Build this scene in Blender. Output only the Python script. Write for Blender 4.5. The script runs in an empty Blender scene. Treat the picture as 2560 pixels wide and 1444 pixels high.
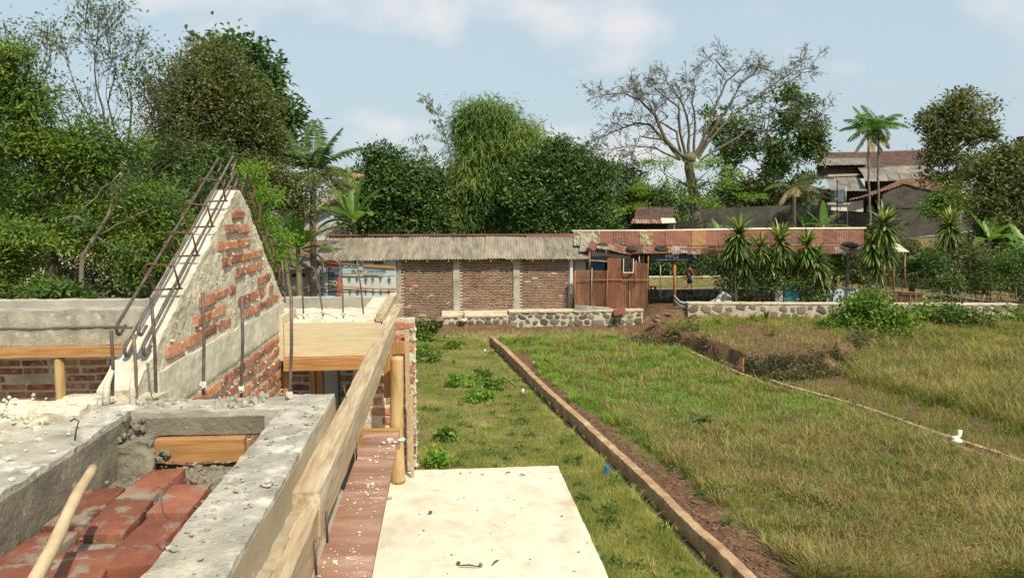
import bpy, bmesh, math, random
import numpy as np
from mathutils import Vector, Matrix

random.seed(11)
rng = np.random.default_rng(11)
SC = bpy.context.scene
COL = SC.collection
R = math.radians

# ------------------------------------------------------------------ camera
F = 1860.0
PH = math.atan(188.0 / F)
TH = math.atan(174.0 * math.cos(PH) / F)
EYE = Vector((0, 0, 4.5))
cam_d = bpy.data.cameras.new("camera")
cam = bpy.data.objects.new("camera", cam_d)
COL.objects.link(cam)
cam.location = EYE
cam.rotation_euler = (math.pi / 2 - PH, 0, -TH)
cam_d.sensor_width = 36
cam_d.lens = 36 * F / 2560
cam_d.clip_start = 0.05
cam_d.clip_end = 3000
SC.camera = cam

# ------------------------------------------------------------------ light
SUN_EL, SUN_AZ = 51.0, 27.0        # azimuth measured from -Y towards +X
sd = bpy.data.lights.new("sun", 'SUN')
sun = bpy.data.objects.new("sun", sd)
COL.objects.link(sun)
sdir = Vector((math.sin(R(SUN_AZ)) * math.cos(R(SUN_EL)), -math.cos(R(SUN_AZ)) * math.cos(R(SUN_EL)), math.sin(R(SUN_EL))))
sun.rotation_euler = sdir.to_track_quat('Z', 'Y').to_euler()
sd.energy = 4.3
sd.angle = R(0.5)
sd.color = (1.0, 0.90, 0.70)
W = bpy.data.worlds.new("World")
SC.world = W
W.use_nodes = True
nt = W.node_tree
nt.nodes.clear()
out = nt.nodes.new('ShaderNodeOutputWorld')
bg = nt.nodes.new('ShaderNodeBackground')
sky = nt.nodes.new('ShaderNodeTexSky')
sky.sky_type = 'NISHITA'
sky.sun_disc = False
sky.sun_elevation = R(SUN_EL)
sky.sun_rotation = math.atan2(sdir.x, sdir.y)
sky.air_density = 1.2
sky.dust_density = 2.5
sky.ozone_density = 1.5
tc = nt.nodes.new('ShaderNodeTexCoord')
mp = nt.nodes.new('ShaderNodeMapping')
mp.inputs['Scale'].default_value = (1.0, 1.0, 1.9)
mp.inputs['Location'].default_value = (3.1, 0.4, 0.2)
n1 = nt.nodes.new('ShaderNodeTexNoise')
n1.inputs['Scale'].default_value = 5.2
n1.inputs['Detail'].default_value = 7
n1.inputs['Roughness'].default_value = 0.5
rp = nt.nodes.new('ShaderNodeValToRGB')
rp.color_ramp.elements[0].position = 0.49
rp.color_ramp.elements[0].color = (0, 0, 0, 1)
rp.color_ramp.elements[1].position = 0.70
rp.color_ramp.elements[1].color = (0.95, 0.95, 0.95, 1)
mx = nt.nodes.new('ShaderNodeMix')
mx.data_type = 'RGBA'
mx.inputs['B'].default_value = (5.9, 5.75, 5.8, 1)
hz = nt.nodes.new('ShaderNodeMix')        # thin veil of humid haze over the whole sky
hz.data_type = 'RGBA'
hz.inputs['Factor'].default_value = 0.8
hz.inputs['B'].default_value = (3.9, 4.75, 5.25, 1)
nt.links.new(tc.outputs['Generated'], mp.inputs['Vector'])
nt.links.new(mp.outputs['Vector'], n1.inputs['Vector'])
nt.links.new(n1.outputs['Fac'], rp.inputs['Fac'])
nt.links.new(rp.outputs['Color'], mx.inputs['Factor'])
nt.links.new(sky.outputs['Color'], hz.inputs['A'])
nt.links.new(hz.outputs['Result'], mx.inputs['A'])
nt.links.new(mx.outputs['Result'], bg.inputs['Color'])
bg.inputs['Strength'].default_value = 0.12
nt.links.new(bg.outputs['Background'], out.inputs['Surface'])

SC.view_settings.view_transform = 'Standard'
SC.view_settings.look = 'None'
SC.view_settings.exposure = 0.30
SC.view_settings.gamma = 1.0
SC.view_settings.use_curve_mapping = False
SC.render.engine = 'CYCLES'
SC.cycles.max_bounces = 8
SC.cycles.transparent_max_bounces = 8
SC.cycles.use_denoising = True

# ------------------------------------------------------------------ helpers
RIGHT = Vector((math.cos(TH), -math.sin(TH), 0))
FWD = Vector((math.sin(TH) * math.cos(PH), math.cos(TH) * math.cos(PH), -math.sin(PH)))
UP = Vector((math.sin(TH) * math.sin(PH), math.cos(TH) * math.sin(PH), math.cos(PH)))

def P(px, py, Y=None, Z=None, X=None):
    """world point seen at a photograph position, on a plane of known X, Y or Z"""
    d = RIGHT * ((px - 1280) / F) - UP * ((py - 722) / F) + FWD
    if Y is not None: t = (Y - EYE.y) / d.y
    elif Z is not None: t = (Z - EYE.z) / d.z
    else: t = (X - EYE.x) / d.x
    return EYE + d * t

def vn(p, freq=1.0, seed=0, octv=1):
    """vectorised value noise, -1..1, p is (n,3)"""
    p = np.asarray(p, float) * freq
    out = np.zeros(len(p)); amp = 1.0; tot = 0
    for o in range(octv):
        q = p * (2 ** o) + seed * 17.31 + o * 5.7
        i = np.floor(q).astype(np.int64); f = q - i; f = f * f * (3 - 2 * f)
        r = np.zeros(len(p))
        for dx in (0, 1):
            for dy in (0, 1):
                for dz in (0, 1):
                    h = ((i[:, 0] + dx) * 73856093) ^ ((i[:, 1] + dy) * 19349663) ^ ((i[:, 2] + dz) * 83492791)
                    h = (h ^ (h >> 13)) * 1274126177
                    h = ((h ^ (h >> 16)) & 0xffff) / 65535.0
                    w = (f[:, 0] if dx else 1 - f[:, 0]) * (f[:, 1] if dy else 1 - f[:, 1]) * (f[:, 2] if dz else 1 - f[:, 2])
                    r += w * h
        out += amp * (r * 2 - 1); tot += amp; amp *= 0.5
    return out / tot

def sstep(a, b, x):
    t = np.clip((x - a) / (b - a), 0, 1)
    return t * t * (3 - 2 * t)

ORG = {}

def mesh_np(name, V, Fq, smooth=False, uv=None):
    """fast mesh from arrays; Fq is (n,3) or (n,4) or a list of such"""
    me = bpy.data.meshes.new(name)
    V = np.ascontiguousarray(V, dtype=np.float32)
    Fs = Fq if isinstance(Fq, list) else [Fq]
    Fs = [np.asarray(f, dtype=np.int32) for f in Fs if len(f)]
    me.vertices.add(len(V)); me.vertices.foreach_set('co', V.ravel())
    nl = sum(f.size for f in Fs); npoly = sum(len(f) for f in Fs)
    me.loops.add(nl); me.polygons.add(npoly)
    me.loops.foreach_set('vertex_index', np.concatenate([f.ravel() for f in Fs]))
    st = []; o = 0
    for f in Fs:
        st.append(o + np.arange(len(f)) * f.shape[1]); o += f.size
    me.polygons.foreach_set('loop_start', np.concatenate(st).astype(np.int32))
    me.update(calc_edges=True)
    me.polygons.foreach_set('use_smooth', np.full(npoly, smooth, dtype=bool))
    return me

def org(parent):
    return ORG.get(parent, Vector((0, 0, 0)))

def link(name, me, mat, parent=None, loc=None, world=True):
    """object whose mesh was built in world coordinates: moved into the parent's space"""
    o = bpy.data.objects.new(name, me)
    COL.objects.link(o)
    if mat is not None and not me.materials: me.materials.append(mat)
    if world:
        base = org(parent) if parent is not None else (Vector(loc) if loc is not None else Vector((0, 0, 0)))
        if base.length > 0: me.transform(Matrix.Translation(-base))
        if parent is None and loc is not None: o.location = loc
        ORG[o] = base
    if parent is not None: o.parent = parent
    return o

def tag(o, label=None, cat=None, group=None, kind=None):
    if label: o['label'] = label
    if cat: o['category'] = cat
    if group: o['group'] = group
    if kind: o['kind'] = kind
    return o

def thing(name, label, cat, loc, group=None):
    o = bpy.data.objects.new(name, None)
    COL.objects.link(o)
    o.empty_display_size = 0.1
    o.location = loc
    ORG[o] = Vector(loc)
    return tag(o, label, cat, group)

def place(name, me, parent, loc, rot=(0, 0, 0), sc=(1, 1, 1)):
    """a piece that shares mesh data; loc in world coordinates"""
    o = bpy.data.objects.new(name, me)
    COL.objects.link(o)
    o.parent = parent
    o.location = Vector(loc) - org(parent)
    o.rotation_euler = rot
    o.scale = sc
    ORG[o] = Vector(loc)
    return o

class MB:
    def __init__(s): s.v = []; s.q = []; s.t = []
    def box(s, c, d, M=None):
        b = len(s.v); c = Vector(c)
        for z in (-.5, .5):
            for x, y in ((-.5, -.5), (.5, -.5), (.5, .5), (-.5, .5)):
                p = Vector((x * d[0], y * d[1], z * d[2]))
                if M: p = M @ p
                s.v.append(tuple(c + p))
        for f in ((3, 2, 1, 0), (4, 5, 6, 7), (0, 1, 5, 4), (1, 2, 6, 5), (2, 3, 7, 6), (3, 0, 4, 7)):
            s.q.append([b + i for i in f])
        return s
    def bar(s, a, b_, w, h, roll=0.0):
        """rectangular bar from a to b"""
        a = Vector(a); b_ = Vector(b_); d = b_ - a
        M = d.to_track_quat('Y', 'Z').to_matrix() @ Matrix.Rotation(roll, 3, 'Y')
        return s.box((a + b_) / 2, (w, d.length, h), M)
    def tube(s, pts, rad, n=6, cap=True):
        pts = [Vector(p) for p in pts]
        if not hasattr(rad, '__len__'): rad = [rad] * len(pts)
        base = len(s.v); ref = Vector((0.13, 0.31, 0.94))
        for i, p in enumerate(pts):
            d = (pts[min(i + 1, len(pts) - 1)] - pts[max(i - 1, 0)])
            if d.length < 1e-9: d = Vector((0, 0, 1))
            d.normalize()
            if abs(d.dot(ref)) > 0.98: ref = Vector((0.9, 0.3, 0.1))
            u = (ref - d * ref.dot(d)).normalized(); w = d.cross(u)
            ref = u * 1.0
            for k in range(n):
                a = 2 * math.pi * k / n
                s.v.append(tuple(p + (u * math.cos(a) + w * math.sin(a)) * rad[i]))
        for i in range(len(pts) - 1):
            for k in range(n):
                a = base + i * n + k; b = base + i * n + (k + 1) % n
                s.q.append([a, b, b + n, a + n])
        if cap:
            for i, fl in ((0, True), (len(pts) - 1, False)):
                c = len(s.v); s.v.append(tuple(pts[i]))
                for k in range(n):
                    a = base + i * n + k; b = base + i * n + (k + 1) % n
                    s.t.append([c, b, a] if fl else [c, a, b])
        return s
    def poly(s, pts):
        b = len(s.v)
        s.v += [tuple(p) for p in pts]
        for i in range(1, len(pts) - 1): s.t.append([b, b + i, b + i + 1])
        return s
    def prism(s, pts, off):
        """closed prism: polygon swept by off"""
        off = Vector(off); pts = [Vector(p) for p in pts]; n = len(pts)
        s.poly(pts[::-1]); s.poly([p + off for p in pts])
        b = len(s.v); s.v += [tuple(p) for p in pts] + [tuple(p + off) for p in pts]
        for i in range(n):
            j = (i + 1) % n
            s.q.append([b + i, b + j, b + n + j, b + n + i])
        return s
    def rock(s, c, r, seed=0, n=1, sq=(1, 1, 1)):
        V, T = ICO[n]
        rr = random.Random(seed)
        k = np.array([rr.uniform(.65, 1.1) for _ in range(len(V))])[:, None]
        a = rr.uniform(0, 6.28); Rm = np.array(Matrix.Rotation(a, 3, 'Z'))
        v = (V * k * r * np.array(sq)) @ Rm.T + np.array(c)
        b = len(s.v)
        s.v += [tuple(x) for x in v]
        s.t += [[b + i for i in t] for t in T]
        return s
    def mesh(s, name, smooth=False):
        return mesh_np(name, np.array(s.v, dtype=float).reshape(-1, 3), [np.array(s.q).reshape(-1, 4), np.array(s.t).reshape(-1, 3)], smooth)
    def obj(s, name, mat, parent=None, loc=None, smooth=False):
        return link(name, s.mesh(name, smooth), mat, parent, loc)

def _ico(n):
    bm = bmesh.new(); bmesh.ops.create_icosphere(bm, subdivisions=n, radius=1)
    V = np.array([v.co[:] for v in bm.verts]); T = [[v.index for v in f.verts] for f in bm.faces]
    bm.free(); return V, T
ICO = {1: _ico(1), 2: _ico(2)}

def rbox(mn, mx, res, amp, freq=6, seed=0, top=None, octv=3, M=None, c=None):
    """dense box with rough faces, returned as arrays; displacement depends on position so faces meet"""
    mn = np.array(mn, float); mx = np.array(mx, float)
    Vs = []; Qs = []; b = 0
    for ax in range(3):
        u, w = [a for a in range(3) if a != ax]
        for side in (0, 1):
            nu = max(2, int((mx[u] - mn[u]) / res) + 1); nw = max(2, int((mx[w] - mn[w]) / res) + 1)
            uu, ww = np.meshgrid(np.linspace(mn[u], mx[u], nu), np.linspace(mn[w], mx[w], nw), indexing='ij')
            p = np.zeros((nu * nw, 3)); p[:, u] = uu.ravel(); p[:, w] = ww.ravel(); p[:, ax] = (mn, mx)[side][ax]
            i = np.arange(nu * nw).reshape(nu, nw)
            q = np.stack([i[:-1, :-1], i[1:, :-1], i[1:, 1:], i[:-1, 1:]], -1).reshape(-1, 4)
            flip = (side == 0) ^ (ax == 1)
            if flip: q = q[:, ::-1]
            Vs.append(p); Qs.append(q + b); b += len(p)
    V = np.concatenate(Vs); Q = np.concatenate(Qs)
    D = np.stack([vn(V, freq, seed + k, octv) for k in range(3)], 1) * amp
    V0 = V.copy()
    V = V + D
    if top: V[:, 2] += np.where(V0[:, 2] > mx[2] - 1e-6, vn(V0, top[1], seed + 9, 4) * top[0], 0)
    if M is not None: V = V @ np.array(M).T
    if c is not None: V = V + np.array(c)
    return V, Q

def rbox_obj(name, mn, mx, res, amp, mat, parent=None, loc=None, **k):
    V, Q = rbox(mn, mx, res, amp, **k)
    return link(name, mesh_np(name, V, Q, True), mat, parent, loc)

# ------------------------------------------------------------------ materials
def mat_new(name):
    m = bpy.data.materials.new(name); m.use_nodes = True
    n = m.node_tree; b = n.nodes['Principled BSDF']
    return m, n, b

def node(n, t, **k):
    x = n.nodes.new(t)
    for a, v in k.items():
        if a in x.inputs: x.inputs[a].default_value = v
        else: setattr(x, a, v)
    return x

def c4(c): return (c[0], c[1], c[2], 1)

def ramp(n, stops, interp='LINEAR'):
    r = n.nodes.new('ShaderNodeValToRGB'); e = r.color_ramp.elements
    r.color_ramp.interpolation = interp
    while len(e) < len(stops): e.new(0.5)
    for i, (p, c) in enumerate(stops): e[i].position = p; e[i].color = c4(c)
    return r

def surf(name, stops, scale=4, detail=6, rough=0.9, bump=0.4, bscale=40, bdist=0.01, stretch=(1, 1, 1),
         spots=None, rnd=0.0, island=0.0, spec=0.3, nrough=0.6, metal=0.0, distort=0.0, extra=None):
    """general weathered surface: noise ramp + optional spots + per-object tint + bump"""
    m, n, b = mat_new(name)
    L = n.links.new
    t = node(n, 'ShaderNodeTexCoord'); mpn = node(n, 'ShaderNodeMapping', Scale=stretch)
    L(t.outputs['Object'], mpn.inputs['Vector'])
    src = mpn.outputs['Vector']
    oi = node(n, 'ShaderNodeObjectInfo')
    if rnd:
        ad = node(n, 'ShaderNodeVectorMath', operation='ADD'); mu = node(n, 'ShaderNodeMath', operation='MULTIPLY')
        mu.inputs[1].default_value = 37.0
        L(oi.outputs['Random'], mu.inputs[0]); L(src, ad.inputs[0]); L(mu.outputs[0], ad.inputs[1]); src = ad.outputs[0]
    nz = node(n, 'ShaderNodeTexNoise', Scale=scale, Detail=detail, Roughness=nrough, Distortion=distort)
    L(src, nz.inputs['Vector'])
    fac = nz.outputs['Fac']
    if rnd or island:
        a = node(n, 'ShaderNodeMath', operation='MULTIPLY_ADD')
        if rnd: L(oi.outputs['Random'], a.inputs[0])
        else:
            g = node(n, 'ShaderNodeNewGeometry'); L(g.outputs['Random Per Island'], a.inputs[0])
        k = rnd or island
        a.inputs[1].default_value = k; 
        s2 = node(n, 'ShaderNodeMath', operation='SUBTRACT'); L(fac, s2.inputs[0]); s2.inputs[1].default_value = k / 2
        L(s2.outputs[0], a.inputs[2]); fac = a.outputs[0]
    rr = ramp(n, stops); L(fac, rr.inputs['Fac'])
    col = rr.outputs['Color']
    for sp in (spots or []):
        sn = node(n, 'ShaderNodeTexNoise', Scale=sp[1], Detail=sp[4] if len(sp) > 4 else 5, Roughness=0.65)
        L(src, sn.inputs['Vector'])
        sr = ramp(n, [(sp[2], (0, 0, 0)), (sp[3], (1, 1, 1))]); L(sn.outputs['Fac'], sr.inputs['Fac'])
        mxn = node(n, 'ShaderNodeMix', data_type='RGBA'); L(sr.outputs['Color'], mxn.inputs['Factor'])
        L(col, mxn.inputs['A']); mxn.inputs['B'].default_value = c4(sp[0]); col = mxn.outputs['Result']
    if extra: col = extra(n, L, src, col, t)
    L(col, b.inputs['Base Color'])
    b.inputs['Roughness'].default_value = rough
    b.inputs['Specular IOR Level'].default_value = spec
    b.inputs['Metallic'].default_value = metal
    if bump:
        bn = node(n, 'ShaderNodeTexNoise', Scale=bscale, Detail=5, Roughness=0.65)
        L(src, bn.inputs['Vector'])
        bp = node(n, 'ShaderNodeBump', Strength=bump, Distance=bdist)
        L(bn.outputs['Fac'], bp.inputs['Height']); L(bp.outputs['Normal'], b.inputs['Normal'])
    return m

LMUL = 1.4
def leafmat(name, stops, trans=0.35, tcol=None, rough=0.5, scale=0.6, spec=0.35, mixn=0.35):
    """leaf: colour by leaf (random per island) and by clump noise; some light passes through"""
    m, n, b = mat_new(name)
    L = n.links.new
    g = node(n, 'ShaderNodeNewGeometry'); t = node(n, 'ShaderNodeTexCoord')
    nz = node(n, 'ShaderNodeTexNoise', Scale=scale, Detail=3)
    L(t.outputs['Object'], nz.inputs['Vector'])
    a = node(n, 'ShaderNodeMix', data_type='FLOAT'); a.inputs[0].default_value = mixn
    L(g.outputs['Random Per Island'], a.inputs[2]); 
    k = node(n, 'ShaderNodeMapRange'); k.inputs[1].default_value = 0.3; k.inputs[2].default_value = 0.7
    L(nz.outputs['Fac'], k.inputs[0]); L(k.outputs[0], a.inputs[3])
    rr = ramp(n, [(q_, tuple(min(.75, x_ * LMUL) for x_ in c_)) for q_, c_ in stops]); L(a.outputs[0], rr.inputs['Fac'])
    L(rr.outputs['Color'], b.inputs['Base Color'])
    b.inputs['Roughness'].default_value = rough
    b.inputs['Specular IOR Level'].default_value = spec
    tr = node(n, 'ShaderNodeBsdfTranslucent')
    mc = node(n, 'ShaderNodeMix', data_type='RGBA', blend_type='MULTIPLY'); mc.inputs['Factor'].default_value = 1
    L(rr.outputs['Color'], mc.inputs['A']); mc.inputs['B'].default_value = c4(tcol or (1.6, 1.7, 0.7))
    L(mc.outputs['Result'], tr.inputs['Color'])
    ms = node(n, 'ShaderNodeMixShader'); ms.inputs[0].default_value = trans
    L(b.outputs[0], ms.inputs[1]); L(tr.outputs[0], ms.inputs[2])
    L(ms.outputs[0], n.nodes['Material Output'].inputs['Surface'])
    return m

MAT = {}
MAT['concrete'] = surf('grey_concrete', [(0.3, (.21, .19, .155)), (0.5, (.33, .305, .25)), (0.7, (.45, .42, .35))], scale=9, rough=.95, bump=.7, bscale=60, bdist=.008,
                       spots=[((.56, .52, .43), 14, .57, .70), ((.15, .135, .11), 22, .62, .74)])
MAT['concrete_top'] = surf('floated_concrete', [(0.28, (.20, .185, .155)), (0.48, (.34, .32, .27)), (0.68, (.50, .475, .41))], scale=7, rough=.95, bump=.9, bscale=45, bdist=.012,
                           spots=[((.64, .61, .53), 12, .52, .66, 10), ((.40, .32, .235), 3, .55, .75), ((.17, .155, .13), 30, .62, .74, 8)])
MAT['form_face'] = surf('tan_form_face_concrete', [(0.3, (.25, .20, .135)), (0.55, (.37, .305, .21)), (0.75, (.47, .40, .285))], scale=4, stretch=(1, .4, 1), rough=.9, bump=.3, bscale=30, bdist=.004, spots=[((.22, .20, .16), 5, .58, .72, 8)])
MAT['asbestos_far'] = surf('mossy_fibre_cement', [(0.25, (.10, .092, .078)), (0.5, (.19, .175, .15)), (0.75, (.29, .27, .23))], scale=1.2, rough=.95, bump=.1, rnd=.2)
MAT['wet_mortar'] = surf('damp_mortar', [(0.3, (.13, .118, .09)), (0.55, (.21, .19, .145)), (0.75, (.30, .275, .21))], scale=7, rough=.85, bump=.8, bscale=50, bdist=.01,
                         spots=[((.42, .38, .29), 18, .62, .72)])
MAT['white_mortar'] = surf('bleached_mortar', [(0.3, (.42, .385, .30)), (0.55, (.60, .56, .455)), (0.75, (.72, .685, .58))], scale=9, rough=.95, bump=.8, bscale=50, bdist=.01,
                           spots=[((.30, .28, .23), 20, .66, .74)])
MAT['gable_mortar'] = surf('rough_mortar', [(0.3, (.40, .36, .275)), (0.5, (.56, .51, .40)), (0.72, (.72, .67, .54))], scale=6, rough=.95, bump=1.0, bscale=55, bdist=.015,
                           spots=[((.17, .155, .12), 42, .63, .70), ((.72, .68, .56), 12, .60, .72)])
MAT['plaster'] = surf('smooth_plaster', [(0.3, (.42, .39, .30)), (0.55, (.54, .50, .40)), (0.75, (.64, .60, .49))], scale=5, rough=.9, bump=.7, bscale=24, bdist=.008, spots=[((.24, .22, .17), 20, .64, .72), ((.66, .62, .52), 9, .6, .72)])
MAT['slab'] = surf('cream_slab', [(0.25, (.44, .40, .31)), (0.45, (.60, .56, .45)), (0.7, (.66, .62, .51))], scale=1.6, rough=.9, bump=.25, bscale=70, bdist=.004,
                   spots=[((.34, .285, .19), 2.0, .54, .72, 10), ((.30, .27, .20), 30, .66, .72, 8), ((.50, .45, .34), 7, .5, .7, 10)])
def _brickdust(n, L, src, col, t):
    sn = node(n, 'ShaderNodeTexNoise', Scale=26.0, Detail=6, Roughness=.75)
    L(src, sn.inputs['Vector']); sr = ramp(n, [(.53, (0, 0, 0)), (.66, (1, 1, 1))]); L(sn.outputs['Fac'], sr.inputs['Fac'])
    m = node(n, 'ShaderNodeMix', data_type='RGBA'); L(sr.outputs['Color'], m.inputs['Factor']); L(col, m.inputs['A']); m.inputs['B'].default_value = (.50, .46, .36, 1)
    return m.outputs['Result']
MAT['brick'] = surf('red_brick', [(0.2, (.15, .055, .036)), (0.42, (.30, .108, .058)), (0.58, (.40, .165, .085)), (0.8, (.52, .27, .15))], scale=7, rough=.9, bump=.7, bscale=70, bdist=.006, rnd=.35, extra=_brickdust)
MAT['brick_clean'] = surf('laid_brick', [(0.2, (.085, .034, .024)), (0.42, (.155, .054, .034)), (0.58, (.235, .080, .046)), (0.8, (.34, .14, .085))], scale=5, rough=.9, bump=.6, bscale=60, bdist=.005, rnd=.25,
                          spots=[((.25, .215, .165), 6, .53, .60, 10), ((.17, .075, .055), 24, .58, .70), ((.30, .125, .075), 60, .62, .72)])
MAT['shed_brick'] = surf('dark_fired_brick', [(0.2, (.055, .025, .018)), (0.45, (.098, .044, .030)), (0.62, (.145, .062, .040)), (0.8, (.22, .095, .058))], scale=3, rough=.95, bump=.3, bscale=30, rnd=.5)
MAT['shed_brick_far'] = surf('dark_fired_brick_joined', [(0.2, (.055, .025, .018)), (0.45, (.098, .044, .030)), (0.62, (.145, .062, .040)), (0.8, (.22, .095, .058))], scale=1.6, rough=.95, bump=.3, bscale=30, island=.5)
MAT['shed_mortar'] = surf('shed_mortar', [(0.3, (.33, .265, .20)), (0.6, (.45, .37, .285))], scale=2, rough=.95, bump=.4,
                          spots=[((.17, .14, .11), 1.4, .56, .75)])
MAT['old_concrete'] = surf('aged_concrete', [(0.25, (.22, .20, .165)), (0.55, (.38, .355, .295)), (0.75, (.47, .44, .37))], scale=3, rough=.95, bump=.5, spots=[((.10, .09, .07), 3.5, .62, .76)])
MAT['wood_pale'] = surf('pale_timber', [(0.25, (.23, .16, .095)), (0.45, (.385, .29, .18)), (0.7, (.51, .42, .285))], scale=5, stretch=(14, 1, 14), rough=.8, bump=.35, bscale=18, bdist=.004,
                        spots=[((.62, .56, .44), 1.4, .54, .68, 8), ((.24, .16, .09), 2.4, .60, .76), ((.36, .34, .29), 3.1, .62, .7, 8)])
MAT['wood_x'] = surf('pale_timber_board', [(0.25, (.44, .35, .215)), (0.45, (.56, .475, .315)), (0.7, (.62, .55, .395))], scale=5, stretch=(1, 14, 14), rough=.8, bump=.3, bscale=18, bdist=.004,
                     spots=[((.36, .26, .15), 2.4, .60, .78, 8), ((.66, .61, .50), 2.0, .6, .7, 8)])
MAT['wood_orange'] = surf('orange_timber', [(0.25, (.22, .10, .035)), (0.5, (.38, .195, .072)), (0.75, (.50, .31, .14))], scale=5, stretch=(1, 10, 12), rough=.75, bump=.3, bscale=14, bdist=.004,
                          spots=[((.20, .085, .02), 5, .62, .74), ((.62, .52, .36), 9, .70, .76)])
MAT['wood_brown'] = surf('brown_timber', [(0.25, (.20, .09, .035)), (0.5, (.36, .175, .07)), (0.75, (.48, .27, .12))], scale=5, stretch=(12, 12, 1), rough=.8, bump=.3, bscale=14, bdist=.004)
MAT['plywood'] = surf('red_film_plywood', [(0.3, (.19, .095, .062)), (0.5, (.29, .16, .11)), (0.7, (.43, .29, .215))], scale=2.2, stretch=(1, 4, 1), rough=.7, bump=.2, bscale=60, bdist=.002,
                      spots=[((.62, .50, .38), 5.0, .58, .72, 9), ((.20, .075, .04), 2.0, .62, .76)])
MAT['bamboo'] = surf('dry_bamboo', [(0.3, (.34, .21, .085)), (0.55, (.50, .345, .16)), (0.75, (.58, .45, .25))], scale=4, stretch=(6, 6, 1), rough=.5, bump=.15, spots=[((.22, .13, .06), 3.0, .56, .74, 8), ((.50, .46, .38), 5, .62, .7, 8)])
MAT['stick'] = surf('peeled_stick', [(0.3, (.36, .26, .14)), (0.55, (.52, .41, .25)), (0.75, (.62, .52, .35))], scale=12, rough=.75, bump=.4, bscale=50, bdist=.003, spots=[((.28, .19, .09), 14, .60, .72)])
MAT['rebar'] = surf('rusty_rebar', [(0.3, (.075, .055, .048)), (0.55, (.14, .105, .09)), (0.75, (.22, .15, .115))], scale=25, rough=.55, bump=.3, bscale=120, bdist=.002, metal=.25, rnd=.2, spots=[((.34, .30, .24), 9, .66, .74)])
MAT['stirrup'] = surf('rusty_stirrup', [(0.3, (.09, .04, .022)), (0.6, (.17, .075, .04))], scale=25, rough=.7, bump=.2, metal=.1)
MAT['wire'] = surf('tie_wire', [(0.3, (.05, .04, .035)), (0.6, (.12, .10, .08))], scale=25, rough=.6, bump=0)
MAT['stone'] = surf('river_stone', [(0.25, (.085, .066, .053)), (0.5, (.165, .128, .102)), (0.75, (.28, .225, .18))], scale=5, rough=.9, bump=.6, bscale=22, bdist=.02, rnd=.4)
MAT['stone_joint'] = surf('stone_wall_mortar', [(0.3, (.34, .29, .215)), (0.55, (.50, .445, .345)), (0.75, (.60, .545, .44))], scale=4, rough=.95, bump=.7, bscale=25, bdist=.02, spots=[((.17, .15, .09), 3.5, .58, .7)])
MAT['coping'] = surf('bleached_coping', [(0.3, (.42, .35, .25)), (0.6, (.62, .55, .43))], scale=4, rough=.95, bump=.6, bscale=25, bdist=.02)
MAT['canal'] = surf('canal_mortar', [(0.25, (.22, .13, .072)), (0.5, (.38, .245, .145)), (0.75, (.54, .40, .26))], scale=3.5, rough=.95, bump=.8, bscale=22, bdist=.02, spots=[((.12, .095, .055), 4, .6, .72)])
MAT['bark'] = surf('grey_bark', [(0.3, (.10, .082, .062)), (0.55, (.20, .168, .13)), (0.75, (.32, .28, .22))], scale=3, stretch=(3, 3, 1), rough=.95, bump=.6, bscale=12, bdist=.03)
MAT['bark_dark'] = surf('dark_bark', [(0.3, (.035, .028, .022)), (0.6, (.085, .068, .052))], scale=3, stretch=(3, 3, 1), rough=.95, bump=.6, bscale=12, bdist=.03)
MAT['bark_bare'] = surf('bare_branch_bark', [(0.3, (.070, .055, .040)), (0.5, (.130, .105, .075)), (0.72, (.21, .175, .105))], scale=1.2, rough=.95, bump=.5, bscale=10, bdist=.03)
MAT['asbestos'] = surf('weathered_fibre_cement', [(0.25, (.12, .104, .08)), (0.5, (.235, .205, .16)), (0.75, (.365, .325, .26))], scale=1.6, stretch=(3, .5, 1), rough=.95, bump=.2, bscale=20, rnd=.16,
                       spots=[((.09, .08, .065), 1.1, .56, .78, 9), ((.52, .48, .40), 7, .64, .74)])
def rustmat(name, base, rust=(.20, .085, .05), a=.5, b=.62, rough=.75, s=1.2):
    return surf(name, [(a - .12, base), (a, tuple(x * .8 for x in base)), (b, rust), (b + .15, tuple(x * .55 for x in rust))], scale=s, stretch=(3, .6, 1), rough=rough, bump=.15, rnd=.2, metal=.1, nrough=.75, spots=[((.085, .040, .028), 2.6, .58, .72, 9), (tuple(min(.6, x * 1.7) for x in base), 4.5, .66, .74)])
MAT['rust'] = rustmat('rusty_sheet_metal', (.27, .135, .085), (.15, .066, .044), .42, .55)
MAT['rust_red'] = rustmat('red_rust_sheet_metal', (.30, .13, .085), (.19, .075, .052), .40, .6)
MAT['rust_green'] = rustmat('flaking_green_sheet_metal', (.38, .50, .27), (.24, .115, .08), .36, .46, s=2.2)
MAT['rust_silver'] = rustmat('galvanised_rusting_sheet_metal', (.36, .32, .28), (.25, .105, .06), .46, .56, s=1.6)
MAT['rust_yellow'] = rustmat('yellow_rusting_sheet_metal', (.40, .23, .08), (.22, .10, .05), .42, .58, s=2.0)
MAT['maroon'] = surf('maroon_sheet', [(0.3, (.075, .030, .026)), (0.7, (.145, .062, .052))], scale=2, rough=.6, bump=.1)
MAT['cream_sheet'] = surf('cream_sheet', [(0.3, (.55, .50, .38)), (0.7, (.70, .65, .52))], scale=3, rough=.8, bump=.1, spots=[((.32, .20, .12), 3, .62, .74)])
MAT['dark_void'] = surf('unlit_opening', [(0.3, (.02, .018, .015)), (0.7, (.045, .038, .03))], scale=3, rough=.95, bump=.1)  # near-black colour standing in for shade in openings and under roofs
MAT['soil_wall'] = surf('sooty_render', [(0.2, (.030, .028, .025)), (0.45, (.060, .055, .048)), (0.65, (.105, .097, .085)), (0.85, (.19, .18, .155))], scale=.9, stretch=(1, 1, 1.6), rough=.95, bump=.4, bscale=8, bdist=.03, nrough=.7)
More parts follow.
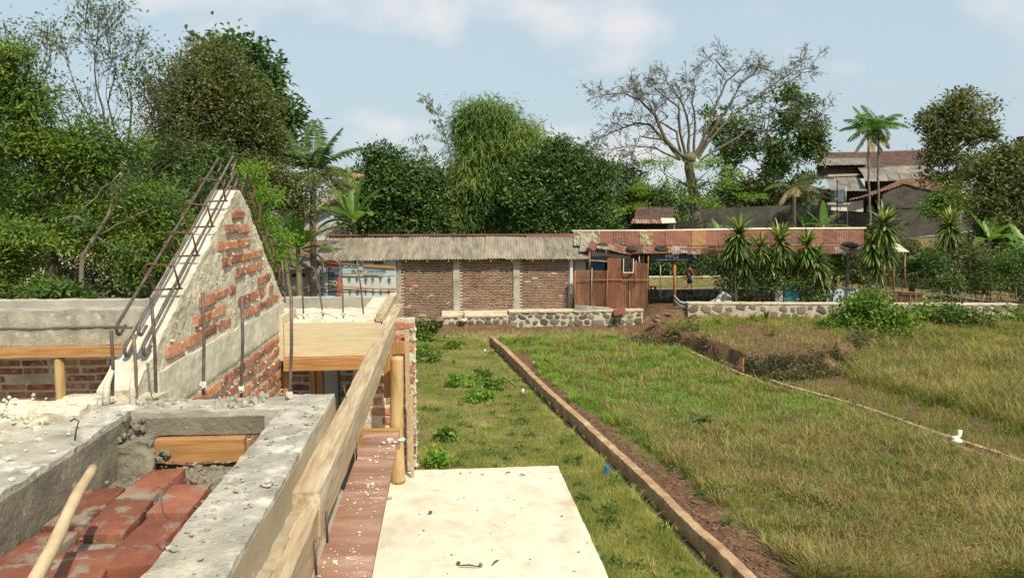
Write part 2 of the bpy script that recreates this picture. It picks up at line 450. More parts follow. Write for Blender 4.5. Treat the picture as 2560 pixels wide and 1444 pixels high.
MAT['white_paint'] = surf('chalky_white_paint', [(0.3, (.56, .56, .53)), (0.7, (.74, .74, .71))], scale=1.5, rough=.8, bump=.1)
MAT['cream_wall'] = surf('cream_wall_paint', [(0.3, (.58, .50, .30)), (0.7, (.72, .63, .40))], scale=1.5, rough=.85, bump=.1)
MAT['tile_dark'] = surf('old_clay_tile', [(0.25, (.042, .029, .024)), (0.5, (.085, .052, .042)), (0.75, (.14, .088, .070))], scale=2.5, rough=.9, bump=.3, rnd=.1, island=0)
MAT['tile_red'] = surf('orange_clay_tile', [(0.25, (.085, .045, .034)), (0.5, (.17, .082, .056)), (0.75, (.30, .17, .12))], scale=2.5, rough=.9, bump=.3)
MAT['rubber'] = surf('old_tyre_rubber', [(0.3, (.022, .020, .019)), (0.7, (.06, .052, .045))], scale=8, rough=.8, bump=.2)
MAT['pipe_white'] = surf('white_pvc', [(0.3, (.58, .56, .50)), (0.7, (.74, .72, .66))], scale=8, rough=.5, bump=0)
MAT['pipe_blue'] = surf('blue_pvc', [(0.3, (.015, .13, .34)), (0.7, (.03, .20, .45))], scale=8, rough=.4, bump=0)
MAT['galv'] = surf('galvanised_steel', [(0.3, (.28, .28, .28)), (0.7, (.45, .45, .44))], scale=6, rough=.5, bump=0, metal=.5)
MAT['black_pole'] = surf('black_pole', [(0.3, (.012, .012, .012)), (0.7, (.03, .03, .03))], scale=6, rough=.6, bump=0)
MAT['tank'] = surf('steel_tank', [(0.3, (.16, .20, .25)), (0.7, (.30, .35, .41))], scale=2, rough=.4, bump=0, metal=.6)
MAT['water'] = surf('murky_water', [(0.3, (.035, .034, .022)), (0.7, (.06, .058, .036))], scale=2, rough=.08, bump=.1, bscale=6, spec=.6)
# ================================================================== TERRAIN
CN = P(1878, 1444, Z=.1); CF = P(1232, 846, Z=.1)
def canal_x(y):
    y = np.asarray(y, float)
    t = (y - CN.y) / (CF.y - CN.y)
    return CN.x + (CF.x - CN.x) * t + .03 * np.sin(y * .6)
D2 = [P(1700, 862, Z=0), P(1790, 905, Z=0), P(1930, 962, Z=0), P(2100, 1010, Z=0), P(2330, 1090, Z=0), P(2620, 1192, Z=0)]
D2y = np.array([p.y for p in D2])[::-1]; D2x = np.array([p.x for p in D2])[::-1]
def ditch_x(y):
    y = np.asarray(y, float)
    x = np.interp(y, D2y, D2x)
    x = np.where(y < D2y[0], D2x[0] + (D2y[0] - y) * .75, x)
    x = np.where(y > D2y[-1], D2x[-1] - (y - D2y[-1]) * .55, x)
    return x
BERM = [P(px, py, Z=0) for px, py in ((1640, 858), (1700, 868), (1790, 893), (1885, 943), (2010, 952), (2110, 935), (2170, 890))]
Bx = np.array([p.x for p in BERM]); By = np.array([p.y for p in BERM])
XFEN = P(1640, 790, Y=27.0).x      # right end of the shed platform

def gz(x, y, fine=True):
    x = np.asarray(x, float); y = np.asarray(y, float)
    p = np.stack([x, y, np.zeros_like(x)], -1).reshape(-1, 3)
    z = .05 * vn(p, .35, 1, 3).reshape(x.shape) + (.02 * vn(p, 2.2, 2, 3).reshape(x.shape) if fine else 0)
    cx = canal_x(y); dx = ditch_x(y)
    # brown clods beside the canal wall
    band = sstep(.2, .4, x - cx) * (1 - sstep(.9, 1.6, x - cx)) * (1 - sstep(20, 25, y))
    z = z + band * (.05 + .07 * np.abs(vn(p, 5, 5, 3).reshape(x.shape)))
    # canal trench on the left of the wall
    inrange = 1 - sstep(26.2, 26.9, y)
    tr = sstep(-.30, -.17, x - cx) * (1 - sstep(.02, .06, x - cx)) * inrange
    z = z * (1 - tr) - .24 * tr
    # second ditch
    d = x - dx
    tr2 = sstep(-.22, -.12, d) * (1 - sstep(.12, .22, d)) * (1 - sstep(23.5, 24.5, y))
    z = z - .20 * tr2
    # berm
    yb = np.interp(x, Bx, By)
    inx = sstep(Bx[0] - .3, Bx[0] + .5, x)
    rb = sstep(Bx[-1] - .3, Bx[-1] + 2.2, x)
    jag = .22 * vn(p, 1.3, 7, 3).reshape(x.shape)
    bh = (.75 * sstep(-.05, .42, y - yb + jag) + .25 * sstep(-.35, 1.1, y - yb + jag)) * inx * (1 - rb)
    slope = sstep(19.5, 26.5, y) * rb
    up = np.maximum(bh * .50, slope * .75)
    up = up + bh * .08 * vn(p, 1.3, 12, 3).reshape(x.shape)
    # far right of the second ditch: slight swell
    up = up + .16 * sstep(.6, 3, d) * (1 - rb * slope)
    behind = sstep(26.75, 26.95, y)
    right = sstep(XFEN - 1.0, XFEN + .6, x)
    up = np.maximum(up, sstep(24.8, 25.8, y) * .55 * right * (1 - rb))
    z = z + up * (1 - behind)
    # platform behind the stone walls
    base_r = .92 + .03 * vn(p, .8, 3, 2).reshape(x.shape)
    base_l = .50 + 0 * x
    # left of the shed: gentle
    wl = sstep(-12, -5.2, x)
    plat = base_l * (1 - right) + base_r * right
    zb = plat
    # fish pond hollow beneath the long roof
    px0, px1 = 7.9, 12.9
    pond = sstep(29.6, 30.0, y) * (1 - sstep(33.9, 33.95, y)) * sstep(px0, px0 + .3, x) * (1 - sstep(px1, px1 + .4, x))
    zb = zb * (1 - pond) + .36 * pond
    hill = sstep(6.5, 9.5, x)
    zb = zb + hill * .34 * sstep(36.9, 36.95, y)
    zb = zb + hill * 1.75 * sstep(38.6, 41.6, y + .5 * vn(p, .5, 4, 2).reshape(x.shape))
    zb = zb + .5 * (1 - hill) * sstep(31, 45, y)
    near = z * (1 - behind)
    lft = sstep(-7.5, -5.6, x)
    zz = near + zb * behind * lft + (1 - lft) * behind * .2
    far = sstep(60, 200, y)
    return zz * (1 - far) + far * 1.5

def graded(a, b, step, lo, hi, g=1.25):
    c = list(np.arange(a, b + step * .5, step)); s = step
    x = c[-1]
    while x < hi: s *= g; x += s; c.append(x)
    s = step; x = c[0]; pre = []
    while x > lo: s *= g; x -= s; pre.append(x)
    return np.array(pre[::-1] + c)
gx = graded(-1.5, 16.0, .085, -900, 900); gy = graded(8.0, 27.5, .085, -60, 1800)
gx = np.unique(np.concatenate([gx, np.arange(16, 22, .25)])); gy = np.unique(np.concatenate([gy, np.arange(27.5, 44, .22)]))
GX, GY = np.meshgrid(gx, gy, indexing='ij')
GZ = gz(GX, GY)
V = np.stack([GX, GY, GZ], -1).reshape(-1, 3)
ii = np.arange(len(V)).reshape(GX.shape)
Q = np.stack([ii[:-1, :-1], ii[1:, :-1], ii[1:, 1:], ii[:-1, 1:]], -1).reshape(-1, 4)
gme = mesh_np('ground', V, Q, True)

def masks(x, y):
    """0..1 weights of what covers the ground: bare soil, bright green low plants, seedy tall grass"""
    x = np.asarray(x, float); y = np.asarray(y, float)
    p = np.stack([x, y, np.zeros_like(x)], -1).reshape(-1, 3)
    n1 = vn(p, .5, 21, 3).reshape(x.shape); n2 = vn(p, 1.7, 22, 3).reshape(x.shape)
    cx = canal_x(y); dx = ditch_x(y); d = x - cx
    yb = np.interp(x, Bx, By)
    mid = (d > .3) & (x < dx - .25) & (y < 26.6)
    soil = sstep(.14, .20, d) * (1 - sstep(.35, 1.1 - .025 * y, d + .40 * n2 + .35 * n1)) * (1 - sstep(23, 26, y + 2 * n1))
    edge = np.clip(1 - np.abs(y - yb - .1) / .55, 0, 1) * ((x > Bx[0] - .5) & (x < Bx[-1] + .5))
    bt = ((y > yb) & (x > Bx[0]) & (x < Bx[-1] + .3) & (y < 26.8))
    soil = np.maximum(soil, bt * sstep(-.25, .2, n1 + .6 * n2 + .34 - .07 * (y - yb)))
    soil = np.maximum(soil, edge)
    rgt = (x > dx + .15) & ~bt
    soil = np.maximum(soil, rgt * (1 - sstep(1.0, 2.6, x - dx + 1.3 * n1)) * .8 * (y < 24))
    soil = np.maximum(soil, .35 * sstep(.25, .5, n2) * (d < -.4))
    soil = np.maximum(soil, (y > 26.8) * (.85 - .5 * (x > XFEN + .5) * (y > 30)))
    soil = np.maximum(soil, sstep(24.8, 26.0, y) * sstep(XFEN - 2.2, XFEN - .8, x) * (1 - sstep(XFEN + .5, XFEN + 2.5, x)) * .9)
    green = mid * sstep(13.6, 16.0, y + 1.6 * n1 + .25 * (x - cx)) * (1 - soil)
    dry = mid * (1 - .8 * sstep(13.8, 16.8, y + 1.6 * n1)) + rgt * (y < 24)
    return np.clip(soil, 0, 1), np.clip(green, 0, 1), np.clip(dry, 0, 1)

so, gr, dr = masks(V[:, 0], V[:, 1])
att = gme.color_attributes.new('cover', 'FLOAT_COLOR', 'POINT')
att.data.foreach_set('color', np.stack([so, gr, dr, np.ones_like(so)], 1).astype(np.float32).ravel())

def ground_mat():
    m, n, b = mat_new('meadow_ground'); L = n.links.new
    t = node(n, 'ShaderNodeTexCoord'); a = node(n, 'ShaderNodeVertexColor', layer_name='cover')
    sp = node(n, 'ShaderNodeSeparateColor'); L(a.outputs['Color'], sp.inputs[0])
    nz = node(n, 'ShaderNodeTexNoise', Scale=9, Detail=8, Roughness=.7); L(t.outputs['Object'], nz.inputs['Vector'])
    nb = node(n, 'ShaderNodeTexNoise', Scale=1.1, Detail=5, Roughness=.6); L(t.outputs['Object'], nb.inputs['Vector'])
    tf = ramp(n, [(.3, (.10, .088, .032)), (.5, (.23, .20, .085)), (.72, (.38, .33, .17))]); L(nz.outputs['Fac'], tf.inputs[0])
    tg = ramp(n, [(.3, (.055, .078, .018)), (.5, (.12, .155, .038)), (.72, (.20, .23, .07))]); L(nz.outputs['Fac'], tg.inputs[0])
    td = ramp(n, [(.3, (.09, .078, .033)), (.5, (.185, .155, .07)), (.72, (.30, .25, .125))]); L(nz.outputs['Fac'], td.inputs[0])
    ts = ramp(n, [(.28, (.075, .042, .026)), (.5, (.165, .095, .058)), (.7, (.29, .19, .125))]); L(nz.outputs['Fac'], ts.inputs[0])
    k = node(n, 'ShaderNodeMapRange'); k.inputs[1].default_value = .42; k.inputs[2].default_value = .62; L(nb.outputs['Fac'], k.inputs[0])
    c = node(n, 'ShaderNodeMix', data_type='RGBA'); L(k.outputs[0], c.inputs['Factor']); L(tf.outputs[0], c.inputs['A']); L(tg.outputs[0], c.inputs['B'])
    col = c.outputs['Result']
    for ch, src in ((2, td), (1, tg), (0, ts)):
        mm = node(n, 'ShaderNodeMix', data_type='RGBA')
        ad = node(n, 'ShaderNodeMath', operation='MULTIPLY_ADD'); L(sp.outputs[ch], ad.inputs[0]); ad.inputs[1].default_value = 1.25
        sb = node(n, 'ShaderNodeMath', operation='MULTIPLY_ADD'); L(nz.outputs['Fac'], sb.inputs[0]); sb.inputs[1].default_value = .6; sb.inputs[2].default_value = -.42
        L(sb.outputs[0], ad.inputs[2]); ad.use_clamp = True
        L(ad.outputs[0], mm.inputs['Factor']); L(col, mm.inputs['A']); L(src.outputs[0], mm.inputs['B']); col = mm.outputs['Result']
    L(col, b.inputs['Base Color']); b.inputs['Roughness'].default_value = .95; b.inputs['Specular IOR Level'].default_value = .1
    bn = node(n, 'ShaderNodeTexNoise', Scale=22, Detail=6, Roughness=.7); L(t.outputs['Object'], bn.inputs['Vector'])
    bp = node(n, 'ShaderNodeBump', Strength=1, Distance=.05); L(bn.outputs['Fac'], bp.inputs['Height']); L(bp.outputs['Normal'], b.inputs['Normal'])
    return m
g = link('ground', gme, ground_mat())
tag(g, 'grassy and earthy ground of the plots around the houses', 'ground', kind='structure')

def ribbon(name, ys, x0f, x1f, zf, mat, label, cat):
    V = []
    for y in ys:
        V += [(x0f(y), y, zf), (x1f(y), y, zf)]
    i = np.arange(len(ys) - 1) * 2
    Q = np.stack([i, i + 1, i + 3, i + 2], 1)
    o = link(name, mesh_np(name, np.array(V, float), Q, True), mat)
    return tag(o, label, cat, kind='structure')
ribbon('canal_water', np.arange(6.5, 26.6, .3), lambda y: float(canal_x(y)) - .42, lambda y: float(canal_x(y)) + .03, -.20, MAT['water'], 'narrow strip of dark water beside the long low wall', 'water')
V = np.array([(7.6, 29.4, .47), (13.4, 29.4, .47), (13.4, 33.96, .47), (7.6, 33.96, .47)])
tag(link('pond_water', mesh_np('pond_water', V, np.array([[0, 1, 2, 3]])), MAT['water']), 'murky fish pond water under the long rusty roof', 'water', kind='structure')

# ---- the long low canal wall
def wall_strip(name, ys, xf, w, z0, z1, mat, amp, seed, res=.07):
    """rough strip wall following a curve"""
    n = len(ys); prof = [(-w / 2, z0), (-w / 2, z0 * .6 + z1 * .4), (-w / 2, z1 - .06), (-w / 2 + .004, z1 - .006), (-w / 4, z1), (0, z1 + .003), (w / 4, z1), (w / 2 - .01, z1), (w / 2, z1 - .03), (w / 2, z0)]
    V = []
    for y in ys:
        x = float(xf(y))
        for a, z in prof: V.append((x + a, y, z))
    V = np.array(V, float)
    C_ = V.copy(); C_[:, 0] = 0; C_[:, 2] = 0; V[:, 0] += vn(C_, .9, seed, 2) * amp * .9; V[:, 2] += vn(C_, 1.1, seed + 3, 3) * amp * .7
    V[:, 0] += vn(V, 9, seed + 5, 3) * amp * .7; V[:, 2] += vn(V, 9, seed + 6, 3) * amp * .3
    m = len(prof); i = np.arange((n - 1) * m).reshape(n - 1, m)[:, :-1].ravel()
    Q = np.stack([i, i + m, i + m + 1, i + 1], 1)
    caps = np.array([list(range(m))[::-1], list(range((n - 1) * m, n * m))])
    return mesh_np(name, V, [Q, caps], False)
o = link('canal_wall', wall_strip('canal_wall', np.arange(6.4, 26.95, .06), lambda y: canal_x(y) + .09, .16, -.45, .055, None, .026, 3), MAT['canal'])
tag(o, 'long low mortar wall running along the narrow canal through the grass', 'wall')
ys = np.arange(9.0, 24.2, .08)
for k, (off, lab) in enumerate(((-.19, 'thin mortar kerb on the near side of the overgrown ditch'), (.2, 'thin broken mortar kerb on the far side of the overgrown ditch'))):
    o = link('ditch_kerb', wall_strip('ditch_kerb', ys if k == 0 else ys[:-30], lambda y: ditch_x(y) + off + .03 * math.sin(y * 2 + k), .11, -.25, .065, None, .03, 8 + k), MAT['canal'])
    tag(o, lab, 'kerb')
# terraces (stone faces) under the long roof
def stone_wall(name, label, cat, x0, x1, y, z0, z1, th=.35, ssize=.26, seed=1, coping=.04, xs_bot=None, nstones=None, root=None, gap=1.0, skip=.12, batter=0.0):
    r = root or thing(name, label, cat, ((x0 + x1) / 2, y, z0))
    V, Q = rbox((x0, y, z0), (x1, y + th, z1), .09, .02, freq=5, seed=seed)
    link('joint_mortar', mesh_np('joint_mortar', V, Q, True), MAT['stone_joint'], r)
    if coping:
        V, Q = rbox((x0 - .02, y - .025, z1 - .01), (x1 + .02, y + th + .02, z1 + coping), .08, .014, freq=6, seed=seed + 1)
        link('coping', mesh_np('coping', V, Q, True), MAT['coping'], r)
    rr = random.Random(seed)
    z = z0
    while z < z1 - .04:
        hh = min(ssize * rr.uniform(.55, 1.05), z1 - z)
        if z1 - z - hh < .08: hh = z1 - z
        x = x0
        while x < x1 - .04:
            ww = min(ssize * rr.uniform(.75, 1.5), x1 - x)
            if rr.random() > skip:
                k_ = rr.uniform(.55, .95)
                place('stone', STONES[rr.randrange(len(STONES))], r, (x + ww / 2, y + .0, z + hh / 2 + rr.uniform(-.2, .2) * hh), (0, rr.uniform(-.5, .5) + (math.pi if rr.random() < .5 else 0), 0), (ww * k_, .07, hh * k_))
            x += ww
        z += hh
    return r
STONES = []
for k in range(10):
    rr_ = random.Random(k + 5); pl = []
    for cx_, cy_ in ((-.5, -.5), (0, -.52), (.5, -.5), (.54, 0), (.5, .5), (0, .52), (-.5, .5), (-.54, 0)):
        if rr_.random() < .15 and cx_ * cy_ == 0: continue
        j_ = .17
        sh = rr_.uniform(.72, 1.0) if cx_ * cy_ != 0 else 1
        pl.append((cx_ * sh + rr_.uniform(-j_, j_) * .6, cy_ * sh + rr_.uniform(-j_, j_) * .6))
    n_ = len(pl); V_ = [(a * 1.0, .3, b * 1.0) for a, b in pl] + [(a, -.12, b) for a, b in pl] + [(a * .8, -.34, b * .8) for a, b in pl] + [(rr_.uniform(-.1, .1), -.46, rr_.uniform(-.1, .1))]
    Q_ = [(i_, (i_ + 1) % n_, n_ + (i_ + 1) % n_, n_ + i_) for i_ in range(n_)] + [(n_ + i_, n_ + (i_ + 1) % n_, 2 * n_ + (i_ + 1) % n_, 2 * n_ + i_) for i_ in range(n_)]
    T_ = [(2 * n_ + i_, 2 * n_ + (i_ + 1) % n_, 3 * n_) for i_ in range(n_)]
    me_ = mesh_np('stone', np.array(V_), [np.array(Q_), np.array(T_)]); me_.materials.append(MAT['stone']); STONES.append(me_)
# ================================================================== THE UNFINISHED HOUSE
ZT = 3.85          # top of the ring beams
HOUSE = thing('unfinished_house', 'unfinished brick and concrete house with a brick gable and rebar cages', 'house', (-.6, 4.0, 0))
# -- brick meshes
def brick_mesh(name, seed, mat, L_=.215, H_=.05, D_=.10, ch=.006, j=.004):
    bm = bmesh.new(); bmesh.ops.create_cube(bm, size=1)
    bmesh.ops.scale(bm, vec=(L_, D_, H_), verts=bm.verts)
    bmesh.ops.bevel(bm, geom=bm.edges[:], offset=ch, segments=1, affect='EDGES')
    rr = random.Random(seed)
    for v in bm.verts: v.co += Vector((rr.uniform(-j, j), rr.uniform(-j, j), rr.uniform(-j, j)))
    me = bpy.data.meshes.new(name); bm.to_mesh(me); bm.free(); me.materials.append(mat); return me
BR = [brick_mesh('brick', k, MAT['brick']) for k in range(6)]
BRL = []
def big_brick(seed):
    V, Q = rbox((-.116, -.054, -.026), (.116, .054, .026), .011, .0028, freq=26, seed=seed)
    r_ = np.clip(np.abs(V / np.array([.116, .054, .026])), 0, 1.2); e_ = ((r_ > .86).sum(1) >= 2); V[e_] *= np.array([.985, .955, .93])
    me = mesh_np('brick', V, Q, True); me.materials.append(MAT['brick_clean']); return me
BRL = [big_brick(k) for k in range(5)]

# -- ring beam nearest on the right (along Y)
rbox_obj('ring_beam', (-.545, .6, 3.64), (-.394, 2.70, ZT), .011, .0035, MAT['concrete_top'], HOUSE, freq=22, seed=1, top=(.008, 22))
# -- ring beam at left (along Y) with wide top
rbox_obj('ring_beam', (-2.9, .6, 3.60), (-1.03, 2.62, ZT), .016, .005, MAT['concrete_top'], HOUSE, freq=20, seed=2, top=(.014, 12))
# damp right face of it
rbox_obj('mortar_skim', (-1.032, .62, 3.605), (-1.026, 2.52, ZT - .014), .012, .004, MAT['wet_mortar'], HOUSE, freq=18, seed=3)
# -- cross beam between them
rbox_obj('ring_beam', (-1.03, 2.50, 3.765), (-.545, 2.68, ZT - .002), .011, .005, MAT['concrete'], HOUSE, freq=20, seed=4, top=(.010, 16))
rbox_obj('mortar_skim', (-.99, 2.490, 3.772), (-.60, 2.502, ZT - .020), .012, .003, MAT['wet_mortar'], HOUSE, freq=18, seed=5)
# rubble wall in the corner under it
rbox_obj('corner_mortar', (-1.04, 2.38, 3.64), (-.93, 2.52, 3.78), .007, .032, MAT['wet_mortar'], HOUSE, freq=13, seed=6, octv=4)
rbox_obj('mortar_bed', (-1.03, 1.0, 3.60), (-.545, 2.50, 3.668), .014, .008, MAT['wet_mortar'], HOUSE, freq=12, seed=7, top=(.012, 14))
# beam below gable, plus lumps of mortar at the foot of the cage
rbox_obj('ring_beam', (-1.36, 2.62, 3.60), (-1.03, 2.84, ZT - .01), .014, .012, MAT['gable_mortar'], HOUSE, freq=14, seed=8, top=(.02, 12))

# -- gable wall: body clipped to the triangle, bricks proud of ragged mortar
GX0 = -1.10; GT = .13
YA, ZA = 4.20, 4.62
YN, ZN = 2.86, 3.90
YF, ZF = 5.20, 3.935
def gtop(y):
    y = np.asarray(y, float)
    return np.where(y < YA, np.interp(y, [2.50, YA - .06, YA], [3.755, ZA, ZA]), np.interp(y, [YA, YA + .08, YF], [ZA, ZA - .02, ZF]))
ny = 230; nz_ = 150; ZB = 2.75
yy = np.linspace(2.72, YF, ny)
T_ = np.linspace(0, 1, nz_)
YYg = np.repeat(yy[:, None], nz_, 1); tops = gtop(yy) + .014 * vn(np.stack([yy, yy * 0, yy * 0], 1), 13, 3, 3)
ZZg = ZB + (tops[:, None] - ZB) * T_[None, :]
pp = np.stack([np.full(YYg.size, GX0), YYg.ravel(), ZZg.ravel()], 1)
band = ((pp[:, 2] > 3.70) & (pp[:, 2] < 3.93))
rough = .009 * vn(pp, 22, 31, 4) + .006 * vn(pp, 60, 32, 2)
bandw = sstep(3.67, 3.71, pp[:, 2] + .012 * vn(pp, 9, 33, 2)) * (1 - sstep(3.87, 3.92, pp[:, 2] + .012 * vn(pp, 9, 34, 2)))
front = pp.copy(); front[:, 0] += rough * (1 - bandw) + bandw * (.004 + .0015 * vn(pp, 12, 35, 2))
back = pp.copy(); back[:, 0] = GX0 - GT
i = np.arange(ny * nz_).reshape(ny, nz_)
Qf = np.stack([i[:-1, :-1], i[1:, :-1], i[1:, 1:], i[:-1, 1:]], -1).reshape(-1, 4)
# sloping top faces and the two ends, ragged
def strip(ids_front, n=9, amp=.004, seed=0):
    a = front[ids_front]; b = back[ids_front]
    t = np.linspace(0, 1, n)[None, :, None]
    S = a[:, None, :] * (1 - t) + b[:, None, :] * t
    S = S.reshape(-1, 3); m = len(ids_front)
    S2 = S.copy(); S2[:, 2] += amp * vn(S, 25, seed, 3)
    k = np.arange(m * n).reshape(m, n)
    return S2, np.stack([k[:-1, :-1], k[:-1, 1:], k[1:, 1:], k[1:, :-1]], -1).reshape(-1, 4)
gw = link('gable_wall', mesh_np('gable_wall', np.concatenate([front, back]), [Qf, Qf[:, ::-1] + len(front)], True), MAT['gable_mortar'], HOUSE)
S, Qs = strip(i[:, -1], seed=41); link('sloping_top', mesh_np('sloping_top', S, Qs, True), MAT['white_mortar'], gw)
S, Qs = strip(i[0, :], seed=42, amp=0); link('wall_end', mesh_np('wall_end', S, Qs[:, ::-1], True), MAT['gable_mortar'], gw)
S, Qs = strip(i[-1, :], seed=43, amp=0); link('wall_end', mesh_np('wall_end', S, Qs, True), MAT['gable_mortar'], gw)
# plaster band, slightly proud
V, Q = rbox((GX0 - .002, 2.92, 3.70), (GX0 + .012, YF - .01, 3.895), .010, .005, freq=14, seed=44)
V[:, 0] += np.where(V[:, 0] > GX0 + .008, .004 * vn(V, 45, 46, 3), 0)
e = 1 + 0 * V[:, 0]
V[:, 2] += .018 * vn(V, 5, 45, 3) * np.where(V[:, 2] > 3.8, 1, 1)
V[:, 0] -= .016 * np.clip((np.abs(V[:, 2] - 3.812) - .085) / .03, 0, 1)
link('plaster_band', mesh_np('plaster_band', V, Q, True), MAT['plaster'], gw)
# bricks: courses above and below the band
rr = random.Random(5)
def gcourse(z, y0, y1, vis, stick=.004):
    y = y0 + rr.uniform(.0, .03)
    while y < y1:
        l = rr.choice((.20, .21, .215, .11, .10)) 
        yc = y + l / 2
        if yc - l / 2 > y0 and yc + l / 2 < y1 and rr.random() < vis:
            tilt = rr.uniform(-.03, .03)
            place('brick', BR[rr.randrange(6)], gw, (GX0 - .05 + stick + rr.uniform(-.003, .006), yc, z + rr.uniform(-.005, .005)),
                  (0, 0, math.pi / 2 + tilt * .5), (l / .215, 1, rr.uniform(.85, 1.05)))
        y += l + rr.uniform(.012, .035)
def yrange(z):
    ys = np.linspace(2.6, YF, 400); m = gtop(ys) > z + .05
    return (ys[m][0] + .01, ys[m][-1] - .01) if m.any() else (0, 0)
z = 3.945
vis = [.85, .8, .8, .85, .9, .95, 1, 1, 1]
k = 0
while z < ZA - .03:
    a, b = yrange(z)
    a = max(a, 2.98)
    if b - a > .08: gcourse(z, a + .02, b, vis[min(k, 8)], .011)
    z += .079; k += 1
z = 3.665; k = 0
while z > 2.95:
    gcourse(z, 2.76, YF - .01, .92, .010); z -= .075; k += 1
a = YA; place('brick', BR[2], gw, (GX0 - .07, YA + .06, ZA - .005), (0, 0, math.pi / 2), (.28, .8, 1.0))
# loose lumps of mortar stuck on the face
mb = MB()
for k in range(230):
    y = rr.uniform(2.8, YF - .03); z = rr.uniform(2.95, float(gtop(y)) - .03)
    if 3.68 < z < 3.93 and rr.random() < .9: continue
    mb.rock((GX0 + .004, y, z), rr.uniform(.005, .014), k, 1, (.7, 1.6, .8))
tag(mb.obj('mortar_crumb', MAT['gable_mortar'], gw), kind='stuff')

# -- rebar cages on the slopes
def hook(c, d, up_, r=.035, n=7):
    """half circle hook starting at c, bar direction d, opening towards up_"""
    d = d.normalized(); u = (up_ - d * up_.dot(d)).normalized()
    return [c + u * r + (d * math.sin(a) - u * math.cos(a)) * r for a in [math.pi * k / (n - 1) for k in range(n)]] + [c + u * 2 * r - d * .05]
def cage(y0, z0, y1, z1, label, stir, hooks_low, seed, lift=.02):
    c = bpy.data.objects.new('rebar_cage', None); COL.objects.link(c)
    c.parent = HOUSE; ORG[c] = Vector((GX0 - .06, (y0 + y1) / 2, z0)); c.location = ORG[c] - org(HOUSE)
    a = Vector((0, y0, z0)); b = Vector((0, y1, z1)); d = (b - a).normalized(); nrm = Vector((0, -d.z, d.y))
    if nrm.z < 0: nrm = -nrm
    rr = random.Random(seed)
    for xo, no in ((-.105, .12), (-.100, .02), (-.030, .12), (-.034, .025)):
        j = rr.uniform(-.006, .006)
        p0 = a + Vector((GX0 + xo + .02, 0, 0)) + nrm * (no + lift) ; p1 = b + Vector((GX0 + xo + .02, 0, 0)) + nrm * (no + lift + j)
        pts = [p0 + (p1 - p0) * t + nrm * rr.uniform(-.002, .002) for t in (0, .25, .5, .75, 1)]
        pts += hook(pts[-1], d, -nrm, .028)[1:]
        if hooks_low: pts = hook(pts[0], -d, -nrm, .022)[1:][::-1] + pts
        MB().tube(pts, .0062, 8).obj('rebar', MAT['rebar'], c, smooth=True)
    for t in stir:
        m = a + (b - a) * t + Vector((GX0, 0, 0)) + nrm * (lift - .003)
        s = rr.uniform(-.012, .012)
        sk = d * s
        p = [m + Vector((.006, 0, 0)) + nrm * .02, m + Vector((.006, 0, 0)) + nrm * .135 + sk, m + Vector((-.095, 0, 0)) + nrm * .138 - sk, m + Vector((-.115, 0, 0)) + nrm * .130,
             m + Vector((-.10, 0, 0)) + nrm * .015, m + Vector((.012, 0, 0)) + nrm * .012 + d * .014]
        MB().tube(p, .0044, 6).obj('stirrup', MAT['stirrup'], c, smooth=True)
    return c
cage(2.88, 3.975, 4.20, 4.672, '', (.26, .44, .62, .80), True, 1)
cage(5.26, 3.87, 4.34, 4.63, '', (.22, .40, .58, .75, .9), True, 2, lift=.0)
# starter bars
def starter(name, px, pyt, pyb, Y, lean=(0, 0), parent=HOUSE, r=.0058, bend=None, mud=True):
    b = P(px, pyb, Y=Y); t = P(px + lean[0], pyt, Y=Y)
    pts = [b - Vector((0, 0, .03)), b, b + (t - b) * .5 + Vector((.004, 0, 0)), t]
    if bend: pts += bend(t)
    MB().tube(pts, r, 8).obj('starter_bar', MAT['rebar'], parent, smooth=True)
    if mud: MB().rock(b + Vector((0, 0, .004)), .014, int(px), 2, (1, 1, 1.2)).obj('mortar_collar', MAT['white_mortar'], parent)
starter('s', 508, 731, 965, 2.72, (-1, 0)); starter('s', 603, 740, 975, 2.72, (2, 0)); starter('s', 390, 742, 992, 2.66, (-12, 0))
starter('s', 281, 826, 1000, 2.66, (-3, 0)); starter('s', 724, 738, 990, 2.62, (4, 0)); starter('s', 340, 835, 1010, 2.62, (-6, 0))
MB().tube([P(333, 1012, Y=2.6), P(331, 960, Y=2.62), P(344, 900, Y=2.64)], [.012, .010, .006], 8).obj('mortar_coated_bar', MAT['white_mortar'], HOUSE, smooth=True)
MB().tube([P(265, 1012, Y=2.6), P(268, 960, Y=2.62), P(282, 925, Y=2.64)], [.014, .011, .006], 8).obj('mortar_coated_bar', MAT['white_mortar'], HOUSE, smooth=True)
for k, (bx, by, tx, ty) in enumerate(((759, 789, 750, 662), (807, 780, 786, 672), (909, 789, 893, 653))):
    starter('s', bx, ty, by, 5.28, (tx - bx, 0), bend=(lambda t: [t + Vector((-.012, 0, .012)), t + Vector((-.03, 0, .012))]) if k == 1 else None)
starter('s', 858, 672, 787, 5.28, (-6, 0), bend=lambda t: [t + Vector((-.012, 0, .045)), t + Vector((-.05, 0, .065)), t + Vector((-.10, .01, .058)), t + Vector((-.155, .02, .045))])
starter('s', 712, 650, 745, 5.5, (-8, 0), mud=False)

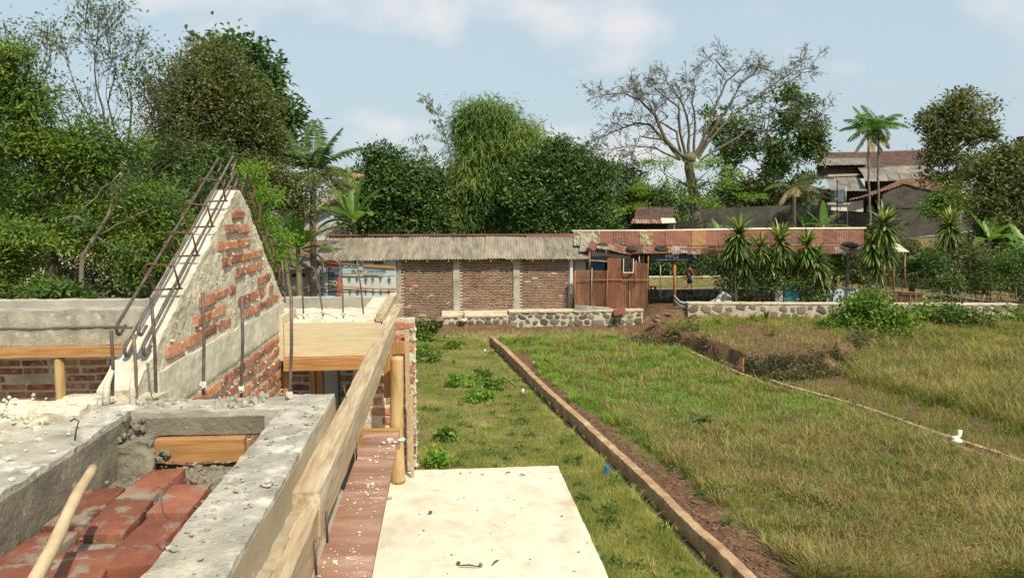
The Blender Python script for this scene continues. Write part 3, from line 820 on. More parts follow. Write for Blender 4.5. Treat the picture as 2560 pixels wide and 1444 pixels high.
# -- far ring beams
rbox_obj('ring_beam', (-7.2, 5.78, 3.52), (-1.25, 5.98, 3.785), .022, .004, MAT['concrete'], HOUSE, freq=16, seed=51, top=(.006, 10))
rbox_obj('beam_crack_lip', (-7.2, 5.768, 3.655), (-1.9, 5.784, 3.665), .012, .009, MAT['wet_mortar'], HOUSE, freq=9, seed=59)
rbox_obj('ring_beam', (-7.6, 6.42, 3.50), (-.42, 6.58, 3.785), .022, .004, MAT['old_concrete'], HOUSE, freq=16, seed=52, top=(.012, 16))
rbox_obj('ring_beam', (-1.25, 5.56, 3.52), (-.56, 5.90, 3.765), .018, .006, MAT['white_mortar'], HOUSE, freq=16, seed=53, top=(.012, 14))
rbox_obj('ring_beam', (-.60, 5.06, 3.56), (-.42, 6.42, 3.785), .018, .004, MAT['white_mortar'], HOUSE, freq=16, seed=54, top=(.008, 10))
rbox_obj('ring_beam', (-1.06, 5.07, 3.56), (-.60, 5.56, 3.760), .014, .005, MAT['white_mortar'], HOUSE, freq=18, seed=55, top=(.018, 16))

rbox_obj('gutter_floor', (-7.2, 5.90, 3.50), (-.50, 6.78, 3.56), .05, .004, MAT['old_concrete'], HOUSE, freq=10, seed=57)
# -- dark rooms under the beams: brick walls with real bricks
def brick_panel(root, x0, x1, y, z0, z1, pitch=.070, seed=1, fac=-1, vis=.93, name='room_wall', L0=.225, mortar='gable_mortar'):
    V, Q = rbox((x0, y, z0), (x1, y + .09, z1), .035, .006, freq=12, seed=seed)
    w = link(name, mesh_np(name, V, Q, True), MAT[mortar], root)
    rr = random.Random(seed); z = z0 + .04; k = 0
    while z < z1 - .02:
        x = x0 + (L0 / 2 if k % 2 else 0) + rr.uniform(-.02, .02)
        while x < x1 - .05:
            l = L0 * rr.uniform(.88, 1.05)
            xe = min(x + l, x1 - .005)
            if x >= x0 and rr.random() < vis and xe - x > .05:
                place('brick', BR[rr.randrange(6)], w, ((x + xe) / 2, y + .042 + rr.uniform(-.004, .004), z + rr.uniform(-.004, .004)), (0, rr.uniform(-.02, .02), 0), ((xe - x) / .215, 1, rr.uniform(.9, 1.05)))
            x = x + l + rr.uniform(.012, .03)
        z += pitch; k += 1
    return w
brick_panel(HOUSE, -5.8, -1.55, 6.67, 2.55, 3.50, seed=3)
brick_panel(HOUSE, -1.62, -.42, 6.67, 2.50, 3.50, seed=4)
MB().box((-.45, 5.9, 3.0), (.10, 1.3, 1.1)).obj('side_wall', MAT['gable_mortar'], HOUSE)
w = brick_panel(HOUSE, -.62, -.195, 5.10, 2.0, 3.78, pitch=.0735, seed=6, name='pier', L0=.20, vis=1)
V, Q = rbox((-7, 2.7, 2.3), (-.5, 6.8, 2.5), .3, .01); link('room_floor', mesh_np('room_floor', V, Q, True), MAT['old_concrete'], HOUSE)
rbox_obj('house_wall', (-.40, 1.2, 0.0), (-.205, 5.18, 2.62), .12, .004, MAT['gable_mortar'], HOUSE, seed=9)
rbox_obj('column', (-1.02, 6.05, 2.5), (-.86, 6.2, 3.5), .05, .004, MAT['old_concrete'], HOUSE, seed=12)
# ragged mortar squeezed out of the pier's free edge
mb = MB()
for k in range(260):
    z = 2.79 + .0735 * rr.randrange(0, 14) - .037 + rr.uniform(-.008, .008); mb.rock((-.205 + rr.uniform(-.02, .012), 5.095 + rr.uniform(-.008, .06), z), rr.uniform(.005, .015), k, 1, (1.3, 1, .6))
tag(mb.obj('mortar_squeeze', MAT['gable_mortar'], w), kind='stuff')

# -- canopy slab
sl = rbox_obj('canopy_slab', (-.45, .35, 2.62), (.795, 5.055, 2.73), .022, .005, MAT['slab'], None, loc=(.1, 2.7, 2.62), freq=16, seed=61)
me = sl.data; n_ = len(me.vertices); co = np.zeros(n_ * 3, np.float32); me.vertices.foreach_get('co', co); co = co.reshape(-1, 3)
e = (co[:, 0] > .70); co[e, 0] += .008 * vn(co[e], 9, 62, 3) + .012 * vn(co[e], 1.5, 63)
e = (co[:, 1] > 2.45); co[e, 1] += .006 * vn(co[e], 9, 64, 3)
cr = (co[:, 0] > .66) & (co[:, 1] > 2.40); co[cr, 1] -= .05 * ((co[cr, 0] - .66) / .06).clip(0, 1) ** 2 * ((co[cr, 1] - 2.40) / .06).clip(0, 1)
me.vertices.foreach_set('co', co.ravel())
tag(sl, 'flat cream concrete canopy slab at the lower middle of the picture', 'slab')
for k, (px, py, l, a, lab) in enumerate(((1270, 1181, .035, .2, 'small dry twig lying near the far edge of the cream slab'), (1306, 1187, .045, -.5, 'dark splinter on the far right corner of the cream slab'),
                                         (1173, 1414, .10, -.2, 'brown twig on the near part of the cream slab'), (1239, 1404, .06, .9, 'thin bent twig beside the brown one on the slab'))):
    p = P(px, py, Z=2.742); d = Vector((math.cos(a), math.sin(a), 0)) * l / 2
    tag(MB().tube([p - d, p + Vector((0, .004, .004)), p + d], [.003, .0045, .0025], 5).obj('twig', MAT['bark_dark'], loc=p), lab, 'twig', 'twigs on the canopy slab')
p = P(966, 1244, Z=2.742)
tag(MB().box(p, (.07, .018, .008), Matrix.Rotation(.25, 3, 'Z')).obj('wood_chip', MAT['wood_pale'], loc=p), 'pale wood chip on the slab beside the plywood', 'wood chip')
for k, (px, py) in enumerate(((1146, 1406), (1201, 1411), (1076, 1280))):
    p = P(px, py, Z=2.742); tag(MB().rock(p, .012, k, 2).obj('pebble', MAT['stone'], loc=p), ('dark pebble at the near left of the slab', 'small pebble between the twigs on the slab', 'lone pebble in the left half of the slab')[k], 'pebble', 'pebbles on the canopy slab')

mb = MB(); r2 = random.Random(6)
for k in range(160):
    x = r2.uniform(-.17, .78) if k % 3 else r2.uniform(-.17, .1); mb.rock((x, 1 / r2.uniform(1 / 5.0, 1 / 2.2), 2.732), abs(r2.gauss(0, .0035)) + .0015, k, 1, (1.3, 1, .5))
tag(mb.obj('grit', MAT['wet_mortar'], sl), kind='stuff')
# -- timber formwork
def plank(name, label, cat, mn, mx, mat, res=.03, amp=.0015, seed=1, ends=None, rot=None, group=None, warp=0):
    c = (Vector(mn) + Vector(mx)) / 2
    V, Q = rbox(mn, mx, res, amp, freq=10, seed=seed)
    if warp: V[:, 0] += warp * np.sin((V[:, 1] - mn[1]) * 1.7)
    if rot is not None: V = (V - np.array(c)) @ np.array(rot).T + np.array(c)
    o = link(name, mesh_np(name, V, Q, True), mat, None, c)
    return tag(o, label, cat, group)
plank('timber_beam', 'long pale square timber beam running from the front to the shed side', 'timber', (-.395, 1.90, 3.665), (-.323, 5.95, 3.785), MAT['wood_pale'], seed=71, warp=.006, amp=.0028)
plank('timber_beam', 'short split timber under the near end of the long beam', 'timber', (-.400, .95, 3.622), (-.325, 2.02, 3.742), MAT['wood_pale'], seed=72, res=.014, amp=.005, group=None)
o = rbox_obj('form_face', (-.3945, .62, 3.645), (-.3925, 2.69, ZT - .012), .012, .0012, MAT['form_face'], HOUSE, freq=22, seed=93)
o = rbox_obj('mortar_spill', (-.425, .95, 3.70), (-.366, 2.05, 3.748), .008, .012, MAT['form_face'], HOUSE, freq=16, seed=73, top=(.012, 20))
plank('plywood_sheet', 'red brown plywood strip with mortar crumbs beside the timber beam', 'plywood', (-.323, .8, 3.602), (-.183, 2.98, 3.616), MAT['plywood'], seed=74, res=.05, amp=.0008)
mb = MB(); r2 = random.Random(8)
for k in range(420):
    x = r2.uniform(-.31, -.195); y = r2.uniform(1.25, 2.9); s = abs(r2.gauss(0, .0026)) + .0011
    if vn(np.array([[x, y, 0]]), 6, 3, 2)[0] < r2.uniform(-.5, .3): continue
    mb.rock((x, y, 3.618), s, k, 1, (1.2, 1, .55))
tag(mb.obj('mortar_crumb', MAT['white_mortar'], bpy.data.objects['plywood_sheet']), kind='stuff')
mb = MB()
for k in range(4): mb.rock((-.235 + .022 * k, 2.83 + .03 * (k % 2), 3.622), (.010, .015, .011, .018)[k], k, 2, (1.2, .8, .6))
tag(mb.obj('mortar_flake', MAT['white_mortar'], bpy.data.objects['plywood_sheet']), kind='stuff')
plank('ledger_board', 'orange brown board under the far end of the plywood strip', 'board', (-.46, 3.12, 3.50), (-.19, 3.16, 3.585), MAT['wood_orange'], seed=75)
plank('form_board', 'wide pale form board facing the camera under the white concrete', 'board', (-1.062, 5.035, 3.545), (-.42, 5.062, 3.772), MAT['wood_x'], seed=76)
plank('form_board', 'narrow pale upright board closing the left of the concrete form', 'board', (-1.105, 5.03, 3.52), (-1.066, 5.50, 3.82), MAT['wood_x'], seed=77)
plank('ledger_timber', 'orange timber directly below the wide pale form board', 'timber', (-1.06, 4.98, 3.46), (-.50, 5.06, 3.542), MAT['wood_orange'], seed=78)
plank('form_strip', 'yellow timber strip lying on the far end of the long beam', 'timber', (-.452, 5.03, 3.775), (-.392, 6.40, 3.83), MAT['wood_pale'], seed=79)
plank('ledger_timber', 'long orange ledger timber below the grey beam at left', 'timber', (-7.2, 5.70, 3.445), (-1.62, 5.79, 3.518), MAT['wood_orange'], seed=80, res=.05, amp=.003)
plank('orange_block', 'thick orange timber block let into the wet mortar near the bricks', 'timber', (-.985, 2.445, 3.695), (-.655, 2.487, 3.768), MAT['wood_orange'], seed=81, res=.012, amp=.0015)
plank('shuttering_board', 'brown upright board against the bottom edge of the gable', 'board', (-1.09, 5.08, 3.0), (-1.055, 5.18, 3.46), MAT['wood_brown'], seed=82)
for k, (x, lab) in enumerate(((-1.01, 'dark upright timber prop left of the dim opening'), (-.955, 'dark upright timber prop right of the dim opening'))):
    plank('timber_prop', lab, 'timber', (x, 5.62, 2.5), (x + .045, 5.68, 3.5), MAT['wood_brown'], seed=83 + k)
plank('timber_bracket', 'brown board fixed across under the beam next to the bamboo prop', 'board', (-.36, 5.0, 3.56), (-.26, 5.06, 3.64), MAT['wood_brown'], seed=86)
plank('timber_bracket', 'brown hanging board behind the beam left of the bamboo prop', 'board', (-.40, 4.92, 3.28), (-.34, 4.95, 3.60), MAT['wood_brown'], seed=87)
plank('lath', 'thin pale lath leaning behind the bamboo prop', 'lath', (-.262, 5.02, 2.74), (-.232, 5.045, 3.72), MAT['wood_pale'], seed=88)
plank('lath', 'rough grey lath right of the bamboo prop foot', 'lath', (-.228, 4.90, 2.735), (-.206, 4.925, 3.30), MAT['wood_pale'], seed=89)
# bamboo props
def bamboo(label, a, b, r, group=None, seed=0, nodes=(.18, .42, .66, .88), stick=False):
    a = Vector(a); b = Vector(b); pts = []; rad = []
    n = 36; rr = random.Random(seed); wob = rr.uniform(.004, .010)
    for k in range(n + 1):
        t = k / n; p = a + (b - a) * t + Vector((wob * math.sin(t * 5 + seed), wob * math.cos(t * 4), 0))
        q = 1 + sum(.13 * math.exp(-((t - m) / .018) ** 2) for m in nodes) - .1 * t
        pts.append(p); rad.append(r * q)
    o = MB().tube(pts, rad, 14).obj('bamboo_prop', MAT['bamboo'], loc=a, smooth=True)
    for m_ in nodes:
        i_ = int(m_ * n); c_ = pts[i_]; 0 and MB().tube([c_ - Vector((0, 0, .004)), c_ + Vector((0, 0, .004))], rad[i_] * 1.05, 14).obj('node_ring', MAT['wood_brown'], o)
    return tag(o, label, 'bamboo pole', group)
pb = P(996, 1204, Z=2.735); pt = P(990, 890, Y=pb.y - .02)
bamboo('thick yellow bamboo prop standing on the cream slab', pb, (pt.x, pt.y, 3.58), .047, seed=3, nodes=(.48,))
pb2 = P(147, 1030, Y=5.75); pt2 = P(147, 880, Y=5.75)
bamboo('pale wooden prop under the left ledger in front of the dark bricks', (pb2.x, 5.75, 2.5), (pt2.x, 5.75, 3.445), .039, seed=4, nodes=())

# -- bed of loose bricks in the foreground tray
bed = thing('brick_bed', 'bed of loose red bricks laid flat between the two concrete beams', 'bricks', (-.79, 1.7, 3.66), None)
rr = random.Random(21)
for c in range(4):
    x = -.613 - c * .121 + (.006 if c else 0)
    y = 2.17 + (.0, -.10, .03, -.13)[c]
    while y > .95:
        l = rr.uniform(.97, 1.06)
        place('brick', BRL[rr.randrange(5)], bed, (x + rr.uniform(-.006, .006), y, 3.684 + rr.uniform(-.006, .009)), (rr.uniform(-.05, .05), rr.uniform(-.05, .05), math.pi / 2 + rr.uniform(-.08, .08)), (l, 1.0, 1))
        y -= .240 * l + rr.uniform(.006, .018)
for k, (px, py, a) in enumerate(((262, 1418, .15), (120, 1455, .1), (395, 1500, .2))):
    p = P(px, py, Z=3.742)
    place('brick', BRL[k], bed, (p.x, p.y, 3.738), (.02, .0, a), (1, 1, 1))
mb = MB()
for k in range(170):
    x = rr.uniform(-1.02, -.56); y = rr.uniform(1.2, 2.46); s = abs(rr.gauss(0, .006)) + .002
    if y < 2.2: s *= .45
    mb.rock((x, y, 3.712 if y < 2.25 else 3.678), s, k, 1, (1, 1, .7))
tag(mb.obj('mortar_crumb', MAT['wet_mortar'], bed), kind='stuff')
# peeled stick
a = P(60, 1500, Y=1.24); b = P(231, 1168, Y=1.74)
pts = [a + (b - a) * t + Vector((.002 * math.sin(t * 7), 0, .002 * math.sin(t * 11))) for t in np.linspace(0, 1, 16)]
rad = [.0128 - .002 * t + .0016 * math.exp(-((t - .42) / .05) ** 2) + .0012 * math.exp(-((t - .7) / .04) ** 2) for t in np.linspace(0, 1, 16)]
tag(MB().tube(pts, rad, 12).obj('wooden_stick', MAT['stick'], loc=a, smooth=True), 'pale peeled stick leaning over the loose red bricks', 'stick')
# nails
for k, (px, py, Z_, h, lab) in enumerate(((865, 995, 3.787, .05, 'nail standing up from the middle of the long timber beam'),)):
    p = P(px, py, Z=Z_)
    tag(MB().tube([p, p + Vector((-.008, 0, h))], .0022, 6).tube([p + Vector((-.008, 0, h)), p + Vector((-.0085, 0, h + .002))], .0055, 8).obj('nail', MAT['rebar'], loc=p, smooth=True), lab, 'nail')
for k, (px, py, lab) in enumerate(((889, 1055, 'bent rod end on the right side of the long beam, farthest from the camera'), (816, 1260, 'steel rod against the near end of the long timber beam'), (788, 1352, 'steel rod nearest to the camera against the short split timber'))):
    p = P(px, py, X=-.318)
    z0 = 3.618
    tag(MB().tube([Vector((-.318, p.y, z0)), Vector((-.318, p.y, z0 + .085))], .0035, 7).obj('steel_pin', MAT['rebar'], loc=(-.318, p.y, z0), smooth=True), lab, 'steel pin', 'steel pins holding the formwork')
# white rubble heap at left, wires
rbox_obj('mortar_crust', (-2.85, 2.36, ZT - .02), (-1.24, 2.60, ZT + .012), .010, .014, MAT['white_mortar'], HOUSE, freq=26, seed=91, top=(.024, 18))
rbox_obj('mortar_crust', (-1.42, 2.42, ZT - .02), (-1.16, 2.58, ZT + .022), .010, .016, MAT['white_mortar'], HOUSE, freq=26, seed=92, top=(.024, 18))
mb = MB(); rr = random.Random(31)
for k in range(700):
    t = rr.random(); x = -1.20 - rr.random() ** .8 * 1.4; y = 2.44 + rr.uniform(-.14, .12)
    hgt = .035 * math.exp(-((x + 1.42) / .25) ** 2) + .02
    mb.rock((x, y, ZT + rr.uniform(0, hgt)), abs(rr.gauss(0, .005)) + .002, k, 1)
for k in range(260):
    mb.rock((rr.uniform(-2.2, -1.05), rr.uniform(1.5, 2.55), ZT + .004), abs(rr.gauss(0, .005)) + .002, k, 1, (1, 1, .6))
tag(mb.obj('mortar_rubble', MAT['white_mortar']), 'heap of white crumbled mortar along the far edge of the left beam', 'rubble', kind='stuff')
mb = MB()
for k in range(130):
    x = rr.uniform(-.54, -.40); y = rr.uniform(1.0, 2.65); mb.rock((x, y, ZT + .003), abs(rr.gauss(0, .004)) + .0018, k, 1, (1.2, 1, .5))
mb.rock((-.425, 1.78, ZT + .008), .016, 5, 2, (1.1, 1, .7))
for k in range(60):
    mb.rock((rr.uniform(-1.05, -.60), rr.uniform(2.52, 2.68), ZT + .003), abs(rr.gauss(0, .007)) + .003, k, 1)
tag(mb.obj('mortar_crumb', MAT['concrete'], HOUSE), kind='stuff')
mb = MB()
for k in range(260):
    a_ = rr.random(); mb.rock((-1.03 + .13 * a_ + rr.uniform(-.03, .03), rr.uniform(2.40, 2.60), 3.70 + (ZT - 3.69) * (1 - a_ * .9) * rr.uniform(.3, 1)), rr.uniform(.005, .018), k, 1)
for k in range(160):
    mb.rock((rr.uniform(-1.0, -.56), rr.uniform(2.24, 2.46), 3.672), abs(rr.gauss(0, .008)) + .003, k, 1)
tag(mb.obj('damp_crumb', MAT['wet_mortar'], HOUSE), kind='stuff')
def wire(label, pts, r=.0016):
    p = [Vector(q) for q in pts]
    tag(MB().tube(p, r, 5).obj('tie_wire', MAT['wire'], loc=p[0], smooth=True), label, 'wire', 'loose tie wires')
wire('dark tie wire standing up from the left concrete beam', [P(187, 1100, Y=2.1), P(190, 1075, Y=2.1), P(197, 1052, Y=2.1), P(186, 1046, Y=2.1), P(176, 1052, Y=2.12)], .0024)
wire('thin wire hanging left of the pale wooden prop', [P(90, 885, Y=5.4), P(120, 925, Y=5.4), P(134, 965, Y=5.4), P(140, 990, Y=5.4)])
wire('thin curly wire hanging right of the pale wooden prop', [P(165, 937, Y=5.4), P(185, 950, Y=5.4), P(198, 968, Y=5.4), P(206, 970, Y=5.4), P(203, 990, Y=5.4), P(205, 1020, Y=5.4)])
wire('fine wire sprouting between the loose red bricks', [P(425, 1297, Y=1.55), P(408, 1280, Y=1.56), P(403, 1245, Y=1.56), P(412, 1225, Y=1.58), P(392, 1215, Y=1.58)], .0012)
# ================================================================== SHED, FENCES, ROOFS
def sheet(name, A, B, C, D, mat, parent=None, waves=None, amp=.02, seed=0, sag=.012, tile=0, label=None, steps=4, per=.076, lift=0.0, loc=None, th=.0):
    """corrugated sheet between four corners: A top left, B top right, C bottom right, D bottom left"""
    A, B, C, D = map(Vector, (A, B, C, D))
    w = (B - A).length
    if waves is None: waves = max(2, round(w / per))
    nu = waves * 4 + 1; nv = max(steps, tile * 4) + 1
    nrm = (B - A).cross(D - A).normalized()
    if nrm.z < 0 or (abs(nrm.z) < .2 and nrm.y > 0): nrm = -nrm
    u = np.linspace(0, 1, nu)[:, None, None]; v = np.linspace(0, 1, nv)[None, :, None]
    a, b, c, d = (np.array(x) for x in (A, B, C, D))
    Pn = (a * (1 - u) + b * u) * (1 - v) + (d * (1 - u) + c * u) * v
    h = amp * np.sin(u[..., 0] * waves * 2 * math.pi) * np.ones_like(v[..., 0])
    if tile: h = np.abs(h) * 1.2 + .035 * ((v[..., 0] * tile) % 1.0) * np.ones_like(u[..., 0])
    Pf = Pn.reshape(-1, 3)
    s = sag * vn(Pf, .9, seed, 2).reshape(nu, nv)
    rg = .02 * vn(np.stack([Pf[:, 0] * 3, Pf[:, 1] * 0, Pf[:, 2] * 0], 1), 4, seed + 2)  # ragged lower end
    Pn = Pn + (h + s + lift)[..., None] * np.array(nrm)
    e = (d - a) / max(np.linalg.norm(d - a), 1e-6)
    Pn[:, -1] += rg.reshape(nu, nv)[:, -1][:, None] * e
    i = np.arange(nu * nv).reshape(nu, nv)
    Q = np.stack([i[:-1, :-1], i[1:, :-1], i[1:, 1:], i[:-1, 1:]], -1).reshape(-1, 4)
    me = mesh_np(name, Pn.reshape(-1, 3), Q, True)
    o = link(name, me, mat, parent, loc)
    if th:
        md = o.modifiers.new('thickness', 'SOLIDIFY'); md.thickness = th
    return o

YW = 27.8
shed = thing('brick_shed', 'long low dark brick shed with a weathered corrugated roof', 'shed', (1.6, 28.5, .5))
ez = P(1200, 649, Y=27.45).z; rz = P(1200, 590, Y=30.3).z
cols = [(986, 1003), (1133, 1149), (1283, 1299), (1421, 1431)]
zb = P(1200, 797, Y=YW).z; zt = ez + .10
for k, (a, b) in enumerate(cols):
    xa = P(a, 700, Y=YW).x; xb = P(b, 700, Y=YW).x
    V, Q = rbox((xa, YW - .05, zb - .25), (xb, YW + .14, zt - .05), .06, .014, freq=6, seed=90 + k)
    link('column', mesh_np('column', V, Q, True), MAT['old_concrete'], shed)
sb = brick_mesh('brick', 3, MAT['shed_brick'], .215, .046, .10, .004, .003)
cnt = 0; rr = random.Random(77)
for k in range(3):
    xa = P(cols[k][1], 700, Y=YW).x - .01; xb = P(cols[k + 1][0], 700, Y=YW).x + .01
    V, Q = rbox((xa, YW, zb - .2), (xb, YW + .11, zt), .08, .001, freq=6, seed=95 + k)
    w = link('wall_panel', mesh_np('wall_panel', V, Q, True), MAT['shed_mortar'], shed)
    z = zb + (.06, .10, .30)[k]; c = 0; jm = MB()
    while z < zt - .04:
        x = xa + (.115 if c % 2 else 0) + rr.uniform(-.02, .02)
        while x < xb - .04:
            l = .228 * rr.uniform(.85, 1.06); xe = min(x + l, xb); xs = max(x, xa)
            zz = z + rr.uniform(-.003, .003) + .006 * math.sin(x * 2.3 + c * .3)
            if xe - xs > .05:
                if k == 1 and cnt < 300:
                    place('brick', sb, w, ((xe + xs) / 2, YW + .046 + rr.uniform(-.002, .002), zz), (0, 0, 0), ((xe - xs) / .215, 1, .93)); cnt += 1
                else:
                    jm.box(((xe + xs) / 2, YW + .048 + rr.uniform(-.002, .002), zz), (xe - xs, .10, .043))
            x = x + l + .013
        z += .0613; c += 1
    if jm.v: tag(jm.obj('brickwork', MAT['shed_brick_far'], w), kind='stuff')
# damp dark band at the foot of the wall
xa = P(1135, 700, Y=YW).x; xb = P(1421, 700, Y=YW).x
V, Q = rbox((xa, YW - .03, zb - .3), (xb, YW + .02, zb + .07), .06, .015, freq=5, seed=99)
link('wall_foot', mesh_np('wall_foot', V, Q, True), MAT['soil_wall'], shed)
V, Q = rbox((P(1300, 700, Y=YW).x, YW - .02, zb), (xb, YW + .015, zb + .27), .06, .01, freq=5, seed=98)
link('wall_foot', mesh_np('wall_foot', V, Q, True), MAT['soil_wall'], shed)
# white downpipe strip at right column
xp = P(1428, 700, Y=YW - .06).x
MB().box((xp, YW - .08, (P(0, 655, Y=YW).z + P(0, 748, Y=YW).z) / 2), (.10, .05, P(0, 655, Y=YW).z - P(0, 748, Y=YW).z)).obj('white_board', MAT['white_paint'], shed)
# other walls and interior
x0 = P(800, 700, Y=YW).x; x1 = P(1430, 700, Y=YW).x
MB().box((x0 + .06, 29.2, (zb + zt) / 2), (.12, 2.7, zt - zb)).obj('side_wall', MAT['shed_mortar'], shed)
MB().box((x1 - .06, 29.3, (zb + zt) / 2), (.12, 2.8, zt - zb + .2)).obj('side_wall', MAT['shed_mortar'], shed)
MB().box(((x0 + x1) / 2, 30.9, (zb + zt) / 2), (x1 - x0, .12, zt - zb)).obj('back_wall', MAT['shed_mortar'], shed)
xl = P(990, 700, Y=YW).x
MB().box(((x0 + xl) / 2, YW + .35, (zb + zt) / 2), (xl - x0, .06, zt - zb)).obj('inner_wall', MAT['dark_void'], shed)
# roof sheets
xs = [P(px, 649, Y=27.45).x for px in (776, 838, 900, 957, 1002, 1052, 1108, 1160, 1212, 1262, 1312, 1362, 1416, 1474)]
for k in range(len(xs) - 1):
    dz = .0 if k < 4 else (.025 if k < 10 else .01)
    rzz = rz + (.0 if k < 10 else -.02); sk = .25
    sheet('roof_sheet', (xs[k] + sk, 30.3, rzz + dz), (xs[k + 1] + sk + .05, 30.3, rzz + dz), (xs[k + 1] + .05, 27.45 - .02 * (k % 2), ez + dz), (xs[k], 27.45, ez + dz), MAT['asbestos'], shed, seed=k, sag=.035, amp=.022, per=.115, lift=.004 * (k % 2))
sheet('roof_sheet', (xs[0] + .25, 30.3, rz - .01), (xs[-1] + .25, 30.3, rz - .01), (xs[-1], 32.6, ez), (xs[0], 32.6, ez), MAT['asbestos'], shed, amp=.02, per=.23)
for k, (a, b) in enumerate(((822, 1000), (1000, 1312), (1312, 1442))):
    A = P(a, 590, Y=30.25); B = P(b + 4, 588, Y=30.25); h = .05 if k < 2 else .16
    MB().prism([(A.x, 30.1, rz + .02 - (h - .05)), (A.x, 30.3, rz + .09), (A.x, 30.5, rz - .02)], (B.x - A.x, 0, 0)).obj('ridge_cap', MAT['maroon'], shed)
for k in range(12):
    x = xs[0] + .3 + k * .78
    MB().box((x, 27.75, ez - .04), (.05, .55, .07)).obj('rafter_end', MAT['wood_brown'], shed)

# lean-to at the left of the shed
lt = thing('lean_to', 'small grey walled lean-to under a dark corrugated roof beside the shed', 'lean-to', (-5.8, 28.5, .5))
xq = [P(p, 668, Y=27.6).x for p in (684, 712, 740, 768, 796)]
zq = P(700, 670, Y=27.6).z; zr = P(740, 634, Y=29.8).z
for k in range(4):
    sheet('roof_sheet', (xq[k] + .75, 29.8, zr), (xq[k + 1] + .8, 29.8, zr), (xq[k + 1] + .05, 27.6, zq + .06 * k * .3), (xq[k], 27.6, zq), MAT['asbestos'], lt, seed=20 + k, sag=.03, per=.115, amp=.02, lift=-.05)
sheet('roof_sheet', P(672, 634, Y=31), P(742, 632, Y=31), P(720, 656, Y=29.7), P(655, 660, Y=29.7), MAT['maroon'], lt, per=.2, amp=.012)
MB().box((-5.9, 28.15, 1.55), (2.2, .12, 2.0)).obj('wall', MAT['old_concrete'], lt)
a = P(713, 692, Y=28.05); b = P(762, 684, Y=28.05)
MB().box(((a.x + b.x) / 2, 28.08, (a.z + b.z) / 2), (b.x - a.x, .06, b.z - a.z)).obj('window_slot', MAT['dark_void'], lt)
a = P(715, 719, Y=27.9); b = P(795, 717, Y=27.9)
MB().bar(a, b, .07, .05).obj('rail', MAT['white_mortar'], lt)
MB().box((-5.95, 27.95, .9), (1.9, .1, .9)).obj('low_wall', MAT['soil_wall'], lt)

# banners on the open left part
def text(s, size, center, mat, parent, rot=0.0, name='lettering', ext=.002, wide=1.0, font_shear=0, facing=0.0):
    cu = bpy.data.curves.new(name, 'FONT'); cu.body = s; cu.size = size; cu.align_x = 'CENTER'; cu.align_y = 'CENTER'; cu.extrude = ext; cu.resolution_u = 2
    cu.offset = size * .012; cu.shear = font_shear
    tmp = bpy.data.objects.new(name, cu); COL.objects.link(tmp)
    dg = bpy.context.evaluated_depsgraph_get(); me = bpy.data.meshes.new_from_object(tmp.evaluated_get(dg)); bpy.data.objects.remove(tmp)
    me.materials.clear(); me.materials.append(mat)
    me.transform(Matrix.Translation(Vector(center)) @ Matrix.Rotation(facing, 4, 'Z') @ Matrix.Rotation(math.pi / 2, 4, 'X') @ Matrix.Rotation(rot, 4, 'Z') @ Matrix.Diagonal((wide, 1, 1, 1)))
    return link(name, me, None, parent)
def flat(name, c, a=.2): return surf(name, [(0.3, tuple(x * .9 for x in c)), (0.7, c)], scale=3, rough=.6, bump=a, bscale=6, bdist=.03)
M_bw = flat('banner_white', (.50, .52, .52)); M_bb = flat('banner_pale_blue', (.36, .46, .49)); M_bd = flat('banner_dark', (.05, .06, .075)); M_navy = flat('banner_navy', (.05, .085, .16))
M_red = flat('banner_red', (.42, .11, .08)); M_yel = flat('banner_yellow', (.55, .42, .10)); M_ink = flat('banner_ink', (.10, .11, .12), 0); M_inkw = flat('banner_print_white', (.70, .72, .72), 0)
def cloth(name, A, B, C, D, mat, parent=None, fold=.012, seed=1, label=None, cat=None, n=40, loc=None, sagb=0):
    a, b, c, d = (np.array(Vector(x)) for x in (A, B, C, D))
    u = np.linspace(0, 1, n)[:, None, None]; v = np.linspace(0, 1, n // 2)[None, :, None]
    Pn = (a * (1 - u) + b * u) * (1 - v) + (d * (1 - u) + c * u) * v
    Pf = Pn.reshape(-1, 3); Pf[:, 1] += fold * vn(Pf @ np.array([[1, 0, .6], [0, 1, 0], [.6, 0, 1]]), 3.2, seed, 3)
    i = np.arange(n * (n // 2)).reshape(n, n // 2)
    Q = np.stack([i[:-1, :-1], i[1:, :-1], i[1:, 1:], i[:-1, 1:]], -1).reshape(-1, 4)
    o = link(name, mesh_np(name, Pf, Q, True), mat, parent, loc)
    md = o.modifiers.new('thickness', 'SOLIDIFY'); md.thickness = .004
    if label: tag(o, label, cat)
    return o
YB = 27.62
bn = thing('banner', 'pale blue congratulation banner printed with rows of dancing figures', 'banner', P(930, 745, Y=YB))
cloth('fabric', P(853, 662, Y=YB), P(989, 668, Y=YB), P(991, 760, Y=YB), P(853, 760, Y=YB), M_bw, bn, fold=.02)
cloth('fabric', P(855, 664, Y=YB - .012), P(988, 669, Y=YB - .012), P(988, 690, Y=YB - .012), P(855, 693, Y=YB - .012), M_bb, bn, fold=.0)
text('SELAMAT DAN SUKSES', .155, P(922, 677.5, Y=YB - .03), M_ink, bn, wide=.80)
MB().bar(P(908, 688, Y=YB - .03), P(946, 688.5, Y=YB - .03), .003, .02).obj('printed_line', M_ink, bn)
rr = random.Random(4)
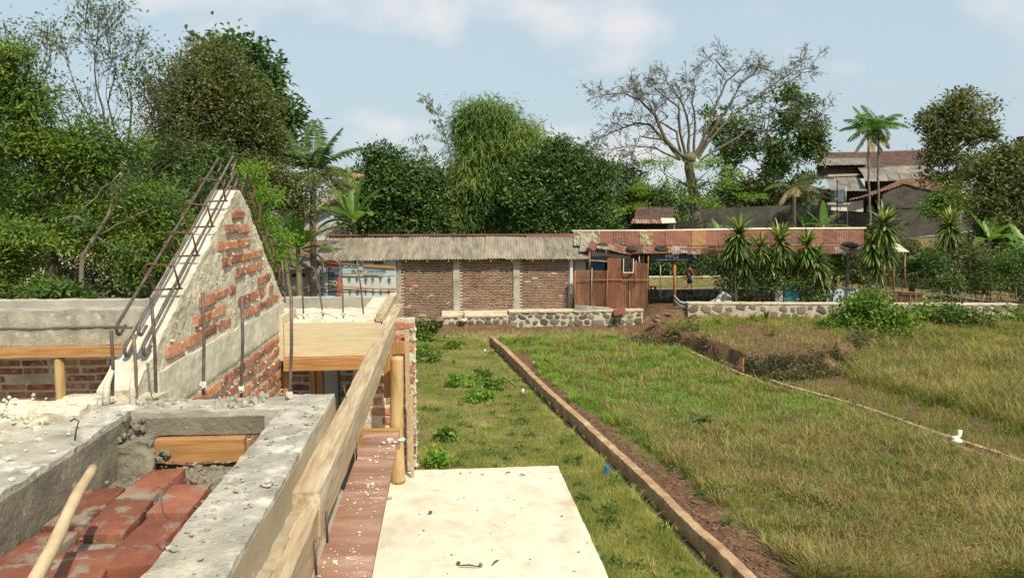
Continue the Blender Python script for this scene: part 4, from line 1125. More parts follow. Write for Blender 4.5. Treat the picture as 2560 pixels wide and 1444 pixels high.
for row, (yt, h) in enumerate(((689, 26), (722, 24))):
    for k in range(6):
        px = 874 + k * 19.5 + rr.uniform(-1.5, 1.5); s = h / 26 * rr.uniform(.7, .9); mb = MB(); Yf = YB - .028
        q = lambda dx, dy: P(px + dx * s, yt + dy * s, Y=Yf)
        hd = [q(2.2 * math.cos(t), 3 + 2.6 * math.sin(t)) for t in np.linspace(0, 2 * math.pi, 9)[:-1]]
        mb.prism(hd, (0, -.003, 0))
        l = rr.uniform(-3, 3)
        mb.prism([q(-2.5, 7), q(2.5, 7), q(1.6 + l * .3, 14), q(3.5 + l * .4, 19), q(-2.8, 19), q(-1.6, 14)], (0, -.003, 0))
        mb.prism([q(-1.5, 19), q(1.2, 19), q(.8 + l, 25), q(-.8 + l, 25)], (0, -.003, 0))
        mb.prism([q(-2.4, 8), q(-2.0, 10), q(-6.5, 13 + l), q(-6.8, 11.5 + l)], (0, -.003, 0))
        mb.prism([q(2.4, 8), q(2.0, 10), q(6.2, 14 - l), q(6.6, 12.5 - l)], (0, -.003, 0))
        mb.obj('printed_figure', M_ink, bn)
b2 = thing('banner', 'narrow upright banner in navy, red and yellow left of the pale blue one', 'banner', P(833, 745, Y=YB))
cloth('fabric', P(812, 660, Y=YB), P(853, 660, Y=YB), P(853, 760, Y=YB), P(812, 760, Y=YB), M_bb, b2, fold=.01)
cloth('fabric', P(820, 668, Y=YB - .012), P(849, 668, Y=YB - .012), P(849, 750, Y=YB - .012), P(820, 750, Y=YB - .012), M_navy, b2, fold=.0)
cloth('fabric', P(816, 659, Y=YB - .02), P(852, 659, Y=YB - .02), P(852, 671, Y=YB - .02), P(816, 668, Y=YB - .02), M_red, b2, fold=.0)
cloth('fabric', P(845, 690, Y=YB - .02), P(852, 690, Y=YB - .02), P(852, 740, Y=YB - .02), P(841, 740, Y=YB - .02), M_red, b2, fold=.0)
c = P(837, 707, Y=YB - .03)
for rad, mt in ((.085, M_yel), (.055, M_navy)):
    MB().prism([(c.x + rad * math.cos(t), c.y - (.004 if mt is M_navy else 0), c.z + rad * math.sin(t)) for t in np.linspace(0, 2 * math.pi, 17)[:-1]], (0, -.003, 0)).obj('printed_disc', mt, b2)
for k in range(7):
    a = P(822 + k % 2, 678 + k * 8, Y=YB - .03); MB().box(a + Vector((.05, 0, 0)), (.11, .003, .02)).obj('printed_bar', M_yel, b2)
b3 = thing('banner', 'white upright banner strip with black vertical lettering at the shed corner', 'banner', P(802, 745, Y=YB))
cloth('fabric', P(796, 662, Y=YB), P(811, 662, Y=YB), P(811, 760, Y=YB), P(797, 760, Y=YB), M_bw, b3, fold=.01)
text('PT Bank Mandiri (Persero)', .145, P(803, 705, Y=YB - .03), M_ink, b3, rot=-math.pi / 2, wide=.82)
b4 = thing('banner', 'torn black and white banner scrap tucked under the shed eave', 'banner', P(910, 655, Y=YB + .05))
cloth('fabric', P(800, 648, Y=YB + .05), P(989, 648, Y=YB + .05), P(989, 668, Y=YB + .05), P(800, 664, Y=YB + .05), M_bw, b4)
for a, b in (((835, 652), (842, 658)), ((884, 650), (898, 662)), ((935, 649), (958, 660)), ((905, 655), (935, 651))):
    p = P(*a, Y=YB + .02); q = P(*b, Y=YB + .02); MB().box((p + q) / 2, (abs(q.x - p.x), .003, abs(q.z - p.z))).obj('printed_block', M_ink, b4)
tag(MB().bar(P(908, 663, Y=YB - .06), P(989, 668, Y=YB - .06), .04, .09).obj('board', MAT['wood_brown'], loc=P(950, 665, Y=YB)), 'brown board nailed across the top of the pale blue banner', 'board')
rails = [((808, 682, 960, 685), 'upper thin pole across the banners'), ((808, 722, 990, 721), 'lower thin pole across the banners'), ((825, 713, 990, 724), 'slanting thin pole across the banners'), ((808, 655, 808, 745), 'thin upright pole in front of the narrow banner'), ((808, 656, 900, 662), 'topmost thin pole across the banners')]
for (a, b, c, d), lab in rails:
    A = P(a, b, Y=YB - .1); B = P(c, d, Y=YB - .1)
    tag(MB().tube([A, (A + B) / 2 + Vector((0, 0, -.01)), B], .018, 6).obj('thin_pole', MAT['wood_brown'], loc=A, smooth=True), lab, 'pole', 'thin poles holding the banners')

# foundations in front of the shed
XA = P(1105, 800, Y=26.95).x; XB = P(1272, 800, Y=26.95).x; XC = P(1645, 800, Y=27.0).x
stone_wall('stone_footing', 'low stone footing with a pale kerb in front of the shed, left half', 'wall', XA, XB, 26.95, .02, P(0, 806, Y=26.95).z, th=.5, ssize=.25, seed=3)
stone_wall('stone_footing', 'higher stone footing with a pale kerb below the rusty fence', 'wall', XB + .03, XC - .6, 26.9, .02, P(0, 796, Y=26.9).z, th=.55, ssize=.26, seed=4)
tag(rbox_obj('concrete_apron', (XA, 27.35, .2), (XC - .8, 27.78, P(0, 793, Y=27.4).z), .06, .012, MAT['coping'], freq=5, seed=5, loc=((XA + XC) / 2, 27.5, .2)), 'narrow worn concrete ledge along the foot of the shed', 'ledge')
for nm in [o for o in bpy.data.objects if o.name.startswith('stone_footing')]: pass
for k, (px, py, r, lab) in enumerate(((1095, 798, .26, 'large dark boulder beside the leafy weeds at the shed corner'), (1062, 806, .2, 'dark boulder in the weeds left of the large one'), (1030, 800, .18, 'dark boulder half hidden near the brick pier'), (1640, 798, .17, 'dark flat stone at the gap between fence and stone wall'), (1642, 790, .16, 'grey squared block on the earth by the gap'), (1670, 785, .16, 'flat brown slab stone on the earth by the gap'))):
    Y_ = 26.7 if px < 1500 else 26.2; p = P(px, py, Y=Y_)
    tag(MB().rock(p - Vector((0, 0, .03)), r, k + 3, 2, (1.1, .8, .6)).obj('boulder', MAT['stone'], loc=p), lab, 'stone', 'loose stones at the edge of the plots')
# standpipe
p = P(1160, 800, Y=26.85); q = P(1160, 771, Y=26.85)
sp = thing('standpipe', 'grey upright water pipe with a tap head in front of the brick shed', 'water pipe', p)
MB().tube([p, q], .03, 8).obj('pipe', MAT['galv'], sp, smooth=True)
MB().box(q, (.09, .09, .07)).box(q + Vector((-.07, 0, .02)), (.08, .04, .04)).obj('tap', MAT['galv'], sp)
MB().rock(p, .13, 4, 2, (1.3, 1, .6)).obj('concrete_foot', MAT['coping'], sp)

# ---- rusty fence enclosure
YF_ = 27.3
fence = thing('tin_fence', 'fence of upright rusty corrugated sheets between shed and open roof', 'fence', P(1525, 775, Y=YF_))
segs = [(1436, 1479, 674, 762, 'rust'), (1477, 1518, 675, 766, 'rust'), (1516, 1556, 677, 771, 'rust_red'), (1554, 1590, 678, 777, 'rust'), (1572, 1618, 672, 776, 'rust')]
for k, (a, b, t, bt, mt) in enumerate(segs):
    yo = YF_ - .03 * (k % 3)
    sheet('tin_sheet', P(a, t, Y=yo), P(b, t + 1, Y=yo), P(b - 1, bt + 1, Y=yo), P(a + 1, bt, Y=yo), MAT[mt], fence, seed=k, sag=.02, amp=.02, per=.09)
sheet('tin_sheet', P(1518, 645, Y=YF_ + .1), P(1553, 645, Y=YF_ + .1), P(1556, 680, Y=YF_ + .1), P(1519, 680, Y=YF_ + .1), MAT['rust_red'], fence, seed=7, amp=.012)
sheet('tin_sheet', P(1583, 652, Y=YF_ + .1), P(1622, 660, Y=YF_ + .1), P(1620, 700, Y=YF_ + .1), P(1583, 700, Y=YF_ + .1), MAT['rust'], fence, seed=8, amp=.012)
for (a, b, c, d) in ((1436, 699, 1621, 699), (1480, 670, 1478, 766), (1520, 672, 1514, 768), (1590, 650, 1588, 712), (1574, 726, 1573, 783), (1621, 640, 1617, 776), (1438, 675, 1436, 772)):
    A = P(a, b, Y=YF_ - .1); B = P(c, d, Y=YF_ - .1)
    MB().tube([A, B], .016, 6).obj('fence_rail', MAT['wood_brown'] if a != 1480 else MAT['galv'], fence, smooth=True)
# window frame leaning in the gap
wf = thing('window_frame', 'pale square window frame set in the rusty fence', 'window frame', P(1572, 682, Y=YF_ - .1))
A = P(1559, 646, Y=YF_ - .14); B = P(1583, 681, Y=YF_ - .14)
for p, q in (((A.x, A.z), (A.x, B.z)), ((B.x, A.z), (B.x, B.z)), ((A.x, B.z), (B.x, B.z))):
    MB().bar((p[0], A.y, p[1]), (q[0], A.y, q[1]), .03, .03).obj('frame_bar', MAT['cream_sheet'], wf)
MB().box(((A.x + B.x) / 2, YF_ + .02, (A.z + B.z) / 2), (B.x - A.x, .03, A.z - B.z)).obj('dark_opening', MAT['dark_void'], wf)  # dark sheet that paints the gloom inside the open frame
for k in range(3):
    A = P(1437, 764 + 3.6 * k, Y=YF_ - .35); B = P(1526, 770 + 3 * k, Y=YF_ - .35)
    tag(MB().tube([A, B], .03, 7).obj('bamboo_pole', MAT['old_concrete'], loc=A, smooth=True), ('top', 'middle', 'bottom')[k] + ' one of three long poles stacked at the foot of the rusty fence', 'pole', 'stacked poles')
tag(sheet('tin_scrap', P(1533, 773, Y=26.9), P(1563, 770, Y=26.9), P(1566, 782, Y=26.5), P(1536, 790, Y=26.5), MAT['rust_red'], loc=P(1548, 780, Y=26.8)), 'bent rusty metal scrap lying at the foot of the fence', 'metal scrap')
# shack behind the fence
sh = thing('tin_shack', 'patched lean-to roofs behind the rusty fence with a blue wall', 'shack', P(1540, 770, Y=28.6))
def quad(name, pts, mat, root, **k):
    return sheet(name, *[P(a, b, Y=c) for a, b, c in pts], mat, root, **k)
quad('roof_sheet', [(1455, 584, 29.9), (1482, 584, 29.9), (1470, 628, 27.9), (1448, 628, 27.9)], MAT['rust_silver'], sh, seed=3)
quad('roof_sheet', [(1478, 600, 28.8), (1500, 612, 28.8), (1490, 630, 27.6), (1469, 617, 27.6)], MAT['rust_red'], sh, seed=4)
quad('roof_sheet', [(1496, 611, 28.6), (1536, 613, 28.6), (1534, 627, 27.5), (1490, 621, 27.5)], MAT['rust_silver'], sh, seed=5, lift=.02)
quad('roof_sheet', [(1530, 613, 28.6), (1584, 615, 28.6), (1578, 637, 27.5), (1530, 626, 27.5)], MAT['rust_silver'], sh, seed=6)
quad('roof_sheet', [(1584, 612, 28.6), (1610, 612, 28.6), (1604, 634, 27.5), (1578, 636, 27.5)], MAT['maroon'], sh, seed=7, lift=.02)
quad('roof_sheet', [(1462, 636, 28.4), (1520, 636, 28.4), (1520, 655, 27.7), (1458, 650, 27.7)], MAT['asbestos'], sh, seed=8)
V_ = [P(1480, 628, Y=28.2), P(1576, 640, Y=28.2), P(1576, 646, Y=28.2), P(1478, 642, Y=28.2)]
MB().prism(V_, (0, .04, 0)).obj('cream_panel', MAT['cream_sheet'], sh)
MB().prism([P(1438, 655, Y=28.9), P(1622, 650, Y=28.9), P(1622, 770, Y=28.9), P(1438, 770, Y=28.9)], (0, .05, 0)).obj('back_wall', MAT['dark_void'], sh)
MB().prism([P(1466, 655, Y=28.3), P(1512, 656, Y=28.3), P(1512, 690, Y=28.3), P(1466, 690, Y=28.3)], (0, .04, 0)).obj('blue_panel', flat('teal_paint', (.05, .22, .30)), sh)
MB().prism([P(1438, 654, Y=28.2), P(1464, 654, Y=28.2), P(1464, 690, Y=28.2), P(1438, 690, Y=28.2)], (0, .04, 0)).obj('yellow_panel', MAT['cream_sheet'], sh)
for a, b, c, d in ((1474, 624, 1474, 676), (1522, 628, 1522, 648), (1597, 636, 1600, 672)):
    MB().tube([P(a, b, Y=27.7), P(c, d, Y=27.7)], .03, 6).obj('post', MAT['galv'] if a == 1597 else MAT['wood_brown'], sh, smooth=True)

# ---- long open roof
pav = thing('open_roof', 'long open shelter under red rusty corrugated sheets on thin posts', 'shelter', P(1860, 775, Y=28.5))
YR, YM, YE = 30.9, 28.7, 27.5
mats = ['rust_green', 'rust_green', 'rust_red', 'rust_green', 'rust_red', 'rust_green', 'rust_red', 'rust_red', 'rust_red', 'rust_yellow', 'rust_red', 'rust_red', 'rust', 'rust_red', 'rust_red', 'rust_red', 'rust', 'rust', 'rust_red', 'rust', 'rust', 'rust_red']
edges = [1434 + (2158 - 1434) * k / 22 for k in range(23)]
for k in range(22):
    a, b = edges[k], edges[k + 1] + 2
    yt = lambda x: 579 - (x - 1434) / 724 * 6; ym = lambda x: 614 - (x - 1434) / 724 * 3
    sheet('roof_sheet', P(a, yt(a), Y=YR), P(b, yt(b), Y=YR), P(b, ym(b), Y=YM), P(a, ym(a), Y=YM), MAT[mats[k]], pav, seed=k + 30, sag=.03, amp=.026, per=.11, lift=.014 * (k % 2))
lm = ['rust_silver', 'rust_yellow', 'rust_silver', 'rust_silver', 'rust_red', 'rust_red', 'rust', 'rust_red', 'rust_silver', 'rust_red', 'rust_red', 'rust_silver', 'rust', 'rust_silver', 'rust']
e2 = [1606 + (2160 - 1606) * k / 15 for k in range(16)]
for k in range(15):
    a, b = e2[k], e2[k + 1] + 2
    sheet('roof_sheet', P(a, 612, Y=YM - .05), P(b, 612, Y=YM - .05), P(b, 631 - k % 3, Y=YE), P(a, 631 + (k * 7) % 3 - (k > 3), Y=YE), MAT[lm[k]], pav, seed=k + 60, sag=.05, amp=.026, per=.11, lift=-.04)
A = P(1430, 577.5, Y=YR); B = P(2165, 570.5, Y=YR)
MB().tube([A, A.lerp(B, .3) + Vector((0, 0, -.02)), A.lerp(B, .6) + Vector((0, 0, .015)), B], .05, 6).obj('ridge_pole', MAT['cream_sheet'], pav, smooth=True)
sheet('roof_sheet', A + Vector((0, 0, 0)), B, B + Vector((0, 1.8, -.7)), A + Vector((0, 1.8, -.7)), MAT['rust'], pav, amp=.015, per=.2)
for (a, b, c, d, r) in ((1608, 640, 1612, 775, .04), (1651, 634, 1651, 745, .025), (1686, 634, 1687, 765, .06), (1714, 632, 1714, 672, .022), (1803, 636, 1803, 690, .022), (1962, 637, 1962, 690, .022)):
    MB().tube([P(a, b, Y=27.9), P(c, d, Y=27.9)], r, 7).obj('post', MAT['galv'] if r < .03 else MAT['wood_brown'], pav, smooth=True)
A = P(2120, 634, Y=27.8); B = P(2116, 775, Y=27.8)
MB().bar(B, A, .11, .11).obj('post', MAT['old_concrete'], pav)
MB().bar(P(2118, 640, Y=27.8), P(2134, 631, Y=27.8), .06, .06).obj('brace', MAT['old_concrete'], pav)
for a, b, c, d, lab in ((1700, 628, 1850, 622, 'bamboo pole lying on the left of the long rusty roof'), (1760, 621, 2100, 619, 'long bamboo pole lying along the edge of the rusty roof'), (1535, 618, 1560, 626, 'short wooden batten lying on the shack roof')):
    A = P(a, b, Y=27.9 if a > 1600 else 27.7) + Vector((0, 0, .10)); B = P(c, d, Y=27.9 if a > 1600 else 27.7) + Vector((0, 0, .10))
    tag(MB().tube([A, B], .03, 7).obj('roof_pole', MAT['wood_brown'], loc=A, smooth=True), lab, 'pole')
def tyre(px, py, Y, R_, lab, tilt=.1):
    p = P(px, py, Y=Y)
    n, m = 20, 8; V = []; Q = []
    for a in range(n):
        for b in range(m):
            A_ = 2 * math.pi * a / n; B_ = 2 * math.pi * b / m
            rr_ = R_ - .085 + .085 * math.cos(B_); V.append((rr_ * math.cos(A_), rr_ * math.sin(A_), .075 * math.sin(B_)))
            Q.append([a * m + b, ((a + 1) % n) * m + b, ((a + 1) % n) * m + (b + 1) % m, a * m + (b + 1) % m])
    V = np.array(V) @ np.array(Matrix.Rotation(.2 + tilt, 3, 'X')).T + np.array(p)
    tag(link('tyre', mesh_np('tyre', V, np.array(Q), True), MAT['rubber'], None, p), lab, 'tyre', 'old tyres weighing down the roofs')
tyre(1654, 621, 27.9, .27, 'worn tyre on the rusty roof above the dark sign'); tyre(1579, 622, 27.8, .22, 'worn tyre on the maroon patch of the shack roof')
tyre(1506, 613, 28.3, .22, 'flat worn tyre at the left of the shack roof', .0); tyre(2126, 612, 28.2, .3, 'worn tyre near the right end of the long rusty roof')
# small roof at right
sr = thing('small_roof', 'small cream and rust tin roof on poles at the end of the shelter', 'shelter', P(2240, 770, Y=27.6))
quad('roof_sheet', [(2196, 606, 29.0), (2218, 606, 29.0), (2236, 630, 27.4), (2205, 630, 27.4)], MAT['rust_silver'], sr, seed=3)
quad('roof_sheet', [(2216, 606, 29.0), (2242, 607, 29.0), (2274, 629, 27.4), (2234, 630, 27.4)], MAT['cream_sheet'], sr, seed=4)
for a, b, c in ((2234, 630, 735), (2262, 632, 720), (2207, 632, 735)):
    MB().tube([P(a, b, Y=27.7), P(a, c, Y=27.7)], .035, 6).obj('post', MAT['wood_brown'], sr, smooth=True)
# signs
sg = thing('sign_banner', 'dark banner lettered MPLS hanging under the rusty roof', 'banner', P(1686, 650, Y=27.75))
cloth('fabric', P(1622, 630, Y=27.75), P(1748, 629, Y=27.75), P(1746, 652, Y=27.75), P(1626, 653, Y=27.75), M_bd, sg, fold=.015)
text('MPLS', .20, P(1680, 641, Y=27.72), M_inkw, sg, wide=1.2)
text('( MASA PENGENALAN LINGKUNGAN SEKOLAH )', .058, P(1682, 649, Y=27.72), M_inkw, sg)
cloth('fabric_scrap', P(1727, 630, Y=27.7), P(1738, 630, Y=27.7), P(1743, 647, Y=27.7), P(1736, 645, Y=27.7), M_bw, sg, fold=.02)
# draped old banner
mb_top = [(1685, 736), (1700, 752), (1730, 758), (1765, 757), (1790, 745), (1803, 724), (1828, 738)]
mb_bot = [(1686, 752), (1702, 766), (1732, 772), (1768, 773), (1800, 768), (1822, 764), (1832, 758)]
V = []; 
for (a, b), (c, d) in zip(mb_top, mb_bot):
    for t in np.linspace(0, 1, 6):
        V.append(P(a + (c - a) * t, b + (d - b) * t, Y=27.1 - .12 * math.sin(t * 9)))
i = np.arange(7 * 6).reshape(7, 6)
Q = np.stack([i[:-1, :-1], i[1:, :-1], i[1:, 1:], i[:-1, 1:]], -1).reshape(-1, 4)
o = link('draped_banner', mesh_np('draped_banner', np.array([v[:] for v in V]), Q, True), flat('faded_tarp', (.40, .43, .44), .5), None, P(1750, 765, Y=27.1)); o.modifiers.new('thickness', 'SOLIDIFY').thickness = .006
tag(o, 'faded grey white banner sheet draped low between post and bushes', 'banner')
for r_, m_ in ((.13, M_ink), (.09, M_bw)):
    c = P(1796, 752, Y=26.93 - r_ * .001 + (.0 if m_ is M_ink else -.01)); MB().prism([(c.x + r_ * math.cos(t), c.y, c.z + r_ * math.sin(t)) for t in np.linspace(0, 2 * math.pi, 17)[:-1]], (0, -.003, 0)).obj('printed_ring', m_, o)
db = thing('hung_banner', 'dark banner with round emblem and white upside down lettering on the hedge', 'banner', P(2120, 770, Y=26.95))
cloth('fabric', P(2068, 716, Y=26.95), P(2182, 722, Y=26.95), P(2176, 764, Y=26.95), P(2058, 766, Y=26.95), M_bd, db, fold=.04)
c = P(2098, 734, Y=26.9)
MB().prism([(c.x + .2 * math.cos(t), c.y, c.z + .2 * math.sin(t)) for t in np.linspace(0, 2 * math.pi, 17)[:-1]], (0, -.003, 0)).obj('printed_disc', M_bb, db)
for a, b, r in ((2093, 731, .05), (2102, 730, .04), (2100, 740, .06)):
    c = P(a, b, Y=26.885); MB().prism([(c.x + r * math.cos(t), c.y, c.z + r * math.sin(t)) for t in np.linspace(0, 2 * math.pi, 9)[:-1]], (0, -.003, 0)).obj('printed_disc', M_bd, db)
text('201', .22, P(2131, 737, Y=26.9), M_inkw, db, rot=-math.pi / 2 + .1)
for a, b, w_, h_ in ((2142, 732, .09, .30), (2086, 752, .12, .34), (2072, 728, .09, .30), (2077, 732, .05, .22), (2068, 752, .07, .26), (2096, 755, .08, .28), (2108, 756, .08, .2), (2119, 748, .03, .5)):
    MB().box(P(a, b, Y=26.9), (w_, .004, h_), Matrix.Rotation(.08, 3, 'Y')).obj('printed_bar', M_bb, db)
tag(cloth('tarpaulin', P(1958, 712, Y=27.0), P(1998, 714, Y=27.0), P(1996, 766, Y=27.0), P(1960, 768, Y=27.0), flat('teal_tarp', (.03, .13, .15)), loc=P(1978, 766, Y=27.0)), 'dark teal sheet hanging among the hedge stems', 'sheet')
o = cloth('paper_banner', P(1937, 718, Y=27.0), P(1957, 718, Y=27.0), P(1957, 760, Y=27.0), P(1937, 758, Y=27.0), flat('grey_print', (.42, .42, .38)), loc=P(1947, 760, Y=27.0)); tag(o, 'grey printed panel hanging left of the teal sheet', 'banner')

# ---- stone retaining wall on the right, running slightly towards the camera
xa = P(1720, 785, Y=26.75).x; pe = P(2540, 800, Y=25.2)
L_ = math.hypot(pe.x - xa, pe.y - 26.75); mid = ((xa + pe.x) / 2, (26.75 + pe.y) / 2)
root = thing('stone_wall', 'low wall of dark stones in pale mortar beyond the earth mound', 'wall', (mid[0], mid[1], .3))
stone_wall('', '', '', mid[0] - L_ / 2, mid[0] + L_ / 2, mid[1], .3, 1.17, th=.38, ssize=.34, seed=9, root=root, skip=.10)
root.rotation_euler.z = math.atan2(pe.y - 26.75, pe.x - xa)
# terraces behind, under the shelter
stone_wall('terrace_wall', 'mossy stone face of the lower terrace under the shelter', 'wall', 7.9, 13.3, 33.95, .2, .93, th=.4, ssize=.28, seed=12)
stone_wall('terrace_wall', 'stone face of the upper terrace behind the walking person', 'wall', 7.9, 14.5, 36.95, .85, 1.27, th=.4, ssize=.26, seed=13)
for k, (a, b, c, d, lab) in enumerate(((1626, 730, 1640, 716, 'low wooden stool frame on the terrace edge behind the fence'), (1703, 731, 1722, 724, 'small orange brown box on the terrace by the walking person'))):
    A = P(a, b, Y=33.9); B = P(c, d, Y=33.9); t = thing('stool' if k == 0 else 'wooden_box', lab, 'stool' if k == 0 else 'box', ((A.x + B.x) / 2, 33.9, A.z))
    for x in (A.x + .02, B.x - .02):
        MB().box((x, 33.95, (A.z + B.z) / 2), (.04, .2, B.z - A.z)).obj('leg', MAT['wood_brown'], t)
    MB().box(((A.x + B.x) / 2, 33.95, B.z), (B.x - A.x, .22, .04)).obj('seat', MAT['wood_orange'], t)

# ================================================================== BUILDINGS BEHIND
def wallpoly(name, pts, mat, root, th=.15):
    """pts: (px, py) on a plane of constant Y given as last value"""
    Y = pts[-1]; return MB().prism([P(a, b, Y=Y) for a, b in pts[:-1]], (0, th, 0)).obj(name, mat, root)
# soot-dark compound wall
cw = thing('compound_wall', 'long soot black compound wall on the slope behind the shelter', 'wall', P(1900, 600, Y=42.3))
wallpoly('wall', [(1735, 524), (1880, 516), (2055, 511), (2055, 625), (1735, 625), 42.3], MAT['soil_wall'], cw)
wallpoly('wall', [(2055, 524), (2130, 532), (2206, 532), (2206, 625), (2055, 625), 42.25], MAT['soil_wall'], cw)
wallpoly('wall', [(2380, 532), (2500, 532), (2500, 640), (2380, 640), 42.25], MAT['soil_wall'], cw)
# orange roofed house with black gable
ho = thing('tiled_house', 'house with a ragged orange tile roof and a soot black gable wall', 'house', P(2280, 600, Y=43))
wallpoly('gable_wall', [(2204, 620), (2206, 487), (2250, 462), (2288, 467), (2352, 480), (2382, 545), (2382, 630), 42.9], MAT['soil_wall'], ho, .2)
V, Q = rbox(tuple(P(2210, 520, Y=42.85)), (P(2346, 515, Y=42.85).x, 42.95, P(0, 514, Y=42.85).z), .2, .01); link('string_course', mesh_np('string_course', V, Q, True), MAT['soil_wall'], ho)
quad('roof_tiles', [(2262, 449, 47), (2340, 436, 47), (2262, 463, 42.8), (2118, 505, 42.8)], MAT['tile_red'], ho, tile=9, amp=.05, per=.25, sag=.12)
quad('roof_tiles', [(2330, 436, 48), (2446, 418, 48), (2352, 481, 42.8), (2252, 461, 42.8)], MAT['tile_red'], ho, tile=8, amp=.05, per=.25, sag=.12)
quad('roof_tiles', [(2350, 462, 46), (2416, 462, 46), (2424, 479, 44), (2338, 479, 44)], MAT['tile_red'], ho, tile=5, amp=.05, per=.25)
wallpoly('barge_board', [(2336, 462), (2452, 418), (2457, 424), (2342, 470), 44.5], flat('pink_board', (.45, .26, .23)), ho, .1)
wallpoly('upper_wall', [(2368, 458), (2440, 428), (2450, 428), (2450, 462), 44.8], flat('grey_wall', (.36, .38, .39)), ho, .1)
wallpoly('white_wall', [(2374, 478), (2450, 478), (2450, 536), (2374, 536), 43.5], flat('pale_blue_wall', (.50, .58, .60)), ho)
wallpoly('porch_wall', [(2120, 508), (2158, 500), (2158, 535), (2120, 535), 43.4], MAT['cream_sheet'], ho)
wallpoly('porch_back', [(2158, 500), (2206, 490), (2206, 535), (2158, 535), 43.8], MAT['dark_void'], ho)
wallpoly('window', [(2168, 514), (2184, 514), (2184, 529), (2168, 529), 43.7], MAT['galv'], ho, .05)
# big house with old tiles
hb = thing('hill_house', 'large house on the hill with dark old tiles and grey sheet roofs', 'house', P(2200, 480, Y=53))
quad('roof_tiles', [(2046, 386, 57), (2338, 377, 57), (2350, 418, 53), (2046, 420, 53)], MAT['tile_dark'], hb, tile=14, amp=.06, per=.28, sag=.1)
MB().tube([P(2046, 385, Y=57), P(2150, 383, Y=57), P(2340, 377, Y=57)], .12, 6).obj('ridge_tile', MAT['tile_red'], hb, smooth=True)
for k in range(4):
    a = 2036 + k * 32; quad('roof_sheet', [(a, 401 - k * .6, 54.6), (a + 31, 400 - k * .6, 54.6), (a + 36, 417 - k * .6, 52.9), (a + 2, 418 - k * .6, 52.9)], MAT['asbestos_far'], hb, per=.2, amp=.03, lift=.12)
for k in range(6):
    a = 2143 + k * 32; b = 2160 + k * 30
    quad('roof_sheet', [(a, 418 - k, 53.2), (a + 31, 417 - k, 53.2), (b + 30, 435 - k * .7, 51.8), (b - 4, 435 - k * .7, 51.8)], MAT['asbestos_far'], hb, per=.2, amp=.03, seed=k)
    quad('roof_sheet', [(b - 4, 434 - k * .7, 51.85), (b + 27, 434 - k * .7, 51.85), (b + 36, 453 - k * .6, 50.4), (b + 4, 453 - k * .6, 50.4)], MAT['asbestos_far'], hb, per=.2, amp=.03, seed=k + 9)
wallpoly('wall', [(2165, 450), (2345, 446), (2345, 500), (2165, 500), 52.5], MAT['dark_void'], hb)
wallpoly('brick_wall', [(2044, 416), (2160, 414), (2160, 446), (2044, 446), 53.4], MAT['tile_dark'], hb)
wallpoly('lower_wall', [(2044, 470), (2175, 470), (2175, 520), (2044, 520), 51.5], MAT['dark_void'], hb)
for k in range(3):
    a = 2052 + k * 28; quad('roof_sheet', [(a + 8, 440 - k, 53), (a + 36, 439 - k, 53), (a + 60, 477, 50.5), (a + 26, 477, 50.5)], MAT['asbestos_far'], hb, per=.2, amp=.03, seed=k + 20)
wallpoly('ledge', [(2070, 436), (2150, 434), (2152, 438), (2072, 441), 52.6], MAT['old_concrete'], hb, .1)
MB().tube([P(2266, 381, Y=56.8), P(2266, 360, Y=56.8)], .02, 5).obj('aerial', MAT['galv'], hb)
# hut with tiles
hu = thing('tiled_hut', 'small hut with a patch of red tiles above grey tin under the bare tree', 'hut', P(1640, 580, Y=37))
for k in range(3):
    a = 1590 + k * 32; quad('roof_tiles', [(a, 519, 38.5), (a + 31, 519, 38.5), (a + 28, 547, 37), (a - 5, 547, 37)], MAT['tile_dark'], hu, tile=5, amp=.045, per=.25, sag=.06, seed=k)
quad('roof_sheet', [(1583, 546, 37.1), (1655, 546, 37.1), (1657, 558, 36.2), (1576, 558, 36.2)], MAT['rust_silver'], hu, per=.12)
quad('roof_sheet', [(1652, 545, 37.0), (1686, 545, 37.0), (1690, 556, 36.2), (1655, 558, 36.2)], MAT['cream_sheet'], hu, per=.12)
wallpoly('wall', [(1580, 556), (1740, 552), (1740, 620), (1580, 620), 37.4], MAT['dark_void'], hu)
MB().tube([P(1685, 556, Y=36.3), P(1685, 590, Y=36.3)], .03, 6).obj('post', MAT['galv'], hu)
gh = thing('far_house', 'far pale grey roof between the trees behind the bare tree', 'house', P(1672, 500, Y=60))
quad('roof_sheet', [(1658, 484, 61), (1692, 484, 61), (1700, 497, 58), (1650, 497, 58)], MAT['cream_sheet'], gh, per=.4, amp=.03)
wallpoly('wall', [(1652, 496), (1700, 496), (1700, 530), (1652, 530), 59], MAT['old_concrete'], gh)
# house between the trees in the middle
hm = thing('gabled_house', 'pale house with a brown edged gable between banana plants and palm', 'house', P(800, 600, Y=44))
wallpoly('gable_wall', [(752, 548), (838, 502), (925, 540), (925, 600), (752, 600), 44], flat('pale_house_wall', (.48, .55, .58)), hm)
quad('roof_sheet', [(880, 476, 50), (970, 490, 50), (928, 545, 43.6), (836, 498, 43.6)], MAT['asbestos'], hm, per=.3, amp=.03)
quad('roof_sheet', [(790, 490, 50), (882, 476, 50), (838, 497, 43.6), (744, 550, 43.6)], MAT['asbestos'], hm, per=.3, amp=.03)
MB().bar(P(744, 552, Y=43.5), P(838, 500, Y=43.5), .12, .18).obj('barge_board', MAT['maroon'], hm)
MB().bar(P(838, 500, Y=43.5), P(930, 545, Y=43.5), .12, .18).obj('barge_board', MAT['maroon'], hm)
quad('roof_sheet', [(770, 560, 38), (860, 560, 38), (880, 590, 35), (740, 592, 35)], MAT['asbestos'], hm, per=.2, amp=.03)
